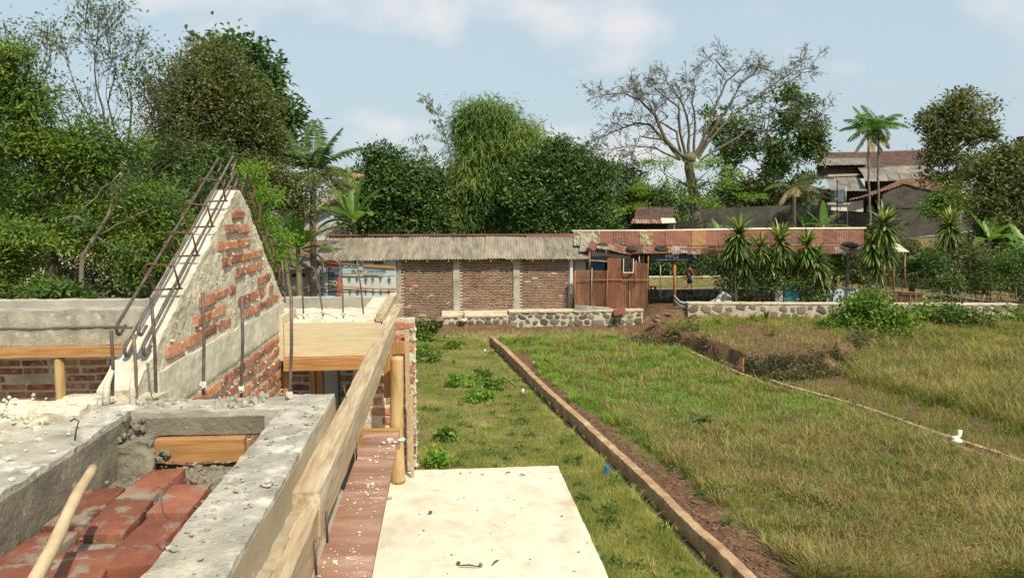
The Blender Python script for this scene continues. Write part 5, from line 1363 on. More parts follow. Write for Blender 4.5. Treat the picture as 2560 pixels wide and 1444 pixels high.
# cream house behind the trees on the left
hy = thing('cream_house', 'cream house glimpsed through the trees on the left', 'house', P(170, 760, Y=27))
wallpoly('wall', [(60, 560), (330, 560), (330, 800), (60, 800), 27.5], MAT['cream_wall'], hy)
wallpoly('window', [(140, 672), (182, 672), (182, 716), (140, 716), 27.4], MAT['dark_void'], hy, .06)
wallpoly('window_frame', [(134, 666), (188, 666), (188, 671), (134, 671), 27.36], MAT['white_paint'], hy, .06)
wallpoly('window_frame', [(134, 717), (188, 717), (188, 722), (134, 722), 27.36], MAT['white_paint'], hy, .06)
quad('roof_tiles', [(60, 520, 31), (330, 520, 31), (350, 566, 26.9), (40, 566, 26.9)], MAT['tile_dark'], hy, tile=8, per=.3, amp=.04)
# tank, dish, poles
tk = thing('water_tank', 'grey blue cylindrical water tank on a concrete stand', 'water tank', P(2093, 535, Y=43.2))
c = P(2093, 505, Y=43.2); top = P(2093, 475, Y=43.2)
MB().tube([c, c + (top - c) * .5, top, top + Vector((0, 0, .06))], [.40, .41, .40, .2], 18).obj('tank', MAT['tank'], tk)
wallpoly('stand', [(2068, 506), (2122, 506), (2122, 512), (2068, 512), 42.9], MAT['old_concrete'], tk, .7)
wallpoly('stand_wall', [(2078, 512), (2118, 512), (2118, 536), (2078, 536), 43.0], MAT['white_paint'], tk, .5)
MB().tube([P(2108, 478, Y=42.7), P(2108, 466, Y=42.7), P(2115, 466, Y=42.7), P(2114, 505, Y=42.7)], .03, 6).obj('pipe', MAT['pipe_white'], tk, smooth=True)
dh = thing('satellite_dish', 'wide grey mesh satellite dish left of the water tank', 'satellite dish', P(2040, 515, Y=42.6))
n, m = 24, 6; V = []; Q = []
c = P(2046, 476, Y=42.8)
for a in range(n):
    for b in range(m):
        r_ = .72 * (b + .3) / (m - .7); V.append((r_ * math.cos(2 * math.pi * a / n), r_ * math.sin(2 * math.pi * a / n), .5 * r_ * r_))
        if b < m - 1: Q.append([a * m + b, ((a + 1) % n) * m + b, ((a + 1) % n) * m + b + 1, a * m + b + 1])
V = np.array(V) @ np.array(Matrix.Rotation(-.12, 3, 'X') @ Matrix.Rotation(-.12, 3, 'Y')).T + np.array(c - Vector((0, 0, .25)))
o = link('dish', mesh_np('dish', V, np.array(Q), True), MAT['old_concrete'], dh); o.modifiers.new('thickness', 'SOLIDIFY').thickness = .01
MB().tube([c - Vector((0, 0, .25)), P(2040, 515, Y=42.8)], .04, 6).obj('mast', MAT['galv'], dh)
bp_ = thing('lamp_pole', 'thin black pole with a small white lamp head by the tank', 'pole', P(2093, 575, Y=41.9))
MB().tube([P(2093, 578, Y=41.9), P(2093, 451, Y=41.9)], .035, 6).obj('pole', MAT['black_pole'], bp_)
MB().box(P(2091, 497, Y=41.85), (.16, .14, .09)).obj('lamp_head', MAT['pipe_white'], bp_)
o = thing('grey_pipe_pole', 'thin grey pipe pole in front of the black wall', 'pole', P(2118, 572, Y=41.5))
MB().tube([P(2118, 575, Y=41.5), P(2119, 508, Y=41.5)], .025, 6).obj('pole', MAT['galv'], o)
tag(MB().tube([P(2300, 470, Y=47) + Vector((3.2, 3, 0)), P(2550, 400, Y=47), P(2556, 320, Y=47)], .3, 4).obj('chimney_tower', MAT['tile_dark'], loc=P(2556, 470, Y=47)) if False else MB().box((P(2558, 370, Y=48).x, 48, P(0, 370, Y=48).z - 1.2), (.6, .6, 5.0)).obj('chimney', MAT['tile_dark'], loc=(P(2558, 370, Y=48).x, 48, 4)), 'tall brown masonry shaft at the right edge of the photo', 'chimney')
cb = [P(2240, 600, Y=40.5), P(2300, 592, Y=40.5), P(2375, 585, Y=40.5), P(2480, 570, Y=40.5)]
tag(MB().tube(cb, .015, 5).obj('cable', MAT['pipe_white'], loc=cb[0], smooth=True), 'thin pale rope strung before the black wall', 'rope')

# ---- small things on the plots
p = P(1517, 1190, Z=.02)
tag(MB().tube([p, p + Vector((0, 0, .17))], [.045, .045], 14, False).tube([p + Vector((0, 0, .17)), p + Vector((0, 0, .05))], [.040, .040], 14).obj('blue_pipe', MAT['pipe_blue'], loc=p, smooth=True), 'short blue plastic pipe end standing in the grass near the wall', 'pipe')
for k, (px, py, h, lab) in enumerate(((1307, 985, .14, 'short pale pipe stub beside the canal near the middle of the wall'), (1212, 880, .10, 'short pale pipe stub near the far end of the canal'))):
    p = P(px, py, Z=.05)
    tag(MB().tube([p, p + Vector((.01, 0, h))], .03, 8).obj('pipe_stub', MAT['pipe_white'], loc=p, smooth=True), lab, 'pipe')
p = P(2393, 1100, Z=.2)
t = thing('white_pipe_fitting', 'white plastic pipe elbow lying in the grass at the right', 'pipe', p)
MB().tube([p + Vector((-.12, 0, .05)), p + Vector((0, 0, .05)), p + Vector((.04, 0, .10)), p + Vector((.045, 0, .2))], .042, 10).obj('elbow', MAT['pipe_white'], t, smooth=True)
MB().rock(p + Vector((-.05, -.03, .0)), .11, 3, 2, (1.3, 1, .5)).obj('mortar_base', MAT['pipe_white'], t)
p = P(1857, 932, Z=.0)
tag(MB().bar(p, p + Vector((0, 0, .42)), .05, .04).obj('wooden_stake', MAT['wood_brown'], loc=p), 'short wooden stake standing at the overgrown ditch', 'stake')
for k, (a, b, c, d, lab) in enumerate(((1075, 1152, 1098, 1148, 'dry straw stick on the grass just beyond the slab'), (1262, 940, 1290, 962, 'dry reed lying beside the canal'), (1290, 968, 1335, 990, 'flat earthen lip strip beside the canal'))):
    if k == 2: continue
    A = P(a, b, Z=.06); B = P(c, d, Z=.06); tag(MB().tube([A, B], .012, 5).obj('dry_reed', MAT['stick'], loc=A), lab, 'reed')
for k, (px, py) in enumerate(((2020, 855), (1335, 905), (1245, 843), (1128, 838), (1870, 1042), (1690, 1175), (2105, 1175), (1560, 1075))):
    p = P(px, py, Z=.45 if px > 1900 and py < 900 else .05)
    lab = ('white pebble on the reddish earth mound', 'white stone chip beside the canal wall far end', 'pale stone lying on the far end of the canal wall', 'white litter piece on the grass near the shed', 'pale stone in the tall grass right of the green patch', 'pale stone on the bare soil beside the wall', 'pale stone in the tall grass at right', 'pale clod on the bare soil strip')[k]
    tag(MB().rock(p, .06, k, 2, (1.3, 1, .6)).obj('pale_stone', MAT['coping'], loc=p), lab, 'stone', 'pale stones on the plots')

# ================================================================== THE WALKING PERSON
def person():
    base = P(1722, 727, Y=34.7)
    root = thing('person', 'shirtless person in dark shorts walking barefoot on the terrace', 'person', base)
    H = P(1718, 659, Y=34.7).z - base.z
    s = H / 1.6
    J = {}; E = []; Rd = {}
    def v(n, x, y, z, r, par=None):
        J[n] = Vector((x, y, z)) * s + base; Rd[n] = r * s
        if par: E.append((par, n))
    v('pelvis', 0, 0, .86, .13); v('waist', .0, 0, 1.0, .12, 'pelvis'); v('chest', -.02, .0, 1.2, .145, 'waist'); v('collar', -.01, 0, 1.32, .09, 'chest')
    v('neck', 0, 0, 1.38, .05, 'collar'); v('head', .02, 0, 1.47, .082, 'neck'); v('crown', .02, 0, 1.54, .07, 'head')
    for sd_, nm in ((-1, 'l'), (1, 'r')):
        y = -.17 * sd_
        v('sh' + nm, 0, y, 1.29, .055, 'collar'); fx = .16 * sd_
        v('el' + nm, fx, y * 1.25, 1.05, .04, 'sh' + nm); v('wr' + nm, fx * 1.9 + .04, y * 1.2, .86, .028, 'el' + nm); v('pa' + nm, fx * 2.1 + .07, y * 1.2, .80, .03, 'wr' + nm)
        for k in range(4): v('f%d%s' % (k, nm), fx * 2.1 + .07 + .012 * k, y * 1.2 + (k - 1.5) * .018, .72 + .006 * abs(k - 1.5), .009, 'pa' + nm)
        v('th' + nm, fx * 2.1 + .11, y * 1.2, .77, .010, 'pa' + nm)
        lx = -.24 * sd_ - .02
        v('hip' + nm, 0, y * .5, .82, .095, 'pelvis'); v('kn' + nm, lx * .45 + .06, y * .5, .46, .058, 'hip' + nm); v('an' + nm, lx, y * .5, .09, .036, 'kn' + nm); v('to' + nm, lx + .16, y * .5, .03, .032, 'an' + nm)
    names = list(J); me = bpy.data.meshes.new('body')
    me.from_pydata([tuple(J[n] - base) for n in names], [(names.index(a), names.index(b)) for a, b in E], [])
    o = bpy.data.objects.new('body', me); COL.objects.link(o); o.parent = root; ORG[o] = base
    o.modifiers.new('skin', 'SKIN')
    for i, n in enumerate(names):
        me.skin_vertices[0].data[i].radius = (Rd[n], Rd[n])
    me.skin_vertices[0].data[0].use_root = True
    sb_ = o.modifiers.new('smooth', 'SUBSURF'); sb_.levels = 1; sb_.render_levels = 1
    me.materials.append(surf('brown_skin', [(0.3, (.17, .075, .045)), (0.7, (.24, .115, .07))], scale=6, rough=.6, bump=0))
    cl = surf('navy_shorts', [(0.3, (.012, .015, .035)), (0.7, (.03, .035, .07))], scale=8, rough=.9, bump=.2)
    mb = MB(); w = lambda n: J[n]
    mb.tube([J['waist'] - Vector((0, 0, .04 * s)), J['pelvis']], [.135 * s, .165 * s], 12)
    for nm in 'lr': mb.tube([J['pelvis'], J['hip' + nm], J['kn' + nm] + Vector((0, 0, .02))], [.13 * s, .125 * s, .095 * s], 12)
    mb.obj('shorts', cl, root, smooth=True)
    hd = J['head']; mb = MB(); mb.rock(hd + Vector((-.01, 0, .045)) * s, .105 * s, 2, 2, (1, .9, .85)); mb.obj('hair', MAT['black_pole'], root, smooth=True)
    f = Vector((.095, 0, 0)) * s
    MB().rock(hd + f + Vector((.012, 0, -.01)) * s, .02 * s, 1, 1).obj('nose', me.materials[0], root)
    for y in (-.03, .03): MB().rock(hd + f * .92 + Vector((0, y, .02)) * s, .012 * s, 1, 1).obj('eye', MAT['black_pole'], root)
    for y in (-.085, .085): MB().rock(hd + Vector((0, y, 0)) * s, .025 * s, 1, 1, (1, .4, 1.3)).obj('ear', me.materials[0], root)
    MB().box(hd + f * .93 + Vector((0, 0, -.045)) * s, (.01 * s, .04 * s, .008 * s)).obj('mouth', MAT['stirrup'], root)
person()
# ================================================================== VEGETATION
def unit(a):
    return a / np.maximum(np.linalg.norm(a, axis=1, keepdims=True), 1e-9)

def leaf_arrays(C, D, N, L, Wd, droop=.15):
    L = np.asarray(L).reshape(-1, 1); Wd = np.asarray(Wd).reshape(-1, 1)
    D = unit(D); S = unit(np.cross(D, N)); z = np.array([[0, 0, 1.0]])
    a = C; b = C + D * L * .45 + S * Wd * .5; c = C + D * L - z * L * droop; d = C + D * L * .45 - S * Wd * .5
    V = np.stack([a, b, c, d], 1).reshape(-1, 3)
    return V

def quads(n): return np.arange(n * 4).reshape(n, 4)

def rand_unit(n):
    return unit(rng.normal(size=(n, 3)))

DM = 1.75
def cloud(lobes, Y, dens, size, clump=.4, per=34, aspect=.42, droop=.15, depth=.85, updir=.25, hang=0.0, shell=.55, jit=.35, holes=.30, seed=1, flat=.62):
    """leaf positions for crown lobes traced as (px, py, rx, ry) at distance Y"""
    Cs = []
    cent = []
    for lb in lobes:
        px, py, rx, ry = lb[:4]; Yl = Y + (lb[4] if len(lb) > 4 else 0)
        c = np.array(P(px, py, Y=Yl)); sc = Yl / F
        ax = rx * sc; az = ry * sc; ay = (ax + az) / 2 * depth
        area = math.pi * ax * az
        nc = max(4, int(area * dens * DM / per))
        d = rand_unit(nc); r = shell + (1.04 - shell) * rng.random(nc) ** .6
        r = r * (1 + jit * vn(d * 1.0 + c * .3, 1.7, seed, 2))
        q = c + d * r[:, None] * np.array([ax, ay, az])
        keep = vn(q, .9 / clump * .5, seed + 7, 2) > -holes
        q = q[keep]
        cent.append(q)
    Q = np.concatenate(cent)
    n = len(Q) * per
    idx = np.repeat(np.arange(len(Q)), per)
    off = rng.normal(size=(n, 3)) * np.array([1, 1, flat]) * clump * .5
    cs = (.65 + .7 * rng.random(len(Q)))[idx][:, None]
    off *= cs
    C = Q[idx] + off
    ou = unit(off)
    D = ou * .8 + rand_unit(n) * .75 + np.array([0, 0, updir])
    if hang: D = D * (1 - hang) + np.array([0, 0, -1.0]) * hang * 1.4
    N = rand_unit(n) * .55 + ou * .75 + np.array([0, -.1, .75])
    L = size * (.6 + .8 * rng.random(n)); 
    return Q, leaf_arrays(C, D, N, L, L * aspect, droop)

def wob(a, b, n=6, amp=.08, seed=0):
    a = Vector(a); b = Vector(b); L = (b - a).length; r = random.Random(seed)
    pts = []; o = Vector((0, 0, 0))
    for k in range(n + 1):
        t = k / n
        if 0 < k < n: o = o * .6 + Vector((r.uniform(-1, 1), r.uniform(-1, 1), r.uniform(-.6, .6))) * amp * L * .5
        pts.append(a + (b - a) * t + o * math.sin(math.pi * t))
    return pts

def tree(name, label, cat, lobes, Y, dens, size, leaf, trunk=None, bark='bark', trad=.16, group=None, twigs=26, base=None, part='crown', trunkz=None, limbs=True, core=.12, sats=5, **kw):
    """trunk: list of (px, py) from foot to fork"""
    if trunk is None:
        px = sum(l[0] for l in lobes) / len(lobes); py = sum(l[1] for l in lobes) / len(lobes); trunk = [(px, None), (px + 6, py + 20)]
    pts = []
    for k, (px, py) in enumerate(trunk):
        if py is None:
            q = P(px, 560, Y=Y); z = float(gz(q.x, Y)) if trunkz is None else trunkz; pts.append(Vector((q.x, Y, z - .1)))
        else: pts.append(P(px, py, Y=Y))
    root = thing(name, label, cat, pts[0] + Vector((0, 0, .1)), group)
    r_ = random.Random(int(Y * 10) + len(lobes)); sat = []
    for l in lobes:
        for _ in range(sats):
            a_ = r_.uniform(0, 6.283); f_ = r_.uniform(.24, .42); d_ = r_.uniform(.85, 1.12)
            sat.append((l[0] + l[2] * d_ * math.cos(a_), l[1] - l[3] * d_ * math.sin(a_), l[2] * f_, l[3] * f_, (l[4] if len(l) > 4 else 0) + r_.uniform(-.5, .5) * l[2] * Y / F))
    Q, V = cloud(list(lobes) + sat, Y, dens, size, **kw)
    if core:
        kw2 = dict(kw); kw2.update(shell=.15, holes=1.0, jit=.1, clump=kw.get('clump', .4) * 1.2)
        _, V2 = cloud([(l[0], l[1], l[2] * .80, l[3] * .80) + tuple(l[4:]) for l in lobes], Y + .2, dens * core * 2.0, size * 1.15, **kw2)
        V = np.concatenate([V, V2])
    link(part, mesh_np(part, V, quads(len(V) // 4), False), leaf, root)
    mb = MB(); n = len(pts)
    dense = []
    for k in range(n - 1): dense += wob(pts[k], pts[k + 1], 4, .03, k)[(1 if k else 0):]
    m = len(dense); mb.tube(dense, [trad * (1.25 - .75 * k / m) + (.35 * trad if k == 0 else 0) for k in range(m)], 9)
    mb.obj('trunk', MAT[bark], root, smooth=True)
    if limbs:
        mb = MB(); top = pts[-1]; mid = dense[m // 2]
        for k, lb in enumerate(lobes):
            c = P(lb[0], lb[1], Y=Y + (lb[4] if len(lb) > 4 else 0))
            s = top if k % 2 == 0 or c.z > top.z else mid
            w = wob(s, c, 7, .10, k + 3); mb.tube(w, [trad * .28 * (1 - .8 * j / 7) + .007 for j in range(8)], 6)
        rr = random.Random(9)
        sel = rr.sample(range(len(Q)), min(twigs * len(lobes) // 3, len(Q)))
        cc = [P(lb[0], lb[1], Y=Y) for lb in lobes]
        for s in sel:
            q = Vector(Q[s]); c = min(cc, key=lambda x: (x - q).length)
            mb.tube(wob(c, q, 4, .2, s), [.028, .022, .016, .01, .006], 4, False)
        mb.obj('limbs', MAT[bark], root, smooth=True)['kind'] = 'stuff'
    return root

LM = {
 'bright': leafmat('bright_glossy_leaves', [(.1, (.016, .038, .005)), (.40, (.042, .082, .009)), (.70, (.100, .150, .017)), (1, (.19, .235, .035))], trans=.28, mixn=.5),
 'dark': leafmat('dark_glossy_leaves', [(.1, (.018, .042, .010)), (.5, (.042, .082, .017)), (.8, (.085, .135, .030)), (1, (.16, .19, .06))], trans=.22, rough=.45),
 'mid': leafmat('mid_green_leaves', [(.1, (.020, .045, .008)), (.45, (.042, .080, .014)), (.8, (.085, .13, .025)), (1, (.15, .18, .05))], trans=.28),
 'olive': leafmat('olive_brown_leaves', [(.1, (.032, .045, .012)), (.45, (.066, .082, .024)), (.75, (.115, .122, .040)), (1, (.18, .15, .065))], trans=.25),
 'feather': leafmat('feathery_yellow_green_leaves', [(.1, (.06, .13, .012)), (.5, (.11, .20, .02)), (1, (.20, .29, .04))], trans=.4),
 'bamboo': leafmat('bamboo_leaves', [(.1, (.020, .050, .010)), (.40, (.055, .110, .020)), (.68, (.13, .18, .032)), (1, (.24, .235, .055))], trans=.3, scale=.35, mixn=.55),
 'bread': leafmat('broad_dark_leaves', [(.1, (.018, .045, .012)), (.5, (.04, .085, .02)), (1, (.11, .17, .045))], trans=.3, rough=.4),
 'banana': leafmat('banana_leaf', [(.1, (.035, .085, .012)), (.5, (.07, .14, .022)), (1, (.15, .23, .05))], trans=.4, rough=.4, scale=3),
 'straw': leafmat('dry_straw_leaves', [(.1, (.10, .075, .032)), (.5, (.18, .14, .06)), (1, (.29, .23, .11))], trans=.2),
 'drac': leafmat('dracaena_leaves', [(.1, (.030, .06, .012)), (.45, (.065, .11, .022)), (.75, (.17, .21, .055)), (1, (.34, .33, .13))], trans=.25, rough=.45, mixn=.15),
 'vine': leafmat('bright_vine_leaves', [(.1, (.035, .07, .010)), (.45, (.075, .13, .018)), (.8, (.14, .20, .03)), (1, (.22, .26, .06))], trans=.35),
 'shade': leafmat('deep_green_leaves', [(.1, (.012, .030, .007)), (.5, (.030, .060, .013)), (1, (.07, .11, .028))], trans=.2),
 'scrub': leafmat('dry_scrub_leaves', [(.1, (.035, .042, .014)), (.5, (.075, .078, .028)), (1, (.16, .14, .06))], trans=.2),
}
# ---- far wood
fl = []
rr = random.Random(2)
for k in range(70):
    px = -250 + k * 45 + rr.uniform(-20, 20); top = 492 + 22 * math.sin(px * .006) + rr.uniform(-16, 14)
    if 1480 < px < 1660 or 2060 < px < 2500: top += 14
    fl.append((px, top + 40, rr.uniform(30, 52), rr.uniform(34, 52), rr.uniform(-6, 8)))
Q_, V_ = cloud(fl, 74, 42, .55, clump=1.5, per=26, seed=3)
tag(link('distant_wood', mesh_np('distant_wood', V_, quads(len(V_) // 4)), LM['mid']), 'far band of green woodland behind all the trees and houses', 'wood', kind='stuff')

TREES = 'broadleaf trees around the plots'
tree('leafy_tree', 'big bright green tree filling the left edge of the photo', 'tree',
     [(-60, 240, 90, 90), (10, 160, 50, 50), (25, 240, 70, 60), (85, 325, 90, 50), (40, 400, 110, 70), (200, 370, 95, 60), (270, 410, 90, 60), (160, 450, 100, 60), (300, 480, 80, 60), (70, 480, 80, 50), (340, 545, 65, 60), (-40, 520, 90, 60), (250, 520, 70, 40), (380, 600, 45, 55), (350, 660, 60, 60), (420, 560, 50, 40), (400, 480, 30, 30), (120, 560, 90, 40), (230, 600, 70, 40)], 17, 1500, .105, LM['bright'],
     trunk=[(150, None), (120, 600), (110, 480), (90, 380)], bark='bark_dark', trad=.13, clump=.42, per=85, holes=.05, aspect=.34, updir=.1, flat=.42, jit=.6, sats=2, core=.03)
tree('leafy_bush_tree', 'low bright leaved tree at the lower left edge in front of the others', 'tree',
     [(15, 575, 50, 40), (40, 640, 70, 50), (10, 690, 90, 60), (60, 720, 60, 40), (-50, 620, 60, 80)], 12, 1700, .085, LM['bright'],
     trunk=[(-20, None), (0, 700)], trad=.09, clump=.30, per=80, holes=.2, aspect=.32, twigs=10, flat=.45, jit=.5)
tree('forked_tree', 'pale trunked thin forked tree among the undergrowth at left', 'tree',
     [(300, 470, 35, 22), (330, 640, 35, 25), (190, 540, 40, 25), (420, 500, 20, 10)], 14.5, 260, .08, LM['mid'],
     trunk=[(208, None), (203, 700), (206, 640), (240, 590), (270, 540), (300, 470), (304, 430)], trad=.042, clump=.22, per=18, twigs=30)
o = bpy.data.objects.new('x', None); bpy.data.objects.remove(o)
# dark understory and dry tangle at left
tree('understory_tree', 'dark dense tree far behind the left trees', 'tree',
     [(40, 440, 90, 60), (200, 470, 90, 60), (340, 500, 70, 60), (430, 500, 60, 60), (60, 560, 80, 50), (380, 420, 40, 40), (280, 560, 80, 50)], 29, 420, .17, LM['mid'], trad=.14, clump=.5, per=34, holes=.4)
tree('shrub', 'dark leafy shrub below the tall trees left of the gable', 'shrub',
     [(430, 560, 60, 60), (460, 640, 70, 60), (390, 700, 60, 40), (520, 600, 60, 80), (600, 600, 60, 80), (560, 680, 70, 60), (480, 480, 60, 50), (640, 700, 50, 60)], 20, 620, .11, LM['shade'], trad=.06, clump=.4, per=34, holes=.55, twigs=8)
tree('shrub', 'deep green shrub under the bright tree behind the left beam', 'shrub',
     [(120, 640, 60, 40), (260, 690, 50, 50), (310, 740, 60, 30), (180, 740, 70, 25), (60, 560, 60, 40)], 19, 420, .11, LM['shade'], trad=.05, clump=.35, per=30, holes=.3, twigs=10)
tree('papaya_leaved_shrub', 'low shrub with star shaped leaves just above the left beam', 'shrub',
     [(130, 735, 40, 14), (165, 748, 50, 12), (205, 740, 25, 12)], 10.5, 520, .10, LM['mid'], trad=.02, clump=.16, per=22, twigs=6, trunkz=.2)
mb = MB(); rr = random.Random(12)
for k in range(420):
    px = rr.uniform(-20, 420); py = rr.uniform(470, 760); a = P(px, py, Y=rr.uniform(18, 21.5))
    pts = [a]; d = Vector((rr.uniform(-1, 1), rr.uniform(-.4, .4), rr.uniform(-.8, .5))).normalized()
    for j in range(5):
        d = (d + Vector((rr.uniform(-.5, .5), rr.uniform(-.5, .5), rr.uniform(-.5, .4)))).normalized(); pts.append(pts[-1] + d * rr.uniform(.12, .3))
    mb.tube(pts, [.011, .010, .009, .008, .006, .004], 4, False)
tag(mb.obj('dry_vines', MAT['bark']), 'tangle of dry brown vines and twigs under the left trees', 'undergrowth', kind='stuff')

def grow(mb, p, d, L, r, depth, rr, tips, curl=.38, up=.05, seg=4, split=(2, 3), keep=.72, minr=.006, flat=.75):
    pts = [p]; rad = [r]
    for k in range(seg):
        d = (d + Vector((rr.uniform(-1, 1), rr.uniform(-1, 1) * flat, rr.uniform(-1, 1))) * curl + Vector((0, 0, up))).normalized()
        p = p + d * (L / seg); pts.append(p); rad.append(max(minr, r * (1 - .45 * (k + 1) / seg)))
        if depth > 0 and k >= 1 and rr.random() < .55:
            dd = (d + Vector((rr.uniform(-1, 1), rr.uniform(-1, 1) * flat, rr.uniform(-1, 1))) * .9).normalized()
            grow(mb, p, dd, L * keep * rr.uniform(.6, 1), rad[-1] * .6, depth - 1, rr, tips, curl, up, seg, split, keep, minr, flat)
    mb.tube(pts, rad, 5 if r > .03 else 3, False)
    if depth > 0:
        for k in range(rr.randint(*split)):
            dd = (d + Vector((rr.uniform(-1, 1), rr.uniform(-1, 1) * flat, rr.uniform(-1, 1))) * .75).normalized()
            grow(mb, p, dd, L * keep * rr.uniform(.7, 1.1), rad[-1] * .75, depth - 1, rr, tips, curl, up, seg, split, keep, minr, flat)
    else: tips.append(p)

def limb_tree(name, label, cat, Y, trunk, limbs, bark, trad, Ld, depth, seed, leaf=None, leafd=0, lsize=.1, group=None, per=14, side=.45, dj=1.5, **g):
    rr = random.Random(seed)
    pts = []
    for px, py in trunk:
        if py is None: q = P(px, 560, Y=Y); pts.append(Vector((q.x, Y, float(gz(q.x, Y)) - .1)))
        else: pts.append(P(px, py, Y=Y))
    root = thing(name, label, cat, pts[0] + Vector((0, 0, .1)), group)
    dense = []
    for k in range(len(pts) - 1): dense += wob(pts[k], pts[k + 1], 5, .04, k)[(1 if k else 0):]
    m = len(dense); MB().tube(dense, [trad * (1.2 - .5 * k / m) for k in range(m)], 9).obj('trunk', MAT[bark], root, smooth=True)
    MB().rock(pts[-1], trad * 1.25, 3, 2, (1.5, 1, 1)).obj('fork', MAT[bark], root, smooth=True)
    tips = []
    for k, lb in enumerate(limbs):
        mb = MB(); yo = rr.uniform(-dj, dj); r0 = lb[0]
        w = [P(px, py, Y=Y + yo * (j / (len(lb) - 2))) for j, (px, py) in enumerate(lb[1:])]
        full = []
        for j in range(len(w) - 1): full += wob(w[j], w[j + 1], 3, .08, k * 9 + j)[(1 if j else 0):]
        r0 = r0 * .72; n = len(full); rad = [r0 * (1 - .78 * j / (n - 1)) for j in range(n)]
        mb.tube(full, rad, 7, False)
        for j in range(2, n):
            dd = (full[j] - full[j - 1]).normalized()
            cnt = 1 if rr.random() < side else 0
            if j == n - 1: cnt = 3
            elif j > n * .45 and rr.random() < .6: cnt += 1
            for _ in range(cnt):
                d2 = (dd + Vector((rr.uniform(-1, 1), rr.uniform(-1, 1) * .6, rr.uniform(-.8, 1))) * 1.0).normalized()
                grow(mb, full[j], d2, Ld * rr.uniform(.6, 1.15), max(.014, rad[j] * .45), depth if j > n * .4 else depth - 1, rr, tips, **g)
        mb.obj('branch', MAT[bark], root, smooth=True)
    if leaf is not None and tips:
        T = np.array([t[:] for t in tips]); T = T[rng.random(len(T)) < leafd]
        n = len(T) * per; idx = np.repeat(np.arange(len(T)), per)
        off = rng.normal(size=(n, 3)) * .16
        V = leaf_arrays(T[idx] + off, unit(off) + rand_unit(n) * .6, rand_unit(n) + np.array([0, 0, .8]), lsize * (.6 + .8 * rng.random(n)), lsize * .4 * (.6 + .8 * rng.random(n)))
        link('leaves', mesh_np('leaves', V, quads(n)), leaf, root)['kind'] = 'stuff'
    return root
limb_tree('sparse_tree', 'tall half bare tree with thin leaf tufts at upper left', 'tree', 23, [(330, None), (325, 560), (310, 470)],
   [(.07, (310, 470), (290, 400), (260, 300), (240, 210), (235, 120)), (.06, (300, 440), (255, 350), (200, 250), (165, 150)), (.06, (305, 450), (320, 350), (330, 260), (310, 180)),
    (.06, (310, 470), (345, 390), (380, 310), (395, 230)), (.05, (300, 460), (230, 380), (160, 300), (110, 180)), (.05, (310, 480), (370, 440), (420, 400), (410, 330)), (.04, (300, 420), (270, 260), (290, 170), (270, 140)), (.04, (240, 400), (150, 340), (110, 260), (90, 200))],
   'bark_bare', .12, .8, 2, 4, leaf=LM['mid'], leafd=.26, lsize=.12, per=13, curl=.3, up=.12, minr=.007)
tree('tall_tree', 'tall dense olive brown tree behind the gable', 'tree',
     [(525, 160, 60, 45), (500, 220, 85, 50), (590, 240, 70, 65), (445, 290, 50, 50), (540, 300, 110, 60), (635, 330, 50, 60), (450, 370, 60, 60), (560, 390, 100, 70), (640, 430, 60, 60), (480, 450, 80, 50), (590, 480, 80, 50)], 26, 1000, .115, LM['olive'],
     trunk=[(560, None), (545, 520), (545, 380)], trad=.2, bark='bark_dark', clump=.5, per=36, holes=.55, twigs=20)
tree('green_tree', 'deep green tree in front of the tall olive one', 'tree',
     [(500, 400, 60, 40), (540, 440, 60, 50), (470, 470, 55, 60), (410, 430, 30, 40), (430, 400, 40, 50)], 24, 560, .13, LM['dark'], trunk=[(500, None), (500, 480)], clump=.4, per=34, holes=.4, trad=.1)
tree('breadfruit_tree', 'tree with big dark palm sized leaves rising behind the tall olive tree', 'tree',
     [(540, 112, 30, 14), (600, 120, 40, 20), (645, 150, 28, 26), (655, 195, 30, 20), (640, 230, 35, 25), (715, 280, 30, 22), (690, 310, 45, 25), (660, 270, 40, 25), (650, 350, 35, 30), (700, 350, 22, 18)], 29, 130, .30, LM['bread'],
     trunk=[(640, None), (630, 460), (640, 300)], trad=.14, clump=.5, per=16, holes=.45, aspect=.42, twigs=20, droop=.3, core=0, jit=.5)
tree('slim_tree', 'slim olive tree in front of the coconut palm', 'tree',
     [(725, 450, 35, 25), (700, 480, 50, 36), (780, 475, 60, 30), (650, 430, 40, 40), (730, 520, 50, 25), (830, 460, 28, 22)], 25, 330, .12, LM['olive'],
     trunk=[(735, None), (700, 560), (720, 480)], trad=.06, bark='bark', clump=.36, per=24, holes=.15, twigs=44)
tree('feathery_bush', 'bright yellow green feathery bush right of the gable', 'shrub',
     [(640, 425, 28, 18), (625, 480, 30, 22), (665, 480, 24, 16), (625, 540, 30, 24), (655, 580, 34, 34), (690, 610, 40, 30), (660, 640, 46, 30)], 19, 560, .09, LM['feather'], trunk=[(665, None), (650, 560)], trad=.04, clump=.24, per=30, aspect=.3, holes=.35)
tree('glossy_tree', 'dark glossy tree above the left half of the shed roof', 'tree',
     [(955, 395, 30, 28), (985, 425, 50, 35), (930, 455, 45, 45), (1040, 455, 55, 40), (985, 490, 85, 50), (920, 530, 50, 50), (1060, 520, 60, 50), (980, 560, 90, 40), (1090, 480, 35, 35), (1080, 570, 50, 35)], 35, 460, .19, LM['dark'],
     trunk=[(985, None), (985, 520)], trad=.2, clump=.5, per=34, holes=.42)
tree('yellowing_tree', 'narrow yellow green tree between glossy tree and bamboo', 'tree',
     [(1112, 470, 28, 30), (1128, 520, 30, 40), (1120, 565, 35, 30)], 37, 420, .15, LM['olive'], trad=.08, clump=.4, per=30)
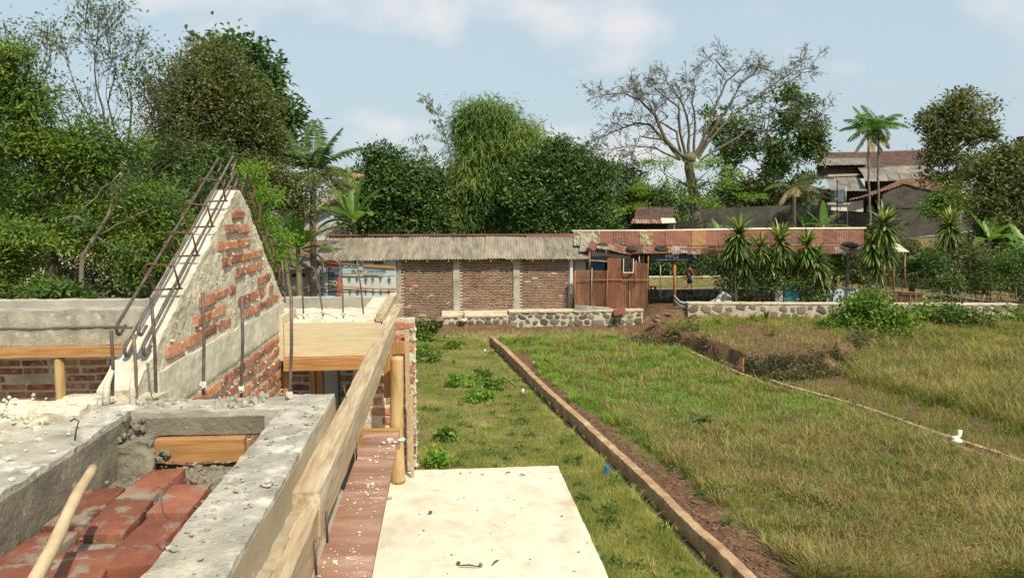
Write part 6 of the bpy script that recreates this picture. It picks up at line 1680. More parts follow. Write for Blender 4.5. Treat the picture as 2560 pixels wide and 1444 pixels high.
tree('bamboo_clump', 'tall drooping bamboo clump in the middle of the skyline', 'bamboo',
     [(1195, 285, 42, 32), (1245, 290, 35, 26), (1180, 330, 38, 45), (1235, 345, 65, 42), (1310, 335, 40, 28), (1325, 372, 30, 34), (1175, 400, 35, 50), (1250, 400, 80, 45), (1200, 450, 65, 45), (1290, 450, 55, 50), (1230, 500, 80, 45), (1180, 540, 50, 45), (1270, 555, 85, 40), (1330, 420, 25, 40)], 37, 560, .34, LM['bamboo'],
     trunk=[(1230, None), (1232, 480), (1215, 350)], bark='bark', trad=.06, clump=.62, per=30, aspect=.13, hang=.38, holes=.45, updir=0, droop=.1, depth=.9)
tree('jackfruit_tree', 'round dense dark tree above the right half of the shed roof', 'tree',
     [(1400, 375, 40, 25), (1370, 415, 60, 40), (1450, 415, 55, 40), (1330, 460, 50, 50), (1420, 470, 90, 55), (1500, 450, 35, 50), (1370, 530, 90, 50), (1470, 530, 65, 55), (1420, 575, 110, 30), (1340, 580, 50, 25)], 35, 560, .17, LM['dark'],
     trunk=[(1425, None), (1420, 500)], trad=.22, bark='bark', clump=.45, per=36, holes=.48)
tree('dense_tree', 'dark rounded tree filling the gap behind the tin hut', 'tree',
     [(1560, 440, 40, 25), (1530, 530, 50, 40), (1600, 500, 50, 40), (1560, 575, 60, 30), (1660, 510, 50, 30)], 40, 420, .18, LM['shade'], trad=.15, clump=.5, per=30, holes=.45)
tree('feathery_tree', 'small feathery light green tree left of the bare tree', 'tree',
     [(1530, 440, 28, 14), (1580, 455, 34, 16), (1545, 480, 40, 14), (1610, 475, 26, 14), (1515, 512, 30, 10), (1560, 520, 40, 12), (1600, 525, 24, 12)], 39, 200, .17, LM['feather'],
     trunk=[(1515, None), (1518, 560), (1540, 480)], trad=.05, clump=.34, per=26, aspect=.3, holes=.15, twigs=18, core=0, sats=2, flat=.35)
rt = limb_tree('bare_tree', 'great nearly leafless tree with curling grey branches', 'tree', 40.6, [(1748, None), (1742, 570), (1738, 500), (1722, 420), (1722, 395)],
   [(.16, (1715, 400), (1665, 350), (1640, 290), (1600, 250), (1560, 232), (1510, 238)), (.14, (1700, 395), (1655, 345), (1625, 312), (1590, 308), (1545, 325), (1500, 345)),
    (.10, (1705, 390), (1692, 330), (1640, 300), (1618, 250), (1590, 230)), (.13, (1715, 395), (1700, 330), (1698, 270), (1660, 240), (1630, 215)),
    (.12, (1722, 390), (1722, 320), (1708, 265), (1680, 215), (1660, 200)), (.11, (1735, 385), (1738, 310), (1730, 260), (1738, 220), (1735, 205)),
    (.13, (1735, 390), (1770, 320), (1795, 250), (1815, 205), (1845, 178), (1885, 165)), (.12, (1740, 390), (1820, 270), (1850, 210), (1880, 190)),
    (.12, (1745, 395), (1830, 290), (1900, 240), (1950, 215), (1990, 195)), (.07, (1900, 235), (1950, 200), (1985, 178), (2015, 172)), (.10, (1750, 400), (1850, 340), (1930, 280), (2000, 283), (2050, 288)),
    (.09, (1700, 400), (1640, 370), (1590, 365), (1540, 370)), (.07, (1815, 180), (1790, 150), (1790, 150)), (.08, (1665, 350), (1600, 340), (1580, 380))],
   'bark_bare', .30, .74, 2, 8, leaf=LM['feather'], leafd=.05, lsize=.14, per=8, curl=.5, up=-.01, minr=.012, side=1.0)
tree('feathery_undergrowth', 'bright feathery leaf sprays around the trunk of the bare tree', 'tree',
     [(1625, 400, 34, 12), (1660, 425, 40, 14), (1720, 405, 50, 18), (1780, 415, 50, 16), (1700, 455, 45, 16), (1770, 455, 60, 16), (1830, 445, 34, 12), (1650, 480, 40, 14), (1820, 480, 50, 12), (1700, 555, 30, 22), (1740, 500, 50, 14), (1880, 500, 30, 10), (1660, 520, 24, 10)], 39.6, 190, .17, LM['feather'],
     trunk=[(1735, None), (1728, 470)], trad=.10, bark='bark_dark', clump=.40, per=26, aspect=.28, holes=.15, twigs=24, core=0, sats=2, flat=.35)
tree('broad_tree', 'loose leafy tree right of the bare tree with sky gaps', 'tree',
     [(1785, 300, 24, 30), (1840, 290, 38, 28), (1835, 340, 45, 30), (1890, 310, 40, 40), (1950, 240, 34, 22), (1900, 260, 30, 24), (1990, 270, 40, 30), (2035, 320, 26, 36), (1970, 320, 50, 40), (2020, 380, 40, 34), (1890, 380, 60, 40), (1820, 400, 50, 35), (1960, 400, 50, 40), (1900, 450, 70, 35), (1980, 460, 45, 35), (1840, 460, 40, 30)], 44.5, 230, .24, LM['mid'],
     trunk=[(1925, None), (1910, 490), (1930, 400), (1915, 330)], trad=.15, bark='bark', clump=.46, per=34, holes=.0, twigs=44, jit=.6, core=.03)
tree('dense_tree', 'dark leafy undergrowth tree left of the satellite dish', 'tree',
     [(1870, 490, 60, 30), (1940, 500, 50, 26), (1820, 520, 50, 20), (1990, 500, 40, 24)], 45, 320, .2, LM['olive'], trad=.1, clump=.5, per=28)
tree('broad_tree', 'tall leafy tree in front of the orange tile roof', 'tree',
     [(2395, 245, 34, 24), (2370, 285, 50, 32), (2430, 290, 46, 34), (2345, 330, 46, 30), (2405, 340, 60, 34), (2475, 262, 24, 18), (2360, 385, 55, 30), (2425, 385, 46, 30), (2320, 405, 34, 18), (2390, 430, 45, 30), (2345, 440, 30, 20), (2465, 330, 16, 22)], 38, 400, .21, LM['olive'],
     trunk=[(2402, None), (2398, 520), (2395, 440), (2392, 340)], trad=.12, clump=.42, per=32, holes=.05, twigs=44, core=.04, jit=.6)
tree('small_tree', 'small loose tree in front of the black gable wall', 'tree',
     [(2360, 505, 46, 16), (2330, 530, 28, 14), (2400, 500, 34, 16), (2440, 520, 24, 14), (2370, 485, 24, 12)], 36.5, 320, .17, LM['vine'], trunk=[(2395, None), (2392, 540), (2380, 505)], trad=.06, clump=.34, per=24, twigs=20)
tree('edge_tree', 'dense tree at the right edge of the photo', 'tree',
     [(2530, 370, 34, 22), (2500, 400, 40, 26), (2555, 420, 60, 40), (2480, 440, 60, 34), (2530, 480, 60, 40), (2470, 490, 50, 30), (2560, 540, 60, 40), (2500, 540, 56, 36), (2540, 600, 60, 44), (2490, 600, 50, 36), (2560, 660, 60, 40)], 32, 430, .18, LM['olive'],
     trunk=[(2540, None), (2530, 560)], trad=.14, clump=.46, per=30, holes=.4)

# ---- palms
def frond(mb, lf, base, az, up0, L, n=26, ll=.5, droop=1.0, r=.02, seed=0, w=.045, hang=.5):
    rr = random.Random(seed); d = Vector((math.cos(az) * math.cos(up0), math.sin(az) * math.cos(up0), math.sin(up0)))
    p = Vector(base); pts = [p.copy()]
    for k in range(12):
        d = (d + Vector((0, 0, -1)) * droop * .11).normalized(); p = p + d * L / 12; pts.append(p.copy())
    mb.tube(pts, [r * (1 - .8 * k / 12) for k in range(13)], 4, False)
    for k in range(n):
        t = .12 + .88 * k / n; i = min(11, int(t * 12)); q = pts[i].lerp(pts[i + 1], t * 12 - i)
        ax = (pts[i + 1] - pts[i]).normalized(); s = ax.cross(Vector((0, 0, 1))).normalized()
        l = ll * (math.sin(math.pi * min(1, t * .9 + .12)) ** .6) * rr.uniform(.85, 1.1)
        for sg in (-1, 1):
            dd = (s * sg + ax * .55 + Vector((0, 0, -hang)) + Vector((rr.uniform(-.12, .12),) * 3)).normalized()
            lf.append((q, dd, ax.cross(dd), l, w))
def flush(lf):
    C = np.array([a[0][:] for a in lf]); D = np.array([a[1][:] for a in lf]); N = np.array([a[2][:] for a in lf])
    return leaf_arrays(C, D, N, np.array([a[3] for a in lf]), np.array([a[4] for a in lf]), .12)
def palm(name, label, Y, foot, top, trad, fr, leaf, dead=None, bark='bark', nut=False, fs=1.0):
    q = P(foot, 560, Y=Y); a = Vector((q.x, Y, float(gz(q.x, Y)) - .1)); b = P(top[0], top[1], Y=Y)
    root = thing(name, label, 'palm', a + Vector((0, 0, .1)))
    w = wob(a, b, 12, .012, 3); MB().tube(w, [trad * (1.15 - .3 * k / 12) for k in range(13)], 8).obj('trunk', MAT[bark], root, smooth=True)
    for k, (az, up0, L, dr, n, ll, kind) in enumerate(fr):
        mb = MB(); lf = []; L *= fs; ll *= fs; frond(mb, lf, b, R(az), R(up0), L, n=n, ll=ll, droop=dr, seed=k, w=.07 if ll > .4 else .06, hang=.9 if kind == 'dead' else .45)
        base = len(mb.v); V = flush(lf); m = len(V) // 4
        me = mesh_np('frond', np.concatenate([np.array(mb.v), V]), [np.array(mb.q), quads(m) + base])
        link('frond', me, LM['straw'] if kind == 'dead' else leaf, root)
    if nut:
        mb = MB()
        for k in range(6): mb.rock(b + Vector((.25 * math.cos(k), .25 * math.sin(k), -.25)), .11, k, 2)
        mb.obj('nut_cluster', MAT['wood_brown'], root)
    return root
palm('coconut_palm', 'dark coconut palm left of centre with two drooping dry fronds', 27, 778, (783, 432), .12,
     [(80, 78, 2.6, .5, 30, .7, 'g'), (100, 85, 2.4, .4, 30, .6, 'g'), (20, 70, 2.5, .7, 30, .7, 'g'), (8, 52, 2.6, .75, 34, .75, 'g'), (160, 72, 2.4, .8, 30, .7, 'g'), (175, 50, 2.2, 1.1, 30, .7, 'g'), (200, 20, 2.0, 1.4, 28, .7, 'g'),
      (-60, 62, 2.2, 1.1, 28, .7, 'g'), (-120, 60, 2.2, 1.2, 28, .7, 'g'), (130, 65, 2.3, 1.0, 28, .7, 'g'), (-20, 40, 2.1, 1.2, 28, .7, 'g'), (-80, 25, 2.0, 1.3, 28, .7, 'g'), (-5, 12, 2.3, .35, 28, .55, 'dead'), (5, -8, 2.0, .3, 26, .5, 'dead'), (-160, 10, 1.6, 1.3, 26, .6, 'g')], LM['dark'], nut=True, fs=.80)
ar = [(a, u, 1.65, 1.15, 24, .5, 'g') for a, u in ((0, 62), (45, 45), (90, 70), (135, 48), (180, 60), (225, 40), (270, 62), (315, 45), (160, 78), (20, 25), (200, 22))] + [(-10, -35, 1.4, .6, 18, .4, 'dead'), (190, -40, 1.4, .6, 18, .4, 'dead'), (270, -50, 1.2, .5, 18, .4, 'dead')]
palm('areca_palm', 'left of two slim pale trunked palms on the hill', 38, 2189, (2170, 330), .06, ar, LM['banana'], bark='bark')
palm('areca_palm', 'right of two slim pale trunked palms on the hill', 38.6, 2208, (2196, 318), .06, [(a + 20, u - 5, L, d, n, l, k) for a, u, L, d, n, l, k in ar], LM['banana'], bark='bark')
palm('drooping_palm', 'drooping ragged palm left of the satellite dish', 40, 1990, (1985, 470), .12,
     [(0, 45, 2.6, .9, 26, .5, 'g'), (-10, 20, 2.4, .8, 26, .5, 'g'), (180, 40, 2.0, 1.2, 24, .5, 'g'), (30, 55, 2.3, 1.1, 24, .5, 'g'), (-60, 35, 1.8, 1.2, 24, .5, 'g'), (-110, 30, 1.6, 1.3, 24, .5, 'dead'), (200, 0, 1.5, 1.2, 20, .5, 'dead'), (0, 5, 2.2, .5, 24, .45, 'dead')], LM['olive'])
palm('drooping_palm', 'feathery palm half hidden in the dense right edge tree', 33, 2450, (2470, 450), .10,
     [(a, u, 1.7, 1.2, 24, .45, 'g') for a, u in ((0, 50), (180, 45), (220, 30), (-60, 35), (90, 60), (140, 40), (-100, 20))], LM['vine'])

# thin arching bamboo culms against the sky
root = thing('bamboo_culm', 'two thin leafy bamboo culms arching left against the sky', 'bamboo', Vector((P(1150, 560, Y=36).x, 36, 1.0)))
for k, tr in enumerate(([(1150, 590), (1142, 460), (1120, 360), (1095, 290), (1070, 250)], [(1122, 590), (1110, 470), (1085, 400), (1045, 345)])):
    mb = MB(); full = []; pts = [P(a, b, Y=36) for a, b in tr]
    for j in range(len(pts) - 1): full += wob(pts[j], pts[j + 1], 5, .02, j)[(1 if j else 0):]
    n = len(full); mb.tube(full, [.035 * (1 - .85 * j / n) + .004 for j in range(n)], 5)
    lf = []; rr = random.Random(k)
    for j in range(4, n):
        for _ in range(3):
            d = Vector((rr.uniform(-1.2, .5), rr.uniform(-.5, .5), rr.uniform(0, .8))).normalized(); L = rr.uniform(.4, 1.5) * (1 - .5 * j / n)
            tw = [full[j] + d * L * t - Vector((0, 0, .25 * L * t * t)) for t in (0, .33, .66, 1)]
            mb.tube(tw, [.007, .006, .005, .003], 3, False)
            for _ in range(9):
                q = tw[1].lerp(tw[3], rr.random()); dd = Vector((rr.uniform(-.6, .6), rr.uniform(-.5, .5), rr.uniform(-1, -.2))).normalized()
                lf.append((q, dd, Vector((rr.uniform(-1, 1), 1, .2)), rr.uniform(.14, .26), .035))
    V = flush(lf); base = len(mb.v)
    link('culm', mesh_np('culm', np.concatenate([np.array(mb.v), V]), [np.array(mb.q), quads(len(V) // 4) + base, np.array(mb.t)]), LM['olive'], root)

# ---- bananas: every leaf an object of its own
def banana_leaf(base, az, up0, L, w, droop, seed, tear=.3):
    rr = random.Random(seed); d = Vector((math.cos(az) * math.cos(up0), math.sin(az) * math.cos(up0), math.sin(up0)))
    p = Vector(base); n = 14; pts = [p.copy()]; ds = [d]
    for k in range(n):
        d = (d + Vector((0, 0, -1)) * droop * (.02 + .11 * k / n)).normalized(); p = p + d * L / n; pts.append(p.copy()); ds.append(d)
    V = []; Q = []
    for k in range(n + 1):
        t = k / n; ww = 0 if t < .12 else w * math.sin(math.pi * min(1, ((t - .12) / .88) ** .75 * .93 + .05)) ** .6
        s = ds[k].cross(Vector((0, 0, 1)));  s = s.normalized() if s.length > .05 else Vector((1, 0, 0)); nn = s.cross(ds[k])
        tr = 1 - (rr.random() * tear if k % 2 else 0)
        for a in (-1, -.5, 0, .5, 1):
            V.append(pts[k] + s * a * (ww * (tr if abs(a) == 1 else 1) + .012) - nn * (abs(a) ** 1.4) * (-.28) * ww)
        if k < n:
            for b in range(4):
                i = k * 5 + b; Q.append((i, i + 1, i + 6, i + 5))
    return np.array([v[:] for v in V]), np.array(Q)
MAT['banana_stem'] = surf('banana_stem', [(0.3, (.10, .085, .035)), (0.7, (.22, .21, .09))], scale=3, stretch=(4, 4, 1), rough=.7, bump=.1)
def banana(label, Y, foot, leaves, stem_top=None, col='banana', group='banana plants', z=None):
    q = P(foot, 560, Y=Y); a = Vector((q.x, Y, (float(gz(q.x, Y)) if z is None else z) - .05)); b = P(stem_top[0], stem_top[1], Y=Y)
    root = thing('banana_plant', label, 'banana plant', a + Vector((0, 0, .05)), group)
    MB().tube([a, (a + b) / 2, b], [.13, .11, .07], 9).obj('stem', MAT['banana_stem'], root, smooth=True)
    for k, lf in enumerate(leaves):
        V, Q = banana_leaf(b - Vector((0, 0, .15)), R(lf[0]), R(lf[1]), lf[2], lf[3], lf[4], k)
        link('leaf', mesh_np('leaf', V, Q, True), LM['straw'] if len(lf) > 5 else LM[col], root)
banana('dark banana plant right of the gable with one upright leaf', 26, 745, [(90, 86, 2.2, .24, .1), (175, 45, 1.6, .28, 1.2), (10, 42, 1.9, .26, .8), (200, 20, 1.4, .28, 1.3), (-40, 50, 1.4, .26, 1.2), (-15, 15, 1.5, .25, .8), (150, 60, 1.5, .26, 1.0), (-5, -5, 1.0, .2, 1.0, 'dead')], (745, 615))
banana('tall banana plant left of the glossy tree', 31, 880, [(110, 72, 2.4, .30, .35), (150, 55, 2.2, .3, .5), (30, 78, 2.2, .3, .3), (180, 28, 2.6, .26, .7), (170, 10, 1.6, .3, 1.0), (-60, 30, 1.8, .3, 1.0), (-10, 60, 1.8, .3, .8), (-150, 40, 2.0, .3, 1.4), (180, -20, 1.5, .25, .7, 'dead')], (885, 545))
banana('dark banana plant at the foot of the glossy tree', 30, 690, [(150, 60, 1.9, .3, .6), (60, 65, 2, .3, .6), (190, 35, 1.7, .3, 1.1), (0, 35, 1.7, .3, 1.0), (-50, 40, 1.5, .3, 1.2)], (700, 600), col='shade')
banana('banana plant with light upright leaves behind the rusty roof', 39.5, 2060, [(85, 84, 1.5, .22, .1), (150, 50, 1.6, .2, .5), (25, 40, 1.5, .22, .5), (5, 12, 1.7, .2, .5), (185, 25, 1.2, .2, .8)], (2058, 562))
banana('second banana plant behind the rusty roof, left of the light one', 40, 2012, [(100, 80, 1.1, .2, .2), (120, 62, 1.5, .2, .3), (180, 18, 1.2, .18, .6), (20, 50, 1.1, .2, .5)], (2013, 570))
banana('short banana sucker beside the bare tree trunk', 38, 1800, [(110, 60, .9, .16, .4), (60, 40, .9, .18, .6), (150, 50, .8, .16, .6), (10, 35, 1.0, .16, .6)], (1795, 575))
banana('banana plant with a torn arching leaf in front of the black wall at right', 31, 2475, [(130, 58, 1.9, .27, .35), (215, 12, 1.9, .27, .9), (60, 60, 1.6, .28, .6), (-30, 20, 1.5, .3, 1.2), (-90, 30, 1.4, .3, 1.3), (0, 45, 1.5, .28, .8)], (2476, 592))
banana('banana plant at the right edge above the stone wall', 30, 2560, [(180, 40, 1.3, .28, 1.0), (200, 10, 1.2, .3, 1.2), (100, 65, 1.5, .28, .6), (-120, 20, 1.1, .3, 1.2)], (2560, 625))
banana('banana plant in the shade under the right end of the shelter', 31.5, 2090, [(180, 35, 1.0, .3, 1.0), (60, 60, 1.2, .3, .7), (0, 40, 1.1, .3, 1.0), (-90, 40, 1.0, .3, 1.2), (-60, 20, 1.0, .3, 1.2)], (2090, 670), z=.9)
banana('broad leaved taro like plant right of the small tin roof', 30.5, 2285, [(150, 60, .9, .32, .7), (60, 50, .9, .32, .7), (-80, 50, .8, .32, 1.0), (0, 40, .9, .3, 1.0)], (2288, 665), z=.9)

# ---- dracaenas: rosettes of strap leaves on thin stems
def dracaena(label, Y, heads, stems, n=190, L=.80, w=.085):
    zf = P(stems[0][0], stems[0][1], Y=Y); root = thing('dracaena', label, 'dracaena', (zf.x, Y, float(gz(zf.x, Y))), 'dracaenas in front of the shelter')
    for k, st in enumerate(stems):
        pts = [P(a, b, Y=Y + .1 * k) for a, b in (st[i:i + 2] for i in range(0, len(st), 2))]
        pts[0] = Vector((pts[0].x, pts[0].y, float(gz(pts[0].x, pts[0].y)) - .05))
        MB().tube(pts, [.03] * (len(pts) - 1) + [.02], 6).obj('stem', MAT['bark'], root, smooth=True)
    for k, hd in enumerate(heads):
        px, py, s = hd[:3]; c = P(px, py, Y=Y - .15 + .12 * k); rr = random.Random(k * 7 + px)
        V = []; Q = []; m = int(n * s)
        for j in range(m):
            t = j / m; az = j * 2.399 + rr.uniform(-.2, .2); up0 = R(74 - 125 * t + rr.uniform(-10, 10)); l = L * s * rr.uniform(.75, 1.1)
            p = c + Vector((0, 0, .35 * s * (0.5 - t))); d = Vector((math.cos(az) * math.cos(up0), math.sin(az) * math.cos(up0), math.sin(up0)))
            sd_ = d.cross(Vector((0, 0, 1))).normalized() if abs(d.z) < .99 else Vector((1, 0, 0)); b = len(V); ww = (.35, 1, .8, .12)
            for q in range(4):
                V += [p + sd_ * w * s * ww[q] * .5, p - sd_ * w * s * ww[q] * .5]
                d = (d + Vector((0, 0, -.26))).normalized(); p = p + d * l / 3
            Q += [(b + 2 * q, b + 2 * q + 1, b + 2 * q + 3, b + 2 * q + 2) for q in range(3)]
        link('rosette', mesh_np('rosette', np.array([v[:] for v in V]), np.array(Q), True), LM['drac'], root)['kind'] = 'stuff'
dracaena('leftmost dracaena, two rosettes in front of the rusty roof', 26.9, [(1848, 592, 1.1), (1822, 628, .75), (1856, 640, .95), (1838, 662, .7)], [(1842, 765, 1838, 700, 1844, 600)])
dracaena('second dracaena from the left with two side by side rosettes', 27.0, [(1900, 622, .85), (1950, 610, 1.1), (1928, 652, .9), (1960, 655, .65)], [(1935, 770, 1940, 690, 1945, 620), (1920, 770, 1925, 700, 1908, 625)])
dracaena('bushy dracaena with low hanging rosette beside the teal sheet', 27.0, [(2016, 618, .95), (2042, 656, 1.0), (2057, 706, .8), (1996, 662, .75), (2034, 690, .8)], [(2025, 772, 2030, 720, 2020, 630), (2040, 772, 2050, 730, 2056, 710)])
dracaena('tall dark dracaena at the right end of the rusty roof', 26.9, [(2210, 570, 1.15), (2180, 615, 1.0), (2212, 615, 1.1), (2190, 665, .9), (2170, 640, .7)], [(2205, 770, 2200, 690, 2210, 575), (2180, 770, 2180, 700, 2182, 620)])
dracaena('lone round dracaena head on a thin stem before the black wall', 29, [(2374, 570, 1.05), (2374, 598, .85)], [(2370, 690, 2372, 640, 2374, 575)])

# ---- hedge shrubs with bare stems
def shrub(label, Y, lobes, leaf, stems, dens=900, size=.11, name='shrub', cat='shrub', clump=.26, group=None, aspect=.45, holes=.35):
    s0 = P(stems[0], 700, Y=Y); root = thing(name, label, cat, (s0.x, Y, float(gz(s0.x, Y))), group)
    Q, V = cloud(lobes, Y, dens, size, clump=clump, per=26, aspect=aspect, holes=holes)
    link('foliage', mesh_np('foliage', V, quads(len(V) // 4)), leaf, root)
    rr = random.Random(int(s0.x * 10)); mb = MB()
    for px in stems:
        q = P(px, 700, Y=Y); a = Vector((q.x, Y + rr.uniform(-.2, .2), float(gz(q.x, Y)) - .05)); lb = rr.choice(lobes); b = P(lb[0] + rr.uniform(-20, 20), lb[1], Y=Y)
        w_ = wob(a, b, 5, .12, px); mb.tube(w_, [.022, .02, .018, .014, .011, .006], 5, False)
        if rr.random() < .7: mb.tube(wob(w_[3], w_[3] + Vector((rr.uniform(-.4, .4), 0, rr.uniform(.2, .6))), 3, .1, px), [.011, .01, .008, .005], 4, False)
    mb.obj('stems', MAT['bark'], root, smooth=True)['kind'] = 'stuff'
    return root
H = 'hedge shrubs above the stone wall'
shrub('dark hedge shrub left end, beside the draped grey banner', 27.1, [(1815, 700, 32, 24), (1850, 715, 36, 22), (1800, 672, 20, 20), (1862, 690, 30, 24)], LM['shade'], [1830, 1845, 1812, 1860], group=H)
shrub('dark hedge shrub between the first two dracaenas', 27.1, [(1895, 700, 36, 30), (1930, 715, 30, 20), (1880, 670, 30, 20)], LM['shade'], [1890, 1905, 1880, 1925, 1938], group=H)
shrub('hedge shrub with bare stems left of the teal sheet', 27.1, [(1960, 700, 34, 24), (1990, 690, 30, 24)], LM['dark'], [1950, 1965, 1980, 1995], group=H)
shrub('hedge shrub right of the teal sheet under the hanging rosette', 27.1, [(2030, 735, 24, 20), (2010, 700, 30, 20)], LM['dark'], [2010, 2020, 2045], group=H)
shrub('leafy shrub behind the dark hung banner', 28, [(2090, 655, 34, 22), (2130, 690, 24, 18), (2065, 680, 20, 24)], LM['mid'], [2080, 2100, 2130], group=H)
shrub('dark green shrub right of the small tin roof', 28.3, [(2270, 670, 30, 22), (2300, 655, 26, 18)], LM['shade'], [2260, 2285, 2300], group=H)
shrub('full green cassava like shrub in the middle right of the hedge', 27.6, [(2330, 650, 34, 24), (2350, 690, 44, 28), (2380, 720, 34, 20), (2310, 690, 24, 18)], LM['dark'], [2318, 2332, 2350, 2372, 2395, 2360, 2385], size=.12, group=H)
shrub('olive brown scrubby shrub in the right part of the hedge', 28.6, [(2400, 650, 40, 30), (2440, 690, 44, 34), (2420, 620, 30, 24), (2470, 650, 40, 30)], LM['scrub'], [2400, 2416, 2430, 2450, 2465, 2480], group=H)
shrub('green hedge shrub near the right edge of the photo', 27.4, [(2470, 700, 36, 26), (2510, 690, 34, 30), (2500, 650, 40, 24)], LM['mid'], [2445, 2462, 2490, 2505, 2525], group=H)
shrub('hedge shrub cut by the right edge of the photo', 27.6, [(2550, 690, 34, 40), (2560, 640, 40, 30), (2580, 740, 40, 24)], LM['dark'], [2540, 2555, 2572], group=H)
shrub('brown dry tangle shrub behind the tall dark dracaena', 29.5, [(2150, 660, 34, 24), (2230, 680, 34, 26), (2190, 700, 40, 24), (2130, 700, 30, 20)], LM['scrub'], [2140, 2170, 2215, 2240, 2160], dens=420)
# scrub on the slope behind the shelter
sl_ = [(1610 + 26 * k_, 668 + 14 * math.sin(k_ * 2.1), 26, 24, -2.3 + .4 * math.sin(k_)) for k_ in range(20)]
sl_ += [(1620 + 40 * k_, 630, 34, 22, -.6) for k_ in range(22)]
rr = random.Random(17)
for k in range(150):
    px = rr.uniform(1610, 2560); py = rr.uniform(615, 690); Yl = 38.3 + (690 - py) / 68 * 3.0
    sl_.append((px, py + rr.uniform(-6, 6), rr.uniform(16, 36), rr.uniform(9, 20), Yl - 40))
Q_, V_ = cloud(sl_[:152], 40, 330, .16, clump=.4, per=26, seed=5)
tag(link('slope_scrub', mesh_np('slope_scrub', V_, quads(len(V_) // 4)), LM['shade']), 'dark leafy scrub covering the bank behind the shelter', 'scrub', kind='stuff')
Q_, V_ = cloud(sl_[152:], 40, 260, .14, clump=.4, per=26, seed=6)
tag(link('dry_slope_scrub', mesh_np('dry_slope_scrub', V_, quads(len(V_) // 4)), LM['scrub']), 'dry brownish scrub on the bank behind the shelter', 'scrub', kind='stuff')
# stakes and rails of the rough garden fence at right
gf = thing('garden_fence', 'rough garden fence of thin sticks and rails above the stone wall at right', 'fence', P(2400, 775, Y=26.8))
for a, b, c, d in ((2150, 722, 2260, 728), (2150, 735, 2245, 736), (2240, 728, 2330, 732), (2260, 757, 2450, 765), (2330, 732, 2470, 752), (2370, 740, 2560, 762), (2400, 750, 2560, 770), (2160, 745, 2230, 748)):
    MB().tube(wob(P(a, b, Y=26.9), P(c, d, Y=26.9), 5, .02, a), .022, 5).obj('rail', MAT['bark'], gf, smooth=True)
rr = random.Random(3)
for k in range(22):
    px = 2165 + k * 18 + rr.uniform(-5, 5); a = P(px, 778, Y=26.7); b = P(px + rr.uniform(-9, 9), rr.uniform(715, 745), Y=26.8)
    MB().tube([a, b], .014, 5).obj('stick', MAT['bark'], gf, smooth=True)
o = sheet('tin_sheet', P(2238, 730, Y=27.0), P(2310, 730, Y=27.0), P(2308, 758, Y=27.0), P(2236, 756, Y=27.0), MAT['rust'], loc=P(2270, 757, Y=27), per=.1)
tag(o, 'dark tin sheet leaning low in the garden fence', 'metal sheet')
tag(sheet('tin_sheet', P(2176, 722, Y=27.2), P(2232, 724, Y=27.2), P(2230, 742, Y=27.0), P(2176, 742, Y=27.0), MAT['maroon'], loc=P(2200, 742, Y=27), per=.1), 'brown boards and tin piled right of the dark hung banner', 'metal sheet')

# ---- climbing bushes on the bank
def bush(label, Y, lobes, leaf, dens=620, size=.11, name='bush', group='bushes on the grassy bank', clump=.30, holes=.42, flowers=0):
    return shrub(label, Y, lobes, leaf, [int(lobes[0][0]), int(lobes[-1][0])], dens, size, name, 'bush', clump, group, .8, holes)
bush('big bright vine covered bush in front of the dark hung banner', 23.6, [(2150, 770, 50, 34), (2195, 790, 64, 50), (2145, 815, 65, 38), (2240, 840, 50, 38), (2175, 752, 45, 22), (2240, 780, 50, 30), (2100, 812, 54, 26), (2270, 810, 40, 30)], LM['vine'])
bush('lower green bush at the foot of the big vine covered bush', 22.6, [(2230, 860, 34, 20), (2180, 850, 44, 24), (2255, 840, 24, 20)], LM['mid'], dens=520)
bush('leafy vines left of the dark hollow on the bank', 24.5, [(2330, 772, 52, 22), (2300, 800, 50, 24), (2360, 800, 44, 22), (2320, 830, 50, 18)], LM['vine'], dens=560)
bush('dark green vine bush in the middle of the right bank', 24.0, [(2390, 805, 54, 34), (2430, 830, 50, 28), (2370, 785, 40, 18), (2450, 800, 44, 26), (2400, 850, 60, 18)], LM['mid'], dens=620)
bush('low vine patch near the right edge of the bank', 23.2, [(2500, 845, 60, 22), (2460, 865, 50, 16), (2550, 870, 50, 18), (2350, 870, 60, 12)], LM['vine'], dens=460)
bush('leafy bush at the far right end of the stone wall', 24.6, [(2545, 800, 34, 22), (2580, 830, 40, 26), (2530, 780, 24, 16)], LM['vine'], dens=480)
bush('spiky dark herb on the left shoulder of the earth mound', 24.6, [(1720, 815, 24, 14), (1700, 830, 30, 14), (1740, 835, 18, 12)], LM['scrub'], dens=520, size=.08, clump=.2)
bush('dry herb tuft hanging on the right edge of the earth mound', 22.0, [(2130, 885, 30, 16), (2090, 895, 22, 12), (2160, 880, 24, 14)], LM['scrub'], dens=560, size=.08, clump=.2)
